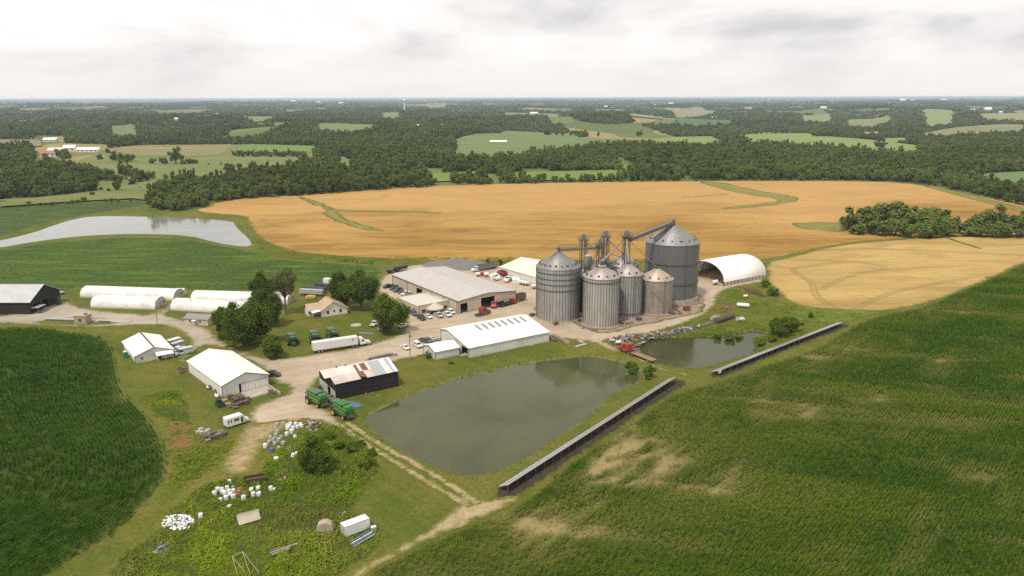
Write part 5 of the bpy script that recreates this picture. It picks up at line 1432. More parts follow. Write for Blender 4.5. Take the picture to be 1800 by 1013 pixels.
# grain heap
gm = MB(); gn = 26
M_grain = paint('wheat_grain', (0.36, 0.235, 0.125), 0.95, dirt=0.35, scale=0.6)
k = 0
for i in range(gn + 1):
    for j in range(gn + 1):
        x = 0.5 + (BW - 1) * i / gn; y = 1.0 + (BL - 2) * j / gn
        z = 3.4 * sstep(0, 0.5, j / gn) * (1 - 0.55 * abs(i / gn - 0.42) * 1.6) - 0.2 + 0.15 * float(vnoise(x, y, 2.0, 3))
        z = min(z, 3.2) ; gm.v.append((x, y, max(-0.3, float(z))))
for i in range(gn):
    for j in range(gn): q = i * (gn + 1) + j; gm._f((q, q + 1, q + gn + 2, q + gn + 1))
gm.sm = True
heap = gm.build('grain_heap', M_grain, None, (O[0], O[1], 0), ang - math.pi / 2)
tag(heap, 'brown heap of grain lying under the white fabric arch', 'grain heap')

# ------------------------------------------------------------------ grain silos
def mat_bin(name, col, streak=(0.24, 0.22, 0.19), f=0.4, metal=0.25, rust=0.0):
    t = NT(name); p = t.obj()
    n = t.noise(p, 0.22, 5, 0.65); v = t.noise(p, 1.0, 5, 0.7, stretch=(1, 1, 0.07)); m = t.noise(p, 2.2, 2, 0.5, stretch=(0.6, 0.6, 1.0))
    c = t.mix(t.rng(n, 0.36, 0.7, 0, f), col, streak); c = t.mix(t.rng(v, 0.48, 0.72, 0, f * 0.9), c, tuple(q * 0.62 for q in streak))
    c = t.mix(t.rng(v, 0.45, 0.28, 0, 0.35), c, tuple(min(1, q * 1.35) for q in col))
    c = t.mix(t.rng(m, 0.52, 0.62, 0, 0.14), c, tuple(min(1, q * 1.4) for q in col))
    if rust: c = t.mix(t.rng(t.noise(p, 0.5, 6, 0.7, off=(7, 3, 1)), 0.5, 0.72, 0, rust), c, (0.20, 0.10, 0.055))
    z = t.n('ShaderNodeSeparateXYZ'); t.l(p, z.inputs[0])
    w = t.n('ShaderNodeMath', operation='SINE'); t.l(t.math('MULTIPLY', z.outputs[2], 22.0), w.inputs[0])
    return t.done(c, 0.5, t.bump(w.outputs[0], 0.25, 0.03), metal=metal, spec=0.4)
M_bin1 = mat_bin('galvanised_bin', (0.36, 0.36, 0.34), (0.22, 0.20, 0.17), 0.5); M_bin2 = mat_bin('pale_bin', (0.42, 0.41, 0.37), (0.25, 0.22, 0.18), 0.5); M_bin3 = mat_bin('stained_bin', (0.33, 0.30, 0.26), (0.19, 0.15, 0.12), 0.7, 0.1, 0.45)
M_bin4 = mat_bin('dark_bin', (0.145, 0.143, 0.142), (0.105, 0.10, 0.095), 0.35, 0.15)
M_cone1 = mat_bin('galvanised_cone', (0.27, 0.27, 0.265), f=0.45); M_cone2 = mat_bin('pinkish_cone', (0.44, 0.395, 0.375), (0.24, 0.19, 0.17), 0.45); M_cone3 = mat_bin('pale_cone', (0.52, 0.44, 0.36), (0.28, 0.20, 0.15), 0.45)
def silo(label, c, r, eave, apex, m_b, m_c, ribs, rings, vents, base=0.4, basemat=None, hidden=False, ledge=None, door=None):
    t = thing('grain_silo', label, 'silo', (c[0], c[1], 0), 0, 'grain silos of the elevator')
    w = MB(); w.sm = True; n = max(32, ribs)
    w.lathe([(r, base), (r, eave)], n); w.build('wall', m_b, t)
    MB().lathe([(0.01, base), (r + 0.45, base), (r + 0.5, -0.3)], 40).build('foundation', basemat or M_conc2, t)
    if ribs:
        s = MB()
        for i in range(ribs):
            a = 2 * math.pi * i / ribs; ca, sa = math.cos(a), math.sin(a)
            q = 0.05
            pts = [(ca * (r - .01) - sa * q, sa * (r - .01) + ca * q), (ca * (r + .10) - sa * q, sa * (r + .10) + ca * q), (ca * (r + .10) + sa * q, sa * (r + .10) - ca * q), (ca * (r - .01) + sa * q, sa * (r - .01) - ca * q)]
            s.prism(pts, 'z', base, eave - 0.1)
        s.build('stiffener', paint('stiffener_steel', (0.10, 0.095, 0.088), 0.6, 0.2, 0.4), t)
    for z in rings:
        MB().lathe([(r + 0.02, z - 0.14), (r + 0.24, z - 0.14), (r + 0.24, z + 0.14), (r + 0.02, z + 0.14)], 48).build('wind_ring', M_steeldk, t)
    cone = MB(); cone.sm = True; cone.lathe([(r + 0.22, eave - 0.12), (r + 0.22, eave), (0.75, apex - 0.35)], 48)
    co = cone.build('roof', m_c, t)
    rr = MB(); nr = max(24, ribs or 30)
    for i in range(nr):
        a = 2 * math.pi * i / nr; ca, sa = math.cos(a), math.sin(a)
        p0 = Vector((ca * (r + .2), sa * (r + .2), eave + 0.04)); p1 = Vector((ca * 0.9, sa * 0.9, apex - 0.40))
        q = Vector((-sa, ca, 0)) * 0.05; up = Vector((0, 0, 0.13))
        rr.poly([p0 - q, p0 + q, p1 + q * .5, p1 - q * .5]); rr.poly([p0 - q, p0 + up, p1 + up, p1 - q * .5]); rr.poly([p0 + q, p0 + up, p1 + up, p1 + q * .5])
    rr.build('roof_rib', m_c, co)
    MB().cyl((0, 0, apex - 0.5), (0, 0, apex), 0.8, 0.55, 12).build('peak_cap', M_steeldk, co)
    for i in range(vents):
        a = 2 * math.pi * (i + 0.4) / vents; f = 0.86; x, y = math.cos(a) * r * f, math.sin(a) * r * f; z = eave + (apex - eave) * (1 - f)
        v = MB(); v.cyl((x, y, z - 0.1), (x, y, z + 0.55), 0.27, n=8); v.box(x - .38, x + .38, y - .38, y + .38, z + 0.55, z + 0.8); v.build('roof_vent', M_steel if i % 2 else M_steeldk, co)
    # ladder with cage
    a = math.radians(-72 if ledge is None else ledge); ca, sa = math.cos(a), math.sin(a); l = MB()
    for k in (-1, 1):
        x, y = ca * (r + .3) - sa * .25 * k, sa * (r + .3) + ca * .25 * k; l.cyl((x, y, base), (x, y, eave + 0.6), 0.035, n=4)
    for z in np.arange(base + .5, eave, 0.6): l.cyl((ca * (r + .3) - sa * .25, sa * (r + .3) + ca * .25, z), (ca * (r + .3) + sa * .25, sa * (r + .3) - ca * .25, z), 0.025, n=3)
    l.build('ladder', M_steeldk, t)
    return t
C_left, C_cen, C_mid, C_br, C_big = (18.9, 298.8), (35.6, 289.2), (47.8, 301.1), (60.8, 306.8), (71.4, 328.1)
s1 = silo('left tall galvanised silo with dark vertical ribs and rings', C_left, 8.95, 21.7, 27.6, M_bin1, M_cone1, 44, [19.9, 17.6, 15.4, 13.0], 20, ledge=-60)
s2 = silo('pale galvanised silo standing front and centre with a pinkish roof', C_cen, 7.3, 19.7, 23.7, M_bin2, M_cone2, 40, [18.1], 12, ledge=-30)
s3 = silo('narrow galvanised silo half hidden between the centre silo and the brown one', C_mid, 6.0, 17.9, 22.0, M_bin1, M_cone2, 34, [1.9], 10)
s4 = silo('short brownish stained silo in front of the big dark one', C_br, 6.85, 14.5, 18.8, M_bin3, M_cone3, 0, [], 10)
s5 = silo('biggest dark grey silo with a wide ribbed roof', C_big, 11.8, 26.2, 34.0, M_bin4, M_cone1, 0, [8.7, 17.5], 16, base=1.9, basemat=M_conc2)
sr = MB()
for i in range(22):
    a = 2 * math.pi * i / 22; sr.box(-0.2, 0.2, -0.2, 0.2, 0, 1.8)
    for q in range(-8, 0): sr.v[q] = (sr.v[q][0] + math.cos(a) * 12.4, sr.v[q][1] + math.sin(a) * 12.4, sr.v[q][2])
sr.build('base_pier', M_conc2, s5)
MB().lathe([(0.01, 0.25), (15.2, 0.25), (15.4, -0.2)], 40).build('concrete_pad', mat_siding('stained_pad', (0.26, 0.20, 0.155), 0.5, (0.12, 0.08, 0.06), 0.9), s5)
MB().lathe([(0.01, 0.22), (8.6, 0.22), (8.8, -0.2)], 36).build('concrete_pad', bpy.data.materials['stained_pad'], s4)
MB().lathe([(0.01, 0.18), (8.9, 0.18), (9.1, -0.2)], 36).build('concrete_pad', bpy.data.materials['stained_pad'], s2)
a_ = G(1096, 520); Y6 = 316; x6 = (1096 - 900) / F * Y6 / math.cos(PITCH) * 1.0
s6 = silo('silo at the back whose roof shows behind the narrow silo', (48.5, 320.5), 6.6, 17.5, 21.6, M_bin1, M_cone2, 34, [], 8)
s7 = silo('silo at the back whose roof shows left of the centre silo', (38.0, 315.0), 5.0, 17.6, 21.3, M_bin1, M_cone1, 30, [], 8)
# lettering of the stained silo is worn away to smudges: dark stains
for i in range(5):
    a = math.radians(-118 + i * 9); z = 9.6 - i * 1.05
    m = MB()
    for k in range(5):
        a2 = a + k * 0.035; m.poly([(6.87 * math.cos(a2), 6.87 * math.sin(a2), z), (6.87 * math.cos(a2 + .026), 6.87 * math.sin(a2 + .026), z), (6.87 * math.cos(a2 + .026), 6.87 * math.sin(a2 + .026), z + .42), (6.87 * math.cos(a2), 6.87 * math.sin(a2), z + .42)])
    m.build('worn_patch', paint('worn_paint', (0.17, 0.135, 0.11), 0.8), s4)

# ---- bucket elevators, conveyors and spouts
def at_depth(px, py, Y):
    x, y, w = ray(px, py); t = Y / y; return (x * t, Y, H + w * t)
def tower(label, px, top_py, Y, w=1.5, plat=4.4):
    x, y, zt = at_depth(px, top_py, Y); t = thing('bucket_elevator', label, 'grain elevator', (x, y, 0), 0, 'bucket elevators over the silos')
    for s in (-1, 1): MB().box(s * 0.62 - 0.3, s * 0.62 + 0.3, -0.42, 0.42, 0, zt - 2.2).build('leg_casing', M_steel, t)
    fr = MB(); q = w
    for sx in (-1, 1):
        for sy in (-1, 1): fr.cyl((sx * q, sy * q, 0), (sx * q, sy * q, zt - 2.6), 0.09, n=4)
    z = 1.0; k = 0
    while z < zt - 5.5:
        for sx, sy, ex, ey in ((-1, -1, 1, -1), (1, -1, 1, 1), (1, 1, -1, 1), (-1, 1, -1, -1)):
            fr.cyl((sx * q, sy * q, z), (ex * q, ey * q, z), 0.055, n=3); fr.cyl((sx * q, sy * q, z), (ex * q, ey * q, z + 3), 0.06, n=3)
        z += 3.0
    fr.build('support_tower', M_steeldk, t)
    hd = MB(); hd.prism([(-0.95, zt - 2.4), (0.95, zt - 2.4), (1.15, zt - 0.9), (0.7, zt - 0.2), (0, zt), (-0.7, zt - 0.2), (-1.15, zt - 0.9)], 'y', -0.5, 0.5); hd.cyl((1.0, -1.2, zt - 1.1), (1.0, 1.2, zt - 1.1), 0.3, n=8)
    hd.build('head', M_steel, t)
    pf = MB(); pf.box(-plat / 2, plat / 2, -plat / 2, plat / 2, zt - 2.75, zt - 2.62)
    pl = pf.build('platform', M_steeldk, t); rl = MB()
    for sx in (-1, 0, 1):
        for sy in (-1, 1): rl.cyl((sx * plat / 2, sy * plat / 2, zt - 2.6), (sx * plat / 2, sy * plat / 2, zt - 1.5), 0.05, n=4)
    for sy in (-1, 1): rl.cyl((-plat / 2, sy * plat / 2, zt - 1.5), (plat / 2, sy * plat / 2, zt - 1.5), 0.05, n=4)
    for sx in (-1, 1): rl.cyl((sx * plat / 2, -plat / 2, zt - 1.5), (sx * plat / 2, plat / 2, zt - 1.5), 0.05, n=4)
    rl.build('railing', M_steeldk, pl)
    return (x, y, zt)
T1 = tower('leftmost bucket elevator, above the small hopper tank', 1026, 411, 318)
T2 = tower('lower of the two bucket elevators standing together in the middle', 1056, 419, 306)
T3 = tower('higher bucket elevator of the pair in the middle', 1065, 405, 312)
T4 = tower('right-hand bucket elevator from which the long conveyor climbs', 1102, 404.5, 310)
ap = lambda c, z: (c[0], c[1], z)
def conveyor(label, a, b, w=0.7, name='conveyor', truss=True, mat=None):
    a = Vector(a); b = Vector(b); d = b - a; L = d.length; t = thing(name, label, 'conveyor', tuple(a), 0)
    u = d.normalized(); s = Vector((-u.y, u.x, 0)).normalized() * w / 2; h = Vector((0, 0, w))
    m = MB(); O3 = Vector((0, 0, 0))
    k = [O3 - s, O3 + s, O3 + s + h, O3 - s + h]; e = [q + d for q in k]
    for i in range(4): j = (i + 1) % 4; m.poly([k[i], k[j], e[j], e[i]])
    m.poly(k); m.poly(e); m.build('trough', mat or M_steel, t)
    if truss:
        r = MB(); n = int(L / 1.6)
        for i in range(n + 1):
            p = d * (i / n)
            for sg in (-1, 1): r.cyl(p + s * 1.7 * sg, p + s * 1.7 * sg + h * 2.3, 0.04, n=3)
        for sg in (-1, 1): r.cyl(s * 1.7 * sg + h * 2.3, d + s * 1.7 * sg + h * 2.3, 0.05, n=3); r.cyl(s * 1.7 * sg + h * 1.2, d + s * 1.7 * sg + h * 1.2, 0.04, n=3)
        r.build('walkway_rail', M_steeldk, t)
        MB().poly([s * 1.8, s * 1.8 + d, -s * 1.8 + d, -s * 1.8]).build('walkway', M_steeldk, t)
        MB().blob(tuple(d + h * 1.0), (0.9, 0.9, 0.7), 1, 0.1).build('drive_box', M_steeldk, t)
    return t
conveyor('long level conveyor from the middle elevators to the top of the left silo', (T2[0], T2[1], T2[2] - 4.5), ap(C_left, 27.7), 1.0)
conveyor('long sloping conveyor climbing from the right elevator to the biggest silo', (T4[0] + 1, T4[1], T4[2] - 4.8), ap(C_big, 34.0), 1.2)
conveyor('grey walkway lying down the roof of the biggest silo', (C_big[0] - 9.6, C_big[1] - 5.6, 28.0), ap(C_big, 33.9), 0.7, truss=False)
def spout(label, a, b, r=0.2):
    a = Vector(a); t = thing('grain_spout', label, 'spout', tuple(a)); d = Vector(b) - a
    MB().cyl((0, 0, 0), tuple(d), r, n=7).build('pipe', M_steel, t)
    MB().cyl(tuple(d * 0.97), tuple(d), r * 1.9, n=7).build('flange', M_steeldk, t)
    MB().cyl((0, 0, 0), tuple(d * 0.03), r * 1.9, n=7).build('collar', M_steeldk, t)
spout('thick spout running down from the right elevator towards the centre silo', (T4[0] - .8, T4[1], T4[2] - 3.2), ap(C_cen, 24.6), 0.26)
spout('thin spout from the right elevator down to the short brown silo', (T4[0] + .8, T4[1], T4[2] - 4.0), ap(C_br, 18.9), 0.14)
spout('spout dropping straight from the right elevator onto the narrow silo', (T4[0], T4[1] - .8, T4[2] - 3.0), ap(C_mid, 22.0), 0.24)
spout('spout from the high middle elevator down to the roof behind the narrow silo', (T3[0] + .8, T3[1], T3[2] - 4.0), (48.5, 320.5, 21.8), 0.16)
spout('lower parallel spout from the middle elevators to the back silo', (T2[0] + .8, T2[1], T2[2] - 6.0), (48.5, 318.5, 20.8), 0.14)
spout('short spout from the leftmost elevator to the small hopper tank', (T1[0] + .8, T1[1], T1[2] - 4.0), at_depth(1034, 449, 316), 0.16)
spout('spout from the leftmost elevator down behind the centre silo', (T1[0] + .8, T1[1], T1[2] - 3.0), (38.0, 315.0, 21.4), 0.14)
spout('spout crossing from the low middle elevator to the hopper tank side', (T2[0] - .8, T2[1], T2[2] - 5.0), at_depth(1040, 462, 316), 0.14)
cx, cy, cz = at_depth(1055, 462, 291)
dr = thing('roof_distributor', 'drive unit and short pale auger on the peak of the centre silo', 'machine', (C_cen[0], C_cen[1], 23.7))
MB().box(-0.8, 0.8, -0.8, 0.8, 0, 1.4).build('gear_box', M_steeldk, dr)
MB().cyl((-0.3, 0, 1.6), (3.6, 2.5, 4.4), 0.5, n=10).build('auger_tube', M_steel, dr)
MB().cyl((0, 0, -0.05), (0, 0, 0.12), 1.5, n=16).build('collar', M_whiteroof, dr)
hx = at_depth(1034, 460, 314)
hp = thing('hopper_tank', 'small round hopper tank on legs beside the leftmost elevator', 'tank', (hx[0], hx[1], 0))
zt = hx[2] + 2.6; zb = hx[2] - 2.0
m = MB(); m.sm = True; m.lathe([(0.3, zb - 1.5), (1.65, zb), (1.65, zt)], 20); m.build('tank_body', M_bin1, hp)
m = MB(); m.lathe([(1.7, zt), (0.4, zt + 0.9), (0.4, zt + 1.3), (0.01, zt + 1.3)], 20); m.build('tank_roof', M_cone2, hp)
for i in range(4):
    a = math.pi / 4 + i * math.pi / 2; MB().cyl((1.6 * math.cos(a), 1.6 * math.sin(a), 0), (1.6 * math.cos(a), 1.6 * math.sin(a), zb + 0.5), 0.14, n=5).build('leg', M_steeldk, hp)
dry = thing('grain_dryer', 'dark tall grain dryer between the left and centre silos', 'dryer', (at_depth(1030, 500, 308)[0], 308, 0))
MB().box(-2.8, 2.8, -2.2, 2.2, 0.2, 14.5).build('dryer_body', paint('soot_black_steel', (0.035, 0.03, 0.028), 0.8), dry)
MB().box(-3.0, 3.0, -2.4, 2.4, 14.5, 15).build('top_plate', M_steeldk, dry)
fx = MB()
for i in range(7): fx.box(-2.9, -2.81, -2, 2, 1 + i * 1.9, 1.2 + i * 1.9)
fx.build('louvre', M_steeldk, dry)
# aeration fans round the feet of the silos
def fan(px, py, rz, label):
    x, y = G(px, py); t = thing('aeration_fan', label, 'fan', (x, y, 0.1), rz, 'aeration fans at the silo feet')
    MB().cyl((0, 0, 0.75), (1.1, 0, 0.75), 0.62, n=12).build('fan_housing', M_rust, t)
    MB().cyl((1.1, 0, 0.75), (1.7, 0, 0.75), 0.25, n=8).box(-0.9, 0.0, -0.4, 0.4, 0.3, 1.1).build('duct', M_steeldk, t)
    MB().box(-0.1, 1.2, -0.5, -0.4, 0, 0.3).box(-0.1, 1.2, 0.4, 0.5, 0, 0.3).build('stand', M_steeldk, t)
for i, (px, py, a) in enumerate([(937, 556, 3.4), (978, 571, 4.2), (1018, 565, 5.0), (1090, 569, 5.4), (1122, 563, 5.5), (1180, 553, 5.9), (1218, 522, 0.3), (1222, 530, 0), (1128, 552, 4.0)]):
    fan(px, py, a, ['rusty fan beside the machine shed corner at the left silo', 'rusty fan in front of the left silo', 'rusty fan between the left and centre silos', 'rusty fan right of the centre silo foot', 'rusty fan at the foot of the narrow silo', 'rusty fan right of the short brown silo', 'upper rusty fan on the right of the biggest silo', 'lower rusty fan on the right of the biggest silo', 'rusty fan left of the short brown silo'][i])

# ------------------------------------------------------------------ solar rows
M_pv = NT('solar_glass').done((0.36, 0.35, 0.36), 0.25, spec=0.6) ; M_pvb = paint('panel_back', (0.05, 0.042, 0.035), 0.8, dirt=0.3)
def solar(label, p0, p1, sign, zlow, zhigh, width):
    a, b = G(*p0), G(*p1); L = math.hypot(b[0] - a[0], b[1] - a[1]); ang = math.atan2(b[1] - a[1], b[0] - a[0])
    t = thing('solar_array', label, 'solar panels', (a[0], a[1], 0), ang, 'solar panel rows beside the ponds')
    n = int(L / 1.72); dw = width / 2
    sl = math.atan2(zhigh - zlow, width)
    pm = MB(); pw = L / n - 0.04; ph = math.hypot(dw, (zhigh - zlow) / 2) - 0.04
    # panel in its own frame: x along the row, y up the slope
    pm.box(0, pw, 0, ph, -0.02, 0.02); pm.cur = 1
    for x0, x1, y0, y1 in ((0, pw, 0, 0.04), (0, pw, ph - 0.04, ph), (0, 0.04, 0.04, ph - 0.04), (pw - 0.04, pw, 0.04, ph - 0.04)): pm.box(x0, x1, y0, y1, 0.021, 0.035)
    pm.cur = 2; pm.box(0.01, pw - .01, 0.01, ph - .01, -0.05, -0.021)
    me = pm.mesh('panel', [M_pv, M_steel, M_pvb])
    for k in range(2):
        for i in range(n):
            o = link_mesh('panel', me, t); y = width - k * dw if sign > 0 else k * dw
            # low edge on the far side (y = width), high edge at y = 0
            o.location = (i * L / n + pw, width - k * dw, zlow + k * (zhigh - zlow) / 2)
            o.rotation_euler = (sl, 0, math.pi)
    np_ = int(L / 3.6)
    ps = MB().cyl((0, 0, -0.3), (0, 0, zhigh - 0.12), 0.07, n=5).mesh('post', M_steel); pb = MB().cyl((0, 0, -0.3), (0, 0, zlow - 0.02), 0.07, n=5).mesh('post', M_steel)
    for i in range(np_ + 1):
        x = 0.3 + (L - 0.6) * i / np_
        link_mesh('post', ps, t, (x, 0.25, 0)); link_mesh('post', pb, t, (x, width - 0.25, 0))
    for y, z in ((0.25, zhigh - 0.2), (width - 0.25, zlow + 0.03), (width / 2, (zlow + zhigh) / 2 - 0.09)): MB().box(0, L, y - 0.05, y + 0.05, z - 0.1, z - 0.0).build('rail', M_steel, t)
    return t, L
A1, L1 = solar('long row of solar panels on posts along the large pond', (893, 869), (1190, 674), 1, 0.9, 2.3, 3.0)
A2, L2_ = solar('long row of solar panels on posts beyond the small pond', (1262, 662), (1483, 574), 1, 0.9, 1.85, 2.9)
MB().box(0.4, 1.6, -0.1, 0.05, 0.9, 1.8).build('control_box', M_white, A2)
# ------------------------------------------------------------------ trees of the farmyard, near enough to show their leaves
def near_tree(px, py, hp, wp, seed, label, cat='tree', name='shade_tree', n=5600, leaf=0.52, lobes=34, base=-0.02, mat=None, core=True, limbs=6, group=None):
    x, y = G(px, py); s = y / math.cos(PITCH) / F
    h, w = hp * s * 1.05, wp * s
    mc, mt = tree_meshes(h, w, seed, n, leaf, lobes, base, mat or M_leaf_near, core, limbs)
    return tree_thing(mc, mt, x, y, seed * 0.7, 1.0, name, label, group, cat)
near_tree(430, 608, 82, 96, 301, 'big round leafy tree nearest the bend of the gravel road, front of its group')
near_tree(396, 592, 58, 46, 302, 'darker tree squeezed on the left of the big round tree by the road', mat=M_leaf_dark)
near_tree(466, 574, 62, 62, 303, 'dark tree behind the big round tree, in front of the hoop house', mat=M_leaf_dark)
near_tree(464, 540, 62, 50, 304, 'dark rounded tree at the back left of the group by the bean field', mat=M_leaf_dark)
near_tree(503, 553, 80, 54, 305, 'tall thin-leaved tree with bare upright stems behind the group', n=2600, lobes=24, base=0.42, mat=M_leaf_thin, core=False, limbs=14)
near_tree(483, 629, 42, 42, 306, 'rounded bush-like tree by the road left of the parked combine', mat=M_leaf_near, n=2600, base=0.0)
near_tree(470, 618, 24, 22, 307, 'small bright green sapling beside the road', mat=M_leaf_lime, n=900, leaf=0.5, core=False)
near_tree(635, 545, 72, 66, 308, 'large leafy tree to the right of the farmhouse', base=0.10)
near_tree(598, 537, 60, 42, 309, 'darker tree directly behind the farmhouse roof', mat=M_leaf_dark)
near_tree(686, 586, 74, 70, 310, 'large leafy tree over parked vehicles by the office', base=0.05)
near_tree(557, 832, 74, 66, 311, 'dark dense tree standing in the weeds of the dump ground', n=6000, leaf=0.42, mat=M_leaf_near)
for px, py, hp, wp, s in [(617,795,20,34,320),(646,824,24,34,321),(596,788,15,26,322),(612,832,12,26,323),(533,792,14,26,324),(655,802,14,20,325),(578,772,12,24,326),(634,786,14,22,327)]:
    near_tree(px, py, hp, wp, s, ['spreading shrub right of the dark tree in the dump ground', 'shrub at the corner of the dump ground near the wheel track', 'shrub just above the dark tree in the dump ground', 'low shrub below the wheel track in the dump ground', 'shrub left of the dark tree beside the bags', 'small shrub next to the wheel track bend', 'low shrub near the rear of the parked combine', 'rounded shrub between the wheel track and the dark tree'][s - 320], 'bush', 'bush', n=1300, leaf=0.34, lobes=12, base=0.0, limbs=3)
near_tree(1113, 652, 26, 27, 330, 'left of the two round bushes on the pond bank', 'bush', 'bush', n=1600, leaf=0.4, lobes=12, base=0.0)
near_tree(1139, 665, 26, 29, 331, 'right of the two round bushes on the pond bank', 'bush', 'bush', n=1600, leaf=0.4, lobes=12, base=0.0)
near_tree(1140, 668, 7, 9, 332, 'tiny bright bush at the foot of the right round bush', 'bush', 'bush', n=240, leaf=0.35, lobes=5, base=0.0, mat=M_leaf_lime)
near_tree(1372, 591, 38, 44, 333, 'large dark shrub at the head of the small pond', 'bush', 'bush', n=3400, leaf=0.5, lobes=20, base=0.0)
near_tree(1393, 583, 26, 34, 334, 'smaller shrub on the right of the large dark shrub by the pond', 'bush', 'bush', n=1800, leaf=0.5, lobes=12, base=0.0)
near_tree(1425, 559, 10, 14, 335, 'small dark bush beside the upper end of the solar row', 'bush', 'bush', n=500, leaf=0.45, lobes=6, base=0.0, mat=M_leaf_dark)
for px, py, hp, wp, s in [(1282,593,16,34,336),(1262,592,12,18,337),(1300,592,10,22,338),(1338,606,10,34,339),(1358,600,12,30,340),(1345,505,12,22,341),(1358,520,14,24,342)]:
    near_tree(px, py, hp, wp, s, ['bright low bush on the upper bank of the small pond', 'small bush left of the bright one on the upper bank', 'flat bush right of the bright one on the upper bank', 'low bush on the spit at the right end of the small pond', 'low bush behind the spit near the solar row', 'low bush behind the arch barn corner', 'low bush beside the pale wheat corner'][s - 336], 'bush', 'bush', n=700, leaf=0.45, lobes=7, base=0.0, mat=M_leaf_lime if s in (336, 339) else None)
near_tree(752, 630, 12, 16, 350, 'small shrub at the gable of the annex shed', 'bush', 'bush', n=500, leaf=0.35, lobes=6, base=0.0)
near_tree(793, 640, 6, 12, 351, 'low bush under the annex shed wall', 'bush', 'bush', n=300, leaf=0.3, lobes=5, base=0.0)
near_tree(732, 780 - 370 + 0, 1, 1, 352, 'x', n=10) if False else None
for px, py, hp, wp, s in [(857,463,9,8,353),(880,466,12,11,354)]:
    near_tree(px, py, hp, wp, s, ['left dark round bush behind the parked dump trailer', 'right dark round bush behind the parked dump trailer'][s - 353], 'bush', 'bush', n=500, leaf=0.5, lobes=6, base=0.0, mat=M_leaf_dark)

# ------------------------------------------------------------------ vehicles
_cp = {}
def carpaint(name, c, rough=0.3):
    if name not in _cp: _cp[name] = paint(name, c, rough, 0.0, 0.12, 1.5, spec=0.6)
    return _cp[name]
P_white = carpaint('white_paint', (0.72, 0.71, 0.69)); P_black = carpaint('black_paint', (0.02, 0.02, 0.024)); P_silver = carpaint('silver_paint', (0.42, 0.43, 0.45))
P_grey = carpaint('dark_grey_paint', (0.09, 0.095, 0.105)); P_red = carpaint('red_paint', (0.42, 0.025, 0.018)); P_green = carpaint('combine_green', (0.025, 0.15, 0.02), 0.35)
P_dred = carpaint('dull_dark_red', (0.25, 0.03, 0.025)); P_navy = carpaint('dark_blue_paint', (0.03, 0.04, 0.07)); P_pale = carpaint('pale_blue_white', (0.5, 0.56, 0.56))
P_yel = paint('wheel_yellow', (0.62, 0.40, 0.03), 0.5, dirt=0.2)
M_tyre = paint('tyre_rubber', (0.02, 0.02, 0.02), 0.9, dirt=0.4); M_rim = paint('wheel_rim', (0.4, 0.4, 0.4), 0.4, 0.5)
M_lampr = paint('tail_lamp', (0.35, 0.02, 0.01), 0.3, dirt=0.0); M_lampw = paint('lamp_glass', (0.7, 0.7, 0.65), 0.2, dirt=0.0)
def wheel(t, x, y, r, w, rim=None, name='wheel'):
    m = MB(); m.cyl((x, y - w / 2, r), (x, y + w / 2, r), r, n=14); o = m.build(name, M_tyre, t)
    s = 1 if y > 0 else -1
    MB().cyl((x, y + s * (w / 2 - 0.02), r), (x, y + s * (w / 2 + 0.03), r), r * 0.58, n=10).build('rim', rim or M_rim, o)
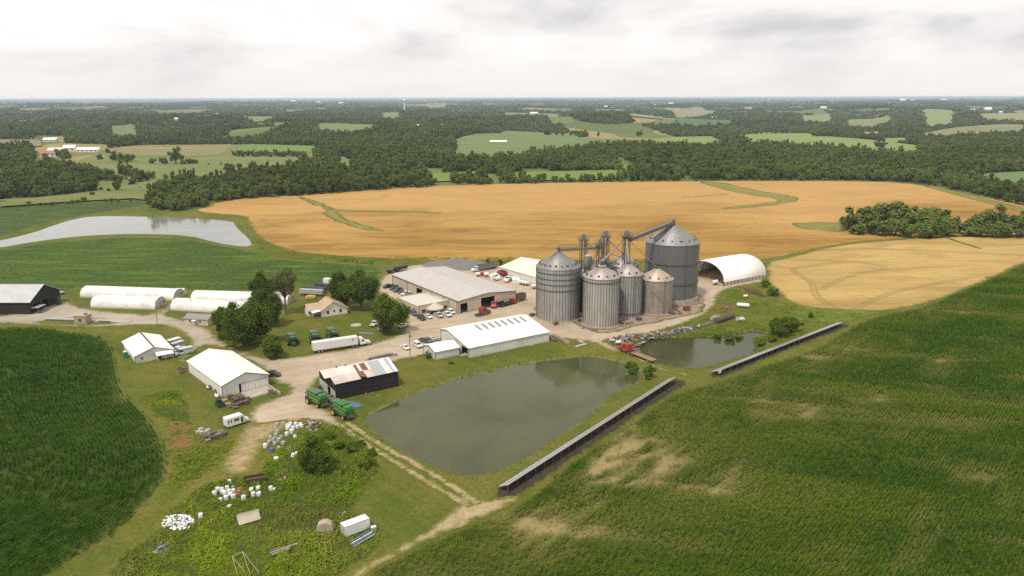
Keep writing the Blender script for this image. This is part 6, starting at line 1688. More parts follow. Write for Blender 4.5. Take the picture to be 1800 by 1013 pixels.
def make_car(kind, mat):
    t = thing('car' if kind in ('sedan', 'suv') else 'pickup_truck' if kind == 'pickup' else 'van', '', 'car' if kind in ('sedan', 'suv') else 'pickup' if kind == 'pickup' else 'van')
    S = {'sedan': (4.7, 1.82, 0.28, 0.92, 1.42), 'suv': (4.8, 1.95, 0.35, 1.1, 1.78), 'pickup': (5.7, 2.0, 0.42, 1.18, 1.92), 'van': (6.2, 2.1, 0.35, 1.25, 2.45)}[kind]
    L, W, g, b, h = S; hw = W / 2
    side = {'sedan': [(-L/2, g), (-L/2, b*.98), (-L/2+.9, b+.03), (L/2-1.2, b), (L/2-.1, b*.8), (L/2, g)],
            'suv': [(-L/2, g), (-L/2, b), (L/2-1.1, b), (L/2-.1, b*.86), (L/2, g)],
            'pickup': [(-L/2, g), (-L/2, b), (-0.75, b), (L/2-1.25, b), (L/2-.1, b*.9), (L/2, g)],
            'van': [(-L/2, g), (-L/2, b), (L/2-.9, b), (L/2-.08, b*.82), (L/2, g)]}[kind]
    m = MB()
    if kind == 'pickup':
        m.prism([(-0.75, g), (-0.75, b), (L/2-1.25, b), (L/2-.1, b*.9), (L/2, g)], 'y', -hw, hw)
        m.box(-L/2, -0.75, -hw, hw, g, 0.72); m.box(-L/2, -0.75, -hw, -hw+.1, .72, b); m.box(-L/2, -0.75, hw-.1, hw, .72, b); m.box(-L/2, -L/2+.08, -hw+.1, hw-.1, .72, b)
    else: m.prism(side, 'y', -hw, hw)
    m.build('body', mat, t)
    top = {'sedan': [(-L/2+.75, b), (-L/2+1.5, h), (L/2-2.1, h), (L/2-1.25, b)], 'suv': [(-L/2+.05, b), (-L/2+.35, h), (L/2-1.9, h), (L/2-1.1, b)],
           'pickup': [(-0.75, b), (-0.6, h), (0.9, h), (L/2-1.25, b)], 'van': [(-L/2, b), (-L/2+.1, h), (L/2-1.5, h), (L/2-.85, b)]}[kind]
    q = hw - 0.12
    g_ = MB().prism([(x, z - (0.09 if z > b else 0)) for x, z in top], 'y', -q, q); cab = g_.build('cabin_glass', M_glass, t)
    r = MB(); xa, xb = top[1][0], top[2][0]
    r.box(xa - 0.05, xb + 0.05, -q - .02, q + .02, h - 0.10, h)
    if kind == 'van': r.box(-L/2, xb - 1.4, -hw + .02, -hw + .1, b, h - .62); r.box(-L/2, xb - 1.4, hw - .1, hw - .02, b, h - .62); r.box(-L/2 - .01, xb, -hw + .03, hw - .03, h - .45, h - .1); 
    for s in (-1, 1):
        for (x0, z0), (x1, z1) in ((top[0], top[1]), (top[3], top[2])): r.cyl((x0, s * q, z0), (x1, s * q, z1 - .05), 0.055, n=4)
        r.cyl(((xa + xb) / 2, s * q, b), ((xa + xb) / 2, s * q, h - .05), 0.05, n=4)
    r.build('roof', mat, t)
    for sx in (-L * 0.30, L * 0.31):
        for sy in (-1, 1): wheel(t, sx, sy * (hw - 0.1), 0.36 if kind in ('sedan', 'suv') else 0.41, 0.24)
    for s in (-1, 1):
        MB().box(L/2 - .14, L/2 + .012, s * (hw - .4) - .18, s * (hw - .4) + .18, b * .62, b * .76).build('headlight', M_lampw, t)
        MB().box(-L/2 - .012, -L/2 + .1, s * (hw - .16) - .1, s * (hw - .16) + .1, b * .65, b * .9).build('tail_light', M_lampr, t)
    MB().box(L/2 - .05, L/2 + .03, -hw + .1, hw - .1, g, g + .25).box(-L/2 - .03, -L/2 + .05, -hw + .1, hw - .1, g, g + .22).build('bumper', M_trim, t)
    return t
_cars = {}
def car(kind, mat, p0, p1, label, group=None):
    """p0 rear, p1 front: where it stands, in pixels of its ground line"""
    a, b = G(*p0), G(*p1); k = (kind, mat.name)
    if k not in _cars: _cars[k] = make_car(kind, mat)
    o = place(_cars[k], ((a[0] + b[0]) / 2, (a[1] + b[1]) / 2, 0.06), math.atan2(b[1] - a[1], b[0] - a[0]), label, group)
    return o
g1 = 'cars parked in front of the office'
car('suv', P_grey, (722, 550), (733, 558), 'dark grey SUV at the left wall of the office', g1)
car('pickup', P_black, (733, 557), (748, 566), 'black pickup parked at the corner of the office', g1)
car('sedan', P_white, (746, 556), (759, 562), 'white hatchback between the black and the silver pickup', g1)
car('pickup', P_silver, (763, 553), (779, 561.5), 'silver pickup in front of the round awning', g1)
car('pickup', P_white, (778, 551.5), (794, 560), 'white pickup right of the silver one at the office', g1)
car('suv', P_white, (786, 547.5), (800, 555), 'white SUV nearest the warehouse corner', g1)
g2 = 'vehicles parked on the gravel by the machine shed'
car('sedan', P_white, (705, 609), (721, 618), 'white sports car standing left of the utility pole', g2)
car('suv', P_white, (726, 605), (743, 615), 'white SUV right of the utility pole', g2)
car('pickup', P_grey, (741, 600.5), (757, 604), 'dark pickup behind the annex shed', g2)
g3 = 'vehicles along the side of the warehouse'
car('pickup', P_black, (690, 505), (676, 507), 'black pickup at the far end of the row beside the warehouse', g3)
for i, (m_, k_, l_) in enumerate([(P_black, 'suv', 'black SUV second from the far end beside the warehouse'), (P_grey, 'pickup', 'dark grey pickup third in the row beside the warehouse'), (P_navy, 'sedan', 'dark blue car in the middle of the row beside the warehouse'), (P_white, 'pickup', 'white pickup in the row beside the warehouse, next to the annex'), (P_black, 'sedan', 'black car in the row just behind the office roof'), (P_white, 'sedan', 'white car nearest the office roof in the row')]):
    car(k_, m_, (692 + i * 7.4, 507.5 + i * 3.2), (702 + i * 7.4, 512.0 + i * 3.2), l_, g3) if False else car(k_, m_, (698 + i * 7.0, 507.0 + i * 3.2), (687 + i * 7.0, 511.0 + i * 3.2), l_, g3)
g4 = 'vehicles under the large tree by the office'
car('pickup', P_white, (654, 576), (664, 569), 'white pickup under the left side of the large tree', g4)
car('suv', P_silver, (668, 583), (680, 577), 'silver SUV in the shade under the middle of the tree', g4)
car('sedan', P_white, (703, 577), (714, 573), 'white car poking out at the right of the large tree', g4)
g5 = 'white vans parked beside the workshop'
car('van', P_white, (311, 605.5), (296, 610), 'rearmost white van in the group beside the workshop', g5)
car('van', P_silver, (318, 611), (302, 616), 'silver van second from the back beside the workshop', g5)
car('pickup', P_white, (322, 615.5), (306, 621), 'white pickup between the vans beside the workshop', g5)
car('van', P_pale, (334, 621), (312, 625.5), 'pale van nearest the road with a row of windows', g5)
car('pickup', P_black, (470, 661), (486, 662), 'black pickup parked at the far corner of the large white shed')

def box_with(t, mat, *b, name='body'): return MB().box(*b).build(name, mat, t)
# minibus
a, b = G(399, 752), G(434, 741)
bus = thing('minibus', 'white shuttle minibus with dark windows parked on the grass', 'minibus', ((a[0] + b[0]) / 2, (a[1] + b[1]) / 2, 0), math.atan2(b[1] - a[1], b[0] - a[0]))
m = MB().prism([(-3.3, .55), (-3.3, 2.75), (-3.1, 2.95), (1.2, 2.95), (1.6, 2.8), (1.75, 2.2), (1.75, .55)], 'y', -1.15, 1.15); m.build('body', P_white, bus)
MB().prism([(1.75, .55), (1.75, 1.95), (2.3, 1.45), (3.2, 1.25), (3.4, .95), (3.4, .55)], 'y', -1.0, 1.0).build('bonnet', P_white, bus)
MB().prism([(1.80, 1.95), (1.76, 2.25), (2.32, 1.5)], 'y', -.95, .95).build('windscreen', M_glass, bus)
for s in (-1, 1):
    for x0, x1 in ((-2.9, -2.55), (-2.2, -1.85), (-1.2, -.75), (-.7, -.25), (-.2, .25)): MB().box(x0, x1, s * 1.152 - .01, s * 1.152 + .01, 1.55, 2.35).build('window', M_glass, bus)
    MB().box(.75, 1.4, s * 1.155 - .01, s * 1.155 + .01, .75, 2.4).build('door', M_glass, bus)
for x in (-2.0, 2.3):
    for s in (-1, 1): wheel(bus, x, s * 1.0, .42, .28)
MB().box(-3.42, -3.3, -1, 1, .5, .7).box(3.4, 3.5, -.9, .9, .5, .75).build('bumper', M_trim, bus)

# semi truck with long trailer
def tractor(t, x0, pc, sleeper=True):
    """tractor unit whose rear axle is at x0, nose forward"""
    MB().box(x0 - 1.6, x0 + 5.9, -.45, .45, .6, .9).build('chassis', M_trim, t)
    c = MB().prism([(x0 + (1.0 if sleeper else 2.0), 1.0), (x0 + (1.0 if sleeper else 2.0), 3.3), (x0 + 2.9, 3.35), (x0 + 3.6, 2.75), (x0 + 3.9, 1.9), (x0 + 3.9, 1.0)], 'y', -1.15, 1.15).build('cab', pc, t)
    MB().prism([(x0 + 3.55, 2.7), (x0 + 3.86, 1.95), (x0 + 3.95, 1.95), (x0 + 3.66, 2.72)], 'y', -1.0, 1.0).build('windscreen', M_glass, c)
    for s in (-1, 1): MB().box(x0 + 2.6, x0 + 3.4, s * 1.16 - .01, s * 1.16 + .01, 1.9, 2.6).build('window', M_glass, c)
    MB().prism([(x0 + 3.9, .8), (x0 + 3.9, 1.95), (x0 + 5.7, 1.7), (x0 + 6.0, 1.4), (x0 + 6.0, .7)], 'y', -.85, .85).build('bonnet', pc, t)
    MB().box(x0 + 6.0, x0 + 6.15, -1.15, 1.15, .45, .8).build('bumper', M_steel, t)
    for s in (-1, 1):
        MB().cyl((x0 + 1.2, s * 1.15, 1.0), (x0 + 1.2, s * 1.15, 3.7), .09, n=6).build('exhaust_stack', M_steel, t)
        MB().cyl((x0 + 2.0, s * .95, .75), (x0 + 3.6, s * .95, .75), .32, n=10).build('fuel_tank', M_steel, t)
        for x in (x0 - .6, x0 + .7, x0 + 4.9): wheel(t, x, s * .98, .52, .35)
a, b = G(550, 621), G(649, 606)
semi = thing('semi_truck', 'white semi truck with a long white box trailer on the gravel road', 'truck', (a[0], a[1], 0.06), math.atan2(b[1] - a[1], b[0] - a[0]))
tl = MB().box(0, 16.1, -1.3, 1.3, 1.15, 4.05); trl = tl.build('trailer_box', P_white, semi)
rb = MB()
for i in range(27):
    for s in (-1, 1): rb.box(.15 + i * .6, .2 + i * .6, s * 1.3 - .02, s * 1.3 + .02, 1.25, 3.95)
for i in range(14): rb.box(.4 + i * 1.15, .44 + i * 1.15, -1.25, 1.25, 4.05, 4.075)
rb.build('panel_rib', M_steel, trl)
MB().cyl((14.2, -1.33, 3.15), (14.2, -1.31, 3.15), .36, n=16).build('round_logo', P_dred, trl)
m = MB(); m.box(14.05, 14.12, -1.345, -1.331, 2.95, 3.3); m.box(14.05, 14.35, -1.345, -1.331, 3.12, 3.18); m.build('logo_mark', P_white, trl)
for s in (-1, 1):
    for x in (1.9, 3.1): wheel(semi, x, s * 1.02, .52, .4)
    MB().box(11.0, 11.15, s * .8 - .06, s * .8 + .06, .1, 1.15).build('landing_leg', M_steeldk, semi)
MB().box(.3, 15.6, -.5, .5, .95, 1.14).box(-.1, 0, -1.2, 1.2, .45, .6).build('underframe', M_trim, semi)
MB().box(-.03, -.002, -1.2, -.02, 1.25, 3.95).box(-.03, -.002, .02, 1.2, 1.25, 3.95).build('rear_door', P_white, semi)
tractor(semi, 15.0, P_white, False)

def flat_truck(label, p0, p1, pc, bed, L, low=False, stuff=None):
    a, b = G(*p0), G(*p1); t = thing('flatbed_truck', label, 'truck', (a[0], a[1], 0.06), math.atan2(b[1] - a[1], b[0] - a[0]))
    if L:
        z = .75 if low else 1.15
        MB().box(0, L, -1.25, -.35, z, z + .2).box(0, L, .35, 1.25, z, z + .2).box(0, L, -.35, .35, z - .1, z + .02).build('trailer_bed', bed, t)
        cr = MB()
        for i in range(int(L / 1.2)): cr.box(i * 1.2 + .1, i * 1.2 + .25, -1.25, 1.25, z - .15, z - .02)
        cr.build('cross_member', M_rust, t)
        for s in (-1, 1):
            for x in (1.0, 2.1): wheel(t, x, s * 1.0, .45, .35)
    tractor(t, L + .4 if L else 1.6, pc)
    return t
flat_truck('red semi tractor with an empty brown flat trailer beside the small pond', (1150, 638), (1080, 611), P_red, paint('trailer_planks', (0.30, 0.19, 0.13), 0.9, dirt=0.4), 10.5, True)
flat_truck('dark red tractor unit with a bare rear frame standing in front of the machine shed', (836, 557.5), (862, 551), P_dred, M_trim, 0)
# red grain truck nosing out of the bay
def box_truck(label, p0, p1, pc, bc, L=5.0, h=1.6, bz=1.1, name='grain_truck'):
    a, b = G(*p0), G(*p1); t = thing(name, label, 'truck', (a[0], a[1], 0.07), math.atan2(b[1] - a[1], b[0] - a[0]))
    m = MB(); m.box(0, L, -1.2, 1.2, bz, bz + .12)
    m.build('bed_floor', M_wooddk, t)
    for q in ((0, L, -1.2, -1.12), (0, L, 1.12, 1.2), (0, .08, -1.12, 1.12), (L - .08, L, -1.12, 1.12)): MB().box(*q, bz + .12, bz + h).build('bed_side', bc, t)
    c = MB().prism([(L + .2, .7), (L + .2, 2.7), (L + 1.4, 2.75), (L + 1.9, 1.9), (L + 3.0, 1.7), (L + 3.3, 1.3), (L + 3.3, .6)], 'y', -1.05, 1.05).build('cab', pc, t)
    MB().prism([(L + 1.43, 2.65), (L + 1.88, 1.95), (L + 1.96, 1.97), (L + 1.52, 2.66)], 'y', -.9, .9).build('windscreen', M_glass, c)
    for s in (-1, 1):
        MB().box(L + .5, L + 1.35, s * 1.06 - .01, s * 1.06 + .01, 1.8, 2.45).build('window', M_glass, c)
        for x in (1.2, L + 2.3): wheel(t, x, s * .95, .5, .32)
    MB().box(0, L + 2.6, -.4, .4, .7, .95).build('chassis', M_trim, t)
    return t
box_truck('bright red truck nosing out of the big warehouse door', (869, 536), (867, 547), P_red, P_red, 3.5)
box_truck('long dark truck bed with a red cab end parked along the warehouse front', (877, 541), (903, 534), P_red, P_black, 7.0, 1.0)
box_truck('small truck with a brown box at the right end of the warehouse front', (922, 528), (908, 531), P_grey, paint('brown_box', (0.16, 0.11, 0.08), 0.8), 5.0, 2.4)
box_truck('white semi with a long grey dump trailer parked behind the warehouse', (872, 472), (824, 480), P_white, paint('grey_dump', (0.20, 0.18, 0.17), 0.7), 12.0, 2.2)
box_truck('short white truck with a pale bed in the yard behind the warehouse', (862, 489), (876, 494), P_white, P_white, 4.0, 1.2)
box_truck('red truck beside the pale shed, behind the row of white tanks', (888, 487), (880, 484), P_dred, P_dred, 3.5, 1.5)
box_truck('white pickup truck with a tank bed parked below the pale shed', (897, 492.5), (890, 497), P_white, P_white, 3.0, .6)

# tanks in the back yard
def tank(label, px, py, L, r, mat, rz, lie=True, legs=True, grp='white tanks in the yard behind the warehouse', z=0.5):
    x, y = G(px, py); t = thing('tank', label, 'tank', (x, y, 0.05), rz, grp); m = MB(); m.sm = True
    if lie:
        m.cyl((-L / 2, 0, r + z), (L / 2, 0, r + z), r, n=16, caps=False)
        m.cyl((-L / 2, 0, r + z), (-L / 2 - r * .35, 0, r + z), r, r * .5, 16); m.cyl((L / 2, 0, r + z), (L / 2 + r * .35, 0, r + z), r, r * .5, 16)
        m.build('tank_body', mat, t)
        for s in (-1, 1): MB().box(s * L * .3 - .12, s * L * .3 + .12, -r * .8, r * .8, 0, r + z - .5 * r).build('cradle', M_steeldk, t)
        MB().cyl((0, 0, 2 * r + z - .05), (0, 0, 2 * r + z + .18), .25, n=8).build('lid', M_steeldk, t)
    else:
        m.lathe([(r, .05), (r, L), (.3, L + r * .45), (.3, L + r * .5 + .1), (.01, L + r * .5 + .1)], 18); m.build('tank_body', mat, t)
        MB().lathe([(r + .02, L * .45), (r + .05, L * .45), (r + .05, L * .5), (r + .02, L * .5)], 18).build('hoop', M_steel, t)
    return t
tank('white tank at the left end of the back-yard row beside the red tank', 840, 486.5, 1.6, .9, P_white, .5)
tank('small red tank second from the left in the back-yard row', 847.5, 485.5, 1.8, .75, P_red, .4)
tank('white tank right of the small red tank in the back yard', 855, 487, 1.6, 1.0, P_white, -.4)
tank('tall white tank left of centre in the back-yard cluster', 866, 491, 2.2, 1.3, P_white, 0, False)
tank('tall white tank in the middle of the back-yard cluster', 871.5, 489.5, 2.4, 1.2, P_white, 0, False)
tank('tall white tank right of centre in the back-yard cluster', 876.5, 492, 2.0, 1.1, P_white, 0, False)
tank('upright white tank left of the three lying ones below the pale shed', 905, 497, 2.6, 1.35, P_white, 0, False)
tank('upright white tank touching its twin below the pale shed', 911.5, 497.5, 2.4, 1.3, P_white, 0, False)
tank('first lying white tank below the pale shed', 916, 500.5, 1.6, .9, P_white, .4)
tank('second lying white tank below the pale shed', 921, 501.5, 1.6, .9, P_white, .4)
tank('third lying white tank, nearest the left silo', 926, 502.5, 1.6, .9, P_white, .4)
tank('small white tank half hidden by the left silo', 938.5, 508, 1.5, .9, P_white, .3)
tank('white cylindrical tank lying in the grass above the small pond', 1306, 541, 4.6, .9, P_white, -0.35, grp='tanks lying above the small pond', z=.2)
tank('small white tank lying by the red steel racks', 1310, 523.5, 1.7, .65, P_white, 0.5, grp='tanks lying above the small pond', z=.1)
tank('pale mixer tank on a frame at the mouth of the arch barn', 1257, 501, 2.2, 1.0, P_white, 0.6, grp='tanks lying above the small pond', z=.5)
tank('small white tank by the corner of the large white shed', 381.5, 700, 1.6, .6, P_white, math.radians(-60), grp=None, z=.2)
tank('white tank lying behind the red semi tractor', 1087, 606.5, 1.6, .6, P_white, 0.3, grp=None, z=.5)
tank('small white tank beside the long wall of the large white shed', 367, 684.5, 1.2, .45, P_white, math.radians(-48), grp=None, z=.2)

# combine harvesters
def make_combine(cover):
    t = thing('combine_harvester', '', 'combine')
    b = MB().prism([(-4.0, 1.5), (-4.1, 3.0), (-3.2, 3.5), (1.6, 3.5), (2.0, 3.2), (2.0, 1.25), (-1.0, 1.0), (-3.0, 1.1)], 'y', -1.45, 1.45)
    body = b.build('body', P_green, t)
    for s in (-1, 1):
        MB().prism([(-3.6, 1.7), (-3.4, 2.9), (-.2, 3.1), (1.6, 2.8), (1.6, 1.6), (-1, 1.5)], 'y', s * 1.47 - .02, s * 1.47 + .05).build('side_panel', P_green, body)
        MB().box(-3.2, 1.3, s * 1.53 - .01, s * 1.53 + .01, 2.35, 2.45).build('yellow_stripe', P_yel, body)
    tk = MB().prism([(-1.6, 3.5), (-2.1, 4.15), (1.7, 4.15), (1.3, 3.5)], 'y', -1.5, 1.5).build('grain_tank', P_green, t)
    if cover == 'dark': MB().box(-1.9, 1.5, -1.35, 1.35, 4.155, 4.22).build('tank_cover', paint('grey_tank_cover', (0.13, 0.115, 0.11), 0.7), tk)
    else:
        for i in range(3): MB().prism([(-1.9 + i * 1.17, 4.155), (-1.35 + i * 1.17, 4.34), (-.8 + i * 1.17, 4.155)], 'y', -1.35, 1.35).build('tank_cover', P_green, tk)
    MB().prism([(-4.0, 3.05), (-3.9, 3.75), (-2.3, 3.95), (-2.2, 3.4)], 'y', -1.2, 1.2).build('engine_hood', P_green, t)
    c = MB().prism([(2.0, 1.9), (2.0, 3.75), (3.5, 3.75), (3.75, 2.9), (3.4, 1.9)], 'y', -1.0, 1.0).build('cab_glass', M_glass, t)
    MB().prism([(1.9, 3.76), (1.9, 3.95), (3.8, 3.95), (3.9, 3.76)], 'y', -1.15, 1.15).build('cab_roof', P_green, t)
    MB().prism([(1.9, 1.3), (1.9, 2.1), (4.6, 1.2), (4.6, .5)], 'y', -.75, .75).build('feeder_house', P_green, t)
    MB().box(4.4, 4.75, -1.0, 1.0, .4, 1.5).build('feeder_front', M_trim, t)
    au = MB().cyl((1.2, 1.75, 3.75), (-5.0, 1.6, 3.25), .24, n=10).build('unloading_auger', P_green, t)
    MB().cyl((-5.0, 1.6, 3.25), (-5.35, 1.6, 2.85), .3, .24, 8).build('spout_boot', M_tyre, au)
    for s in (-1, 1):
        wheel(t, 1.7, s * 1.75, 1.0, .75, P_yel); wheel(t, -2.9, s * 1.45, .66, .5, P_yel)
        MB().box(-4.16, -4.1, s * 1.1 - .14, s * 1.1 + .14, 2.3, 2.55).build('rear_lamp', M_lampr, body)
        l = MB()
        for z in (.6, 1.0, 1.4): l.box(2.3, 2.8, s * 1.5 - .2, s * 1.5 + .2, z, z + .05)
        l.build('step', M_trim, t)
        MB().cyl((3.1, s * 1.1, 3.3), (3.3, s * 1.6, 3.2), .05, n=4).box(3.2, 3.32, s * 1.62 - .15, s * 1.62 + .15, 2.8, 3.3).build('mirror', M_trim, t)
    MB().prism([(-4.1, 1.5), (-4.9, .9), (-4.8, .75), (-3.6, 1.1)], 'y', -1.1, 1.1).build('straw_chopper', M_trim, t)
    return t
cA, cB = make_combine('green'), make_combine('dark')
def comb(pr, p0, p1, label, grp='green combine harvesters', s=1.0):
    a, b = G(*p0), G(*p1)
    o = place(pr, ((a[0] + b[0]) / 2, (a[1] + b[1]) / 2, 0.04), math.atan2(b[1] - a[1], b[0] - a[0]), label, grp); o.scale = (s, s, s); return o
comb(cB, (570, 717), (544, 704), 'green combine with a grey tank cover parked nearer the black barn door', s=1.0)
comb(cA, (615, 738), (589, 724), 'green combine with a peaked green tank cover parked at the start of the wheel track', s=1.0)
comb(cB, (508, 598), (518, 611), 'green combine on the lawn nearest the rounded bush', 'green combine harvesters on the lawn', .92)
comb(cB, (549, 594), (556, 606), 'green combine on the lawn half hidden behind the trailer', 'green combine harvesters on the lawn', .92)
comb(cB, (578, 590), (590, 600), 'green combine on the lawn furthest right, behind the trailer', 'green combine harvesters on the lawn', .92)

# trailers behind the farmhouse
def plain_trailer(label, p0, p1, mat, h=2.7, w=2.5, name='box_trailer', z=1.1, cat='trailer', grp=None):
    a, b = G(*p0), G(*p1); L = math.hypot(b[0] - a[0], b[1] - a[1]); t = thing(name, label, cat, (a[0], a[1], 0.03), math.atan2(b[1] - a[1], b[0] - a[0]), grp)
    MB().box(0, L, -w / 2, w / 2, z, z + h).build('trailer_box', mat, t); r = MB()
    for i in range(int(L / 1.0)): r.box(.2 + i, .26 + i, -w / 2 - .02, -w / 2 + .0, z + .05, z + h - .05); r.box(.2 + i, .26 + i, -w / 2, w / 2, z + h, z + h + .03)
    r.build('rib', mat, t)
    for s in (-1, 1):
        for x in (1.2, 2.3): wheel(t, x, s * (w / 2 - .25), .48, .35)
    MB().box(.1, L - .1, -.5, .5, z - .25, z - .01).build('underframe', M_trim, t)
    return t
M_greybox = paint('pale_grey_box', (0.36, 0.36, 0.36), .6)
M_tarp = paint('dark_tarp', (0.05, 0.055, 0.065), .8)
g6 = 'trailers parked behind the farmhouse'
plain_trailer('pale grey long trailer nearest the farmhouse roof', (528, 519), (568, 521), M_greybox, 1.9, grp=g6)
plain_trailer('long trailer under a dark tarp behind the farmhouse, second row', (533, 514), (572, 516), M_tarp, 1.6, grp=g6)
plain_trailer('trailer under a dark tarp furthest back behind the farmhouse', (556, 508), (585, 512), M_tarp, 1.9, grp=g6)
plain_trailer('white box trailer standing behind the dark tarps', (571, 501), (588, 503), P_white, 2.3, grp=g6)
plain_trailer('pale trailer under the trees right of the farmhouse', (585, 513), (602, 517), M_greybox, 2.0, grp=g6)
plain_trailer('dark flat trailer left of the bean field corner by the warehouse', (683, 482), (694, 478), P_black, 1.0, grp='dark machines at the back corner of the warehouse')
plain_trailer('dark machine behind the left end of the warehouse roof', (695, 479), (714, 474.5), paint('black_machine', (0.05, 0.045, 0.045), .8), 1.6, grp='dark machines at the back corner of the warehouse')
plain_trailer('flat pale trailer parked behind the black barn at the left', (94, 517), (112, 517.5), M_greybox, .25, 2.4, z=.8, name='flat_trailer')
yc = G(546, 526); tag(MB().box(-2.2, 2.2, -1, 1, .3, 1.5).blob((0, 0, 1.5), (1.8, .9, .5), 1, .1).build('tarp_cover', paint('yellow_tarp', (0.5, 0.38, 0.06), .8), None, (yc[0], yc[1], 0), .1), 'yellow tarp bundle behind the farmhouse roof', 'tarp')

# ------------------------------------------------------------------ bags, pallets, totes and scrap
def crumple(mb, c, r, h, rs, n=12):
    """a slumped bulk bag"""
    k = len(mb.v); lv = [(0, .92), (.2, 1.02), (.7, .98), (.95, .90), (1.0, .6)]
    for f, s in lv:
        for i in range(n):
            a = 2 * math.pi * i / n ; sq = (.86 / max(abs(math.cos(a)), abs(math.sin(a)))) ** 1.0
            q = s * r * sq * rs.uniform(.9, 1.08)
            mb.v.append((c[0] + q * math.cos(a), c[1] + q * math.sin(a), c[2] + h * f * rs.uniform(.95, 1.05)))
    for l in range(len(lv) - 1):
        for i in range(n): j = (i + 1) % n; mb._f((k + l * n + i, k + l * n + j, k + (l + 1) * n + j, k + (l + 1) * n + i))
    mb._f(tuple(k + (len(lv) - 1) * n + i for i in range(n))); return mb
M_bag = paint('white_woven_bag', (0.66, 0.66, 0.66), .7, dirt=.2, scale=.8); M_bagg = paint('grimy_bag', (0.40, 0.38, 0.36), .8, dirt=.4); M_bagp = paint('pinkish_bag', (0.48, 0.38, 0.37), .8, dirt=.3)
M_bagb = paint('bright_blue_bag', (0.04, 0.17, 0.42), .6, dirt=.1)
BAGP = {}
for nm, mt in (('white', M_bag), ('grimy', M_bagg), ('pink', M_bagp), ('blue', M_bagb)):
    for k in range(3):
        rs_ = np.random.RandomState(70 + k); t = thing('bulk_bag', '', 'bag')
        crumple(MB(), (0, 0, 0), .48, .95, rs_).build('sack', mt, t); l = MB()
        for sx in (-1, 1):
            for sy in (-1, 1): l.cyl((sx * .35, sy * .35, 0.88), (sx * .3, sy * .12, 1.08), .03, n=3)
        l.build('lifting_loop', mt, t); BAGP[(nm, k)] = t
_bn = [0]
def bag(kind, px, py, label, grp, s=1.0, z=0.0):
    x, y = G(px, py, z); k = _bn[0] % 3; _bn[0] += 1
    o = place(BAGP[(kind, k)], (x, y, z + float(terrain(x, y))), random.uniform(0, 6.28), label, grp); o.scale = (s, s, s * random.uniform(.85, 1.1)); return o
gA = 'white bags heaped left of the brown container'; gB = 'white bags below the brown container'; gC = 'white bags in the upper heap by the weeds'; gD = 'grimy bags in the upper heap'
Z7 = lambda x, y: (250 + x / 3.913, 760 + y / 3.913)
Z6 = lambda x, y: (320 + x / 4.5, 600 + y / 4.5)
for i, (x, y) in enumerate([(602,352),(520,408),(548,408),(585,398),(500,436),(570,435),(540,478),(578,470),(605,446),(628,455),(628,392),(628,416),(600,420),(556,425)]):
    bag('white', *Z7(x, y), 'slumped white bulk bag in the heap left of the brown container', gA, random.uniform(.95, 1.2))
for (x, y, l) in [(700,467,'white bulk bag with a dark mark standing alone below the brick rubble'),(752,416,'white bulk bag below the container, upper left of four'),(766,442,'white bulk bag below the container, lower left of four'),(800,402,'white bulk bag below the container, upper right of four'),(803,440,'white bulk bag below the container, lower right of four')]:
    bag('white', *Z7(x, y), l, gB, 1.15)
bag('white', *Z7(885, 398), 'white bag lying right of the brown container', None, 1.1); bag('white', *Z7(908, 400), 'small white bag at the right of the brown container', None, .7)
bag('white', *Z7(600, 530), 'pinkish white bulk bag alone on bare earth below the heap', None, 1.2); bag('white', *Z7(403, 588), 'single white bulk bag right of the white scrap heap', None, 1.15)
for (x, y) in [(830,680),(858,672),(900,668),(935,672),(835,702),(880,702),(915,690),(945,682),(830,745),(868,730),(895,765),(850,690)]:
    bag('white', *Z6(x, y), 'white bulk bag in the upper heap beside the weeds', gC, random.uniform(1.0, 1.25))
for (x, y, k) in [(752,672,'grimy'),(802,662,'grimy'),(690,808,'grimy'),(722,792,'grimy'),(742,762,'grimy'),(782,772,'grimy'),(735,825,'grimy'),(800,822,'grimy'),(765,800,'grimy'),(700,780,'grimy'),(740,705,'grimy')]:
    bag(k, *Z6(x, y), 'grimy grey bulk bag in the lower part of the upper heap', gD, random.uniform(1.05, 1.3))
bag('white', *Z6(660, 842), 'white bag at the lower left corner of the grimy heap', None, 1.3); bag('pink', *Z6(766, 862), 'pinkish bag right of the blue one', None, 1.1)
bag('pink', *Z6(755, 728), 'pinkish bag between the white and grimy heaps', None, 1.1)
bag('blue', *Z6(712, 872), 'bright blue bag at the foot of the grimy heap', None, 1.2); bag('white', *Z6(745, 950), 'white bag alone in the weeds left of the blossoms', None, 1.4)
bag('white', *Z6(878, 916), 'white bag in the weeds below the dark tree side', None, 1.1); bag('white', *Z6(905, 897), 'white bag in the weeds just above its neighbour', None, .9)
for k in range(3):
    if BAGP[('pink', k)].name not in _used or BAGP[('blue', k)].name not in _used: pass
for key, t in list(BAGP.items()):
    if t.name not in _used:
        for c_ in list(t.children): bpy.data.objects.remove(c_)
        bpy.data.objects.remove(t)

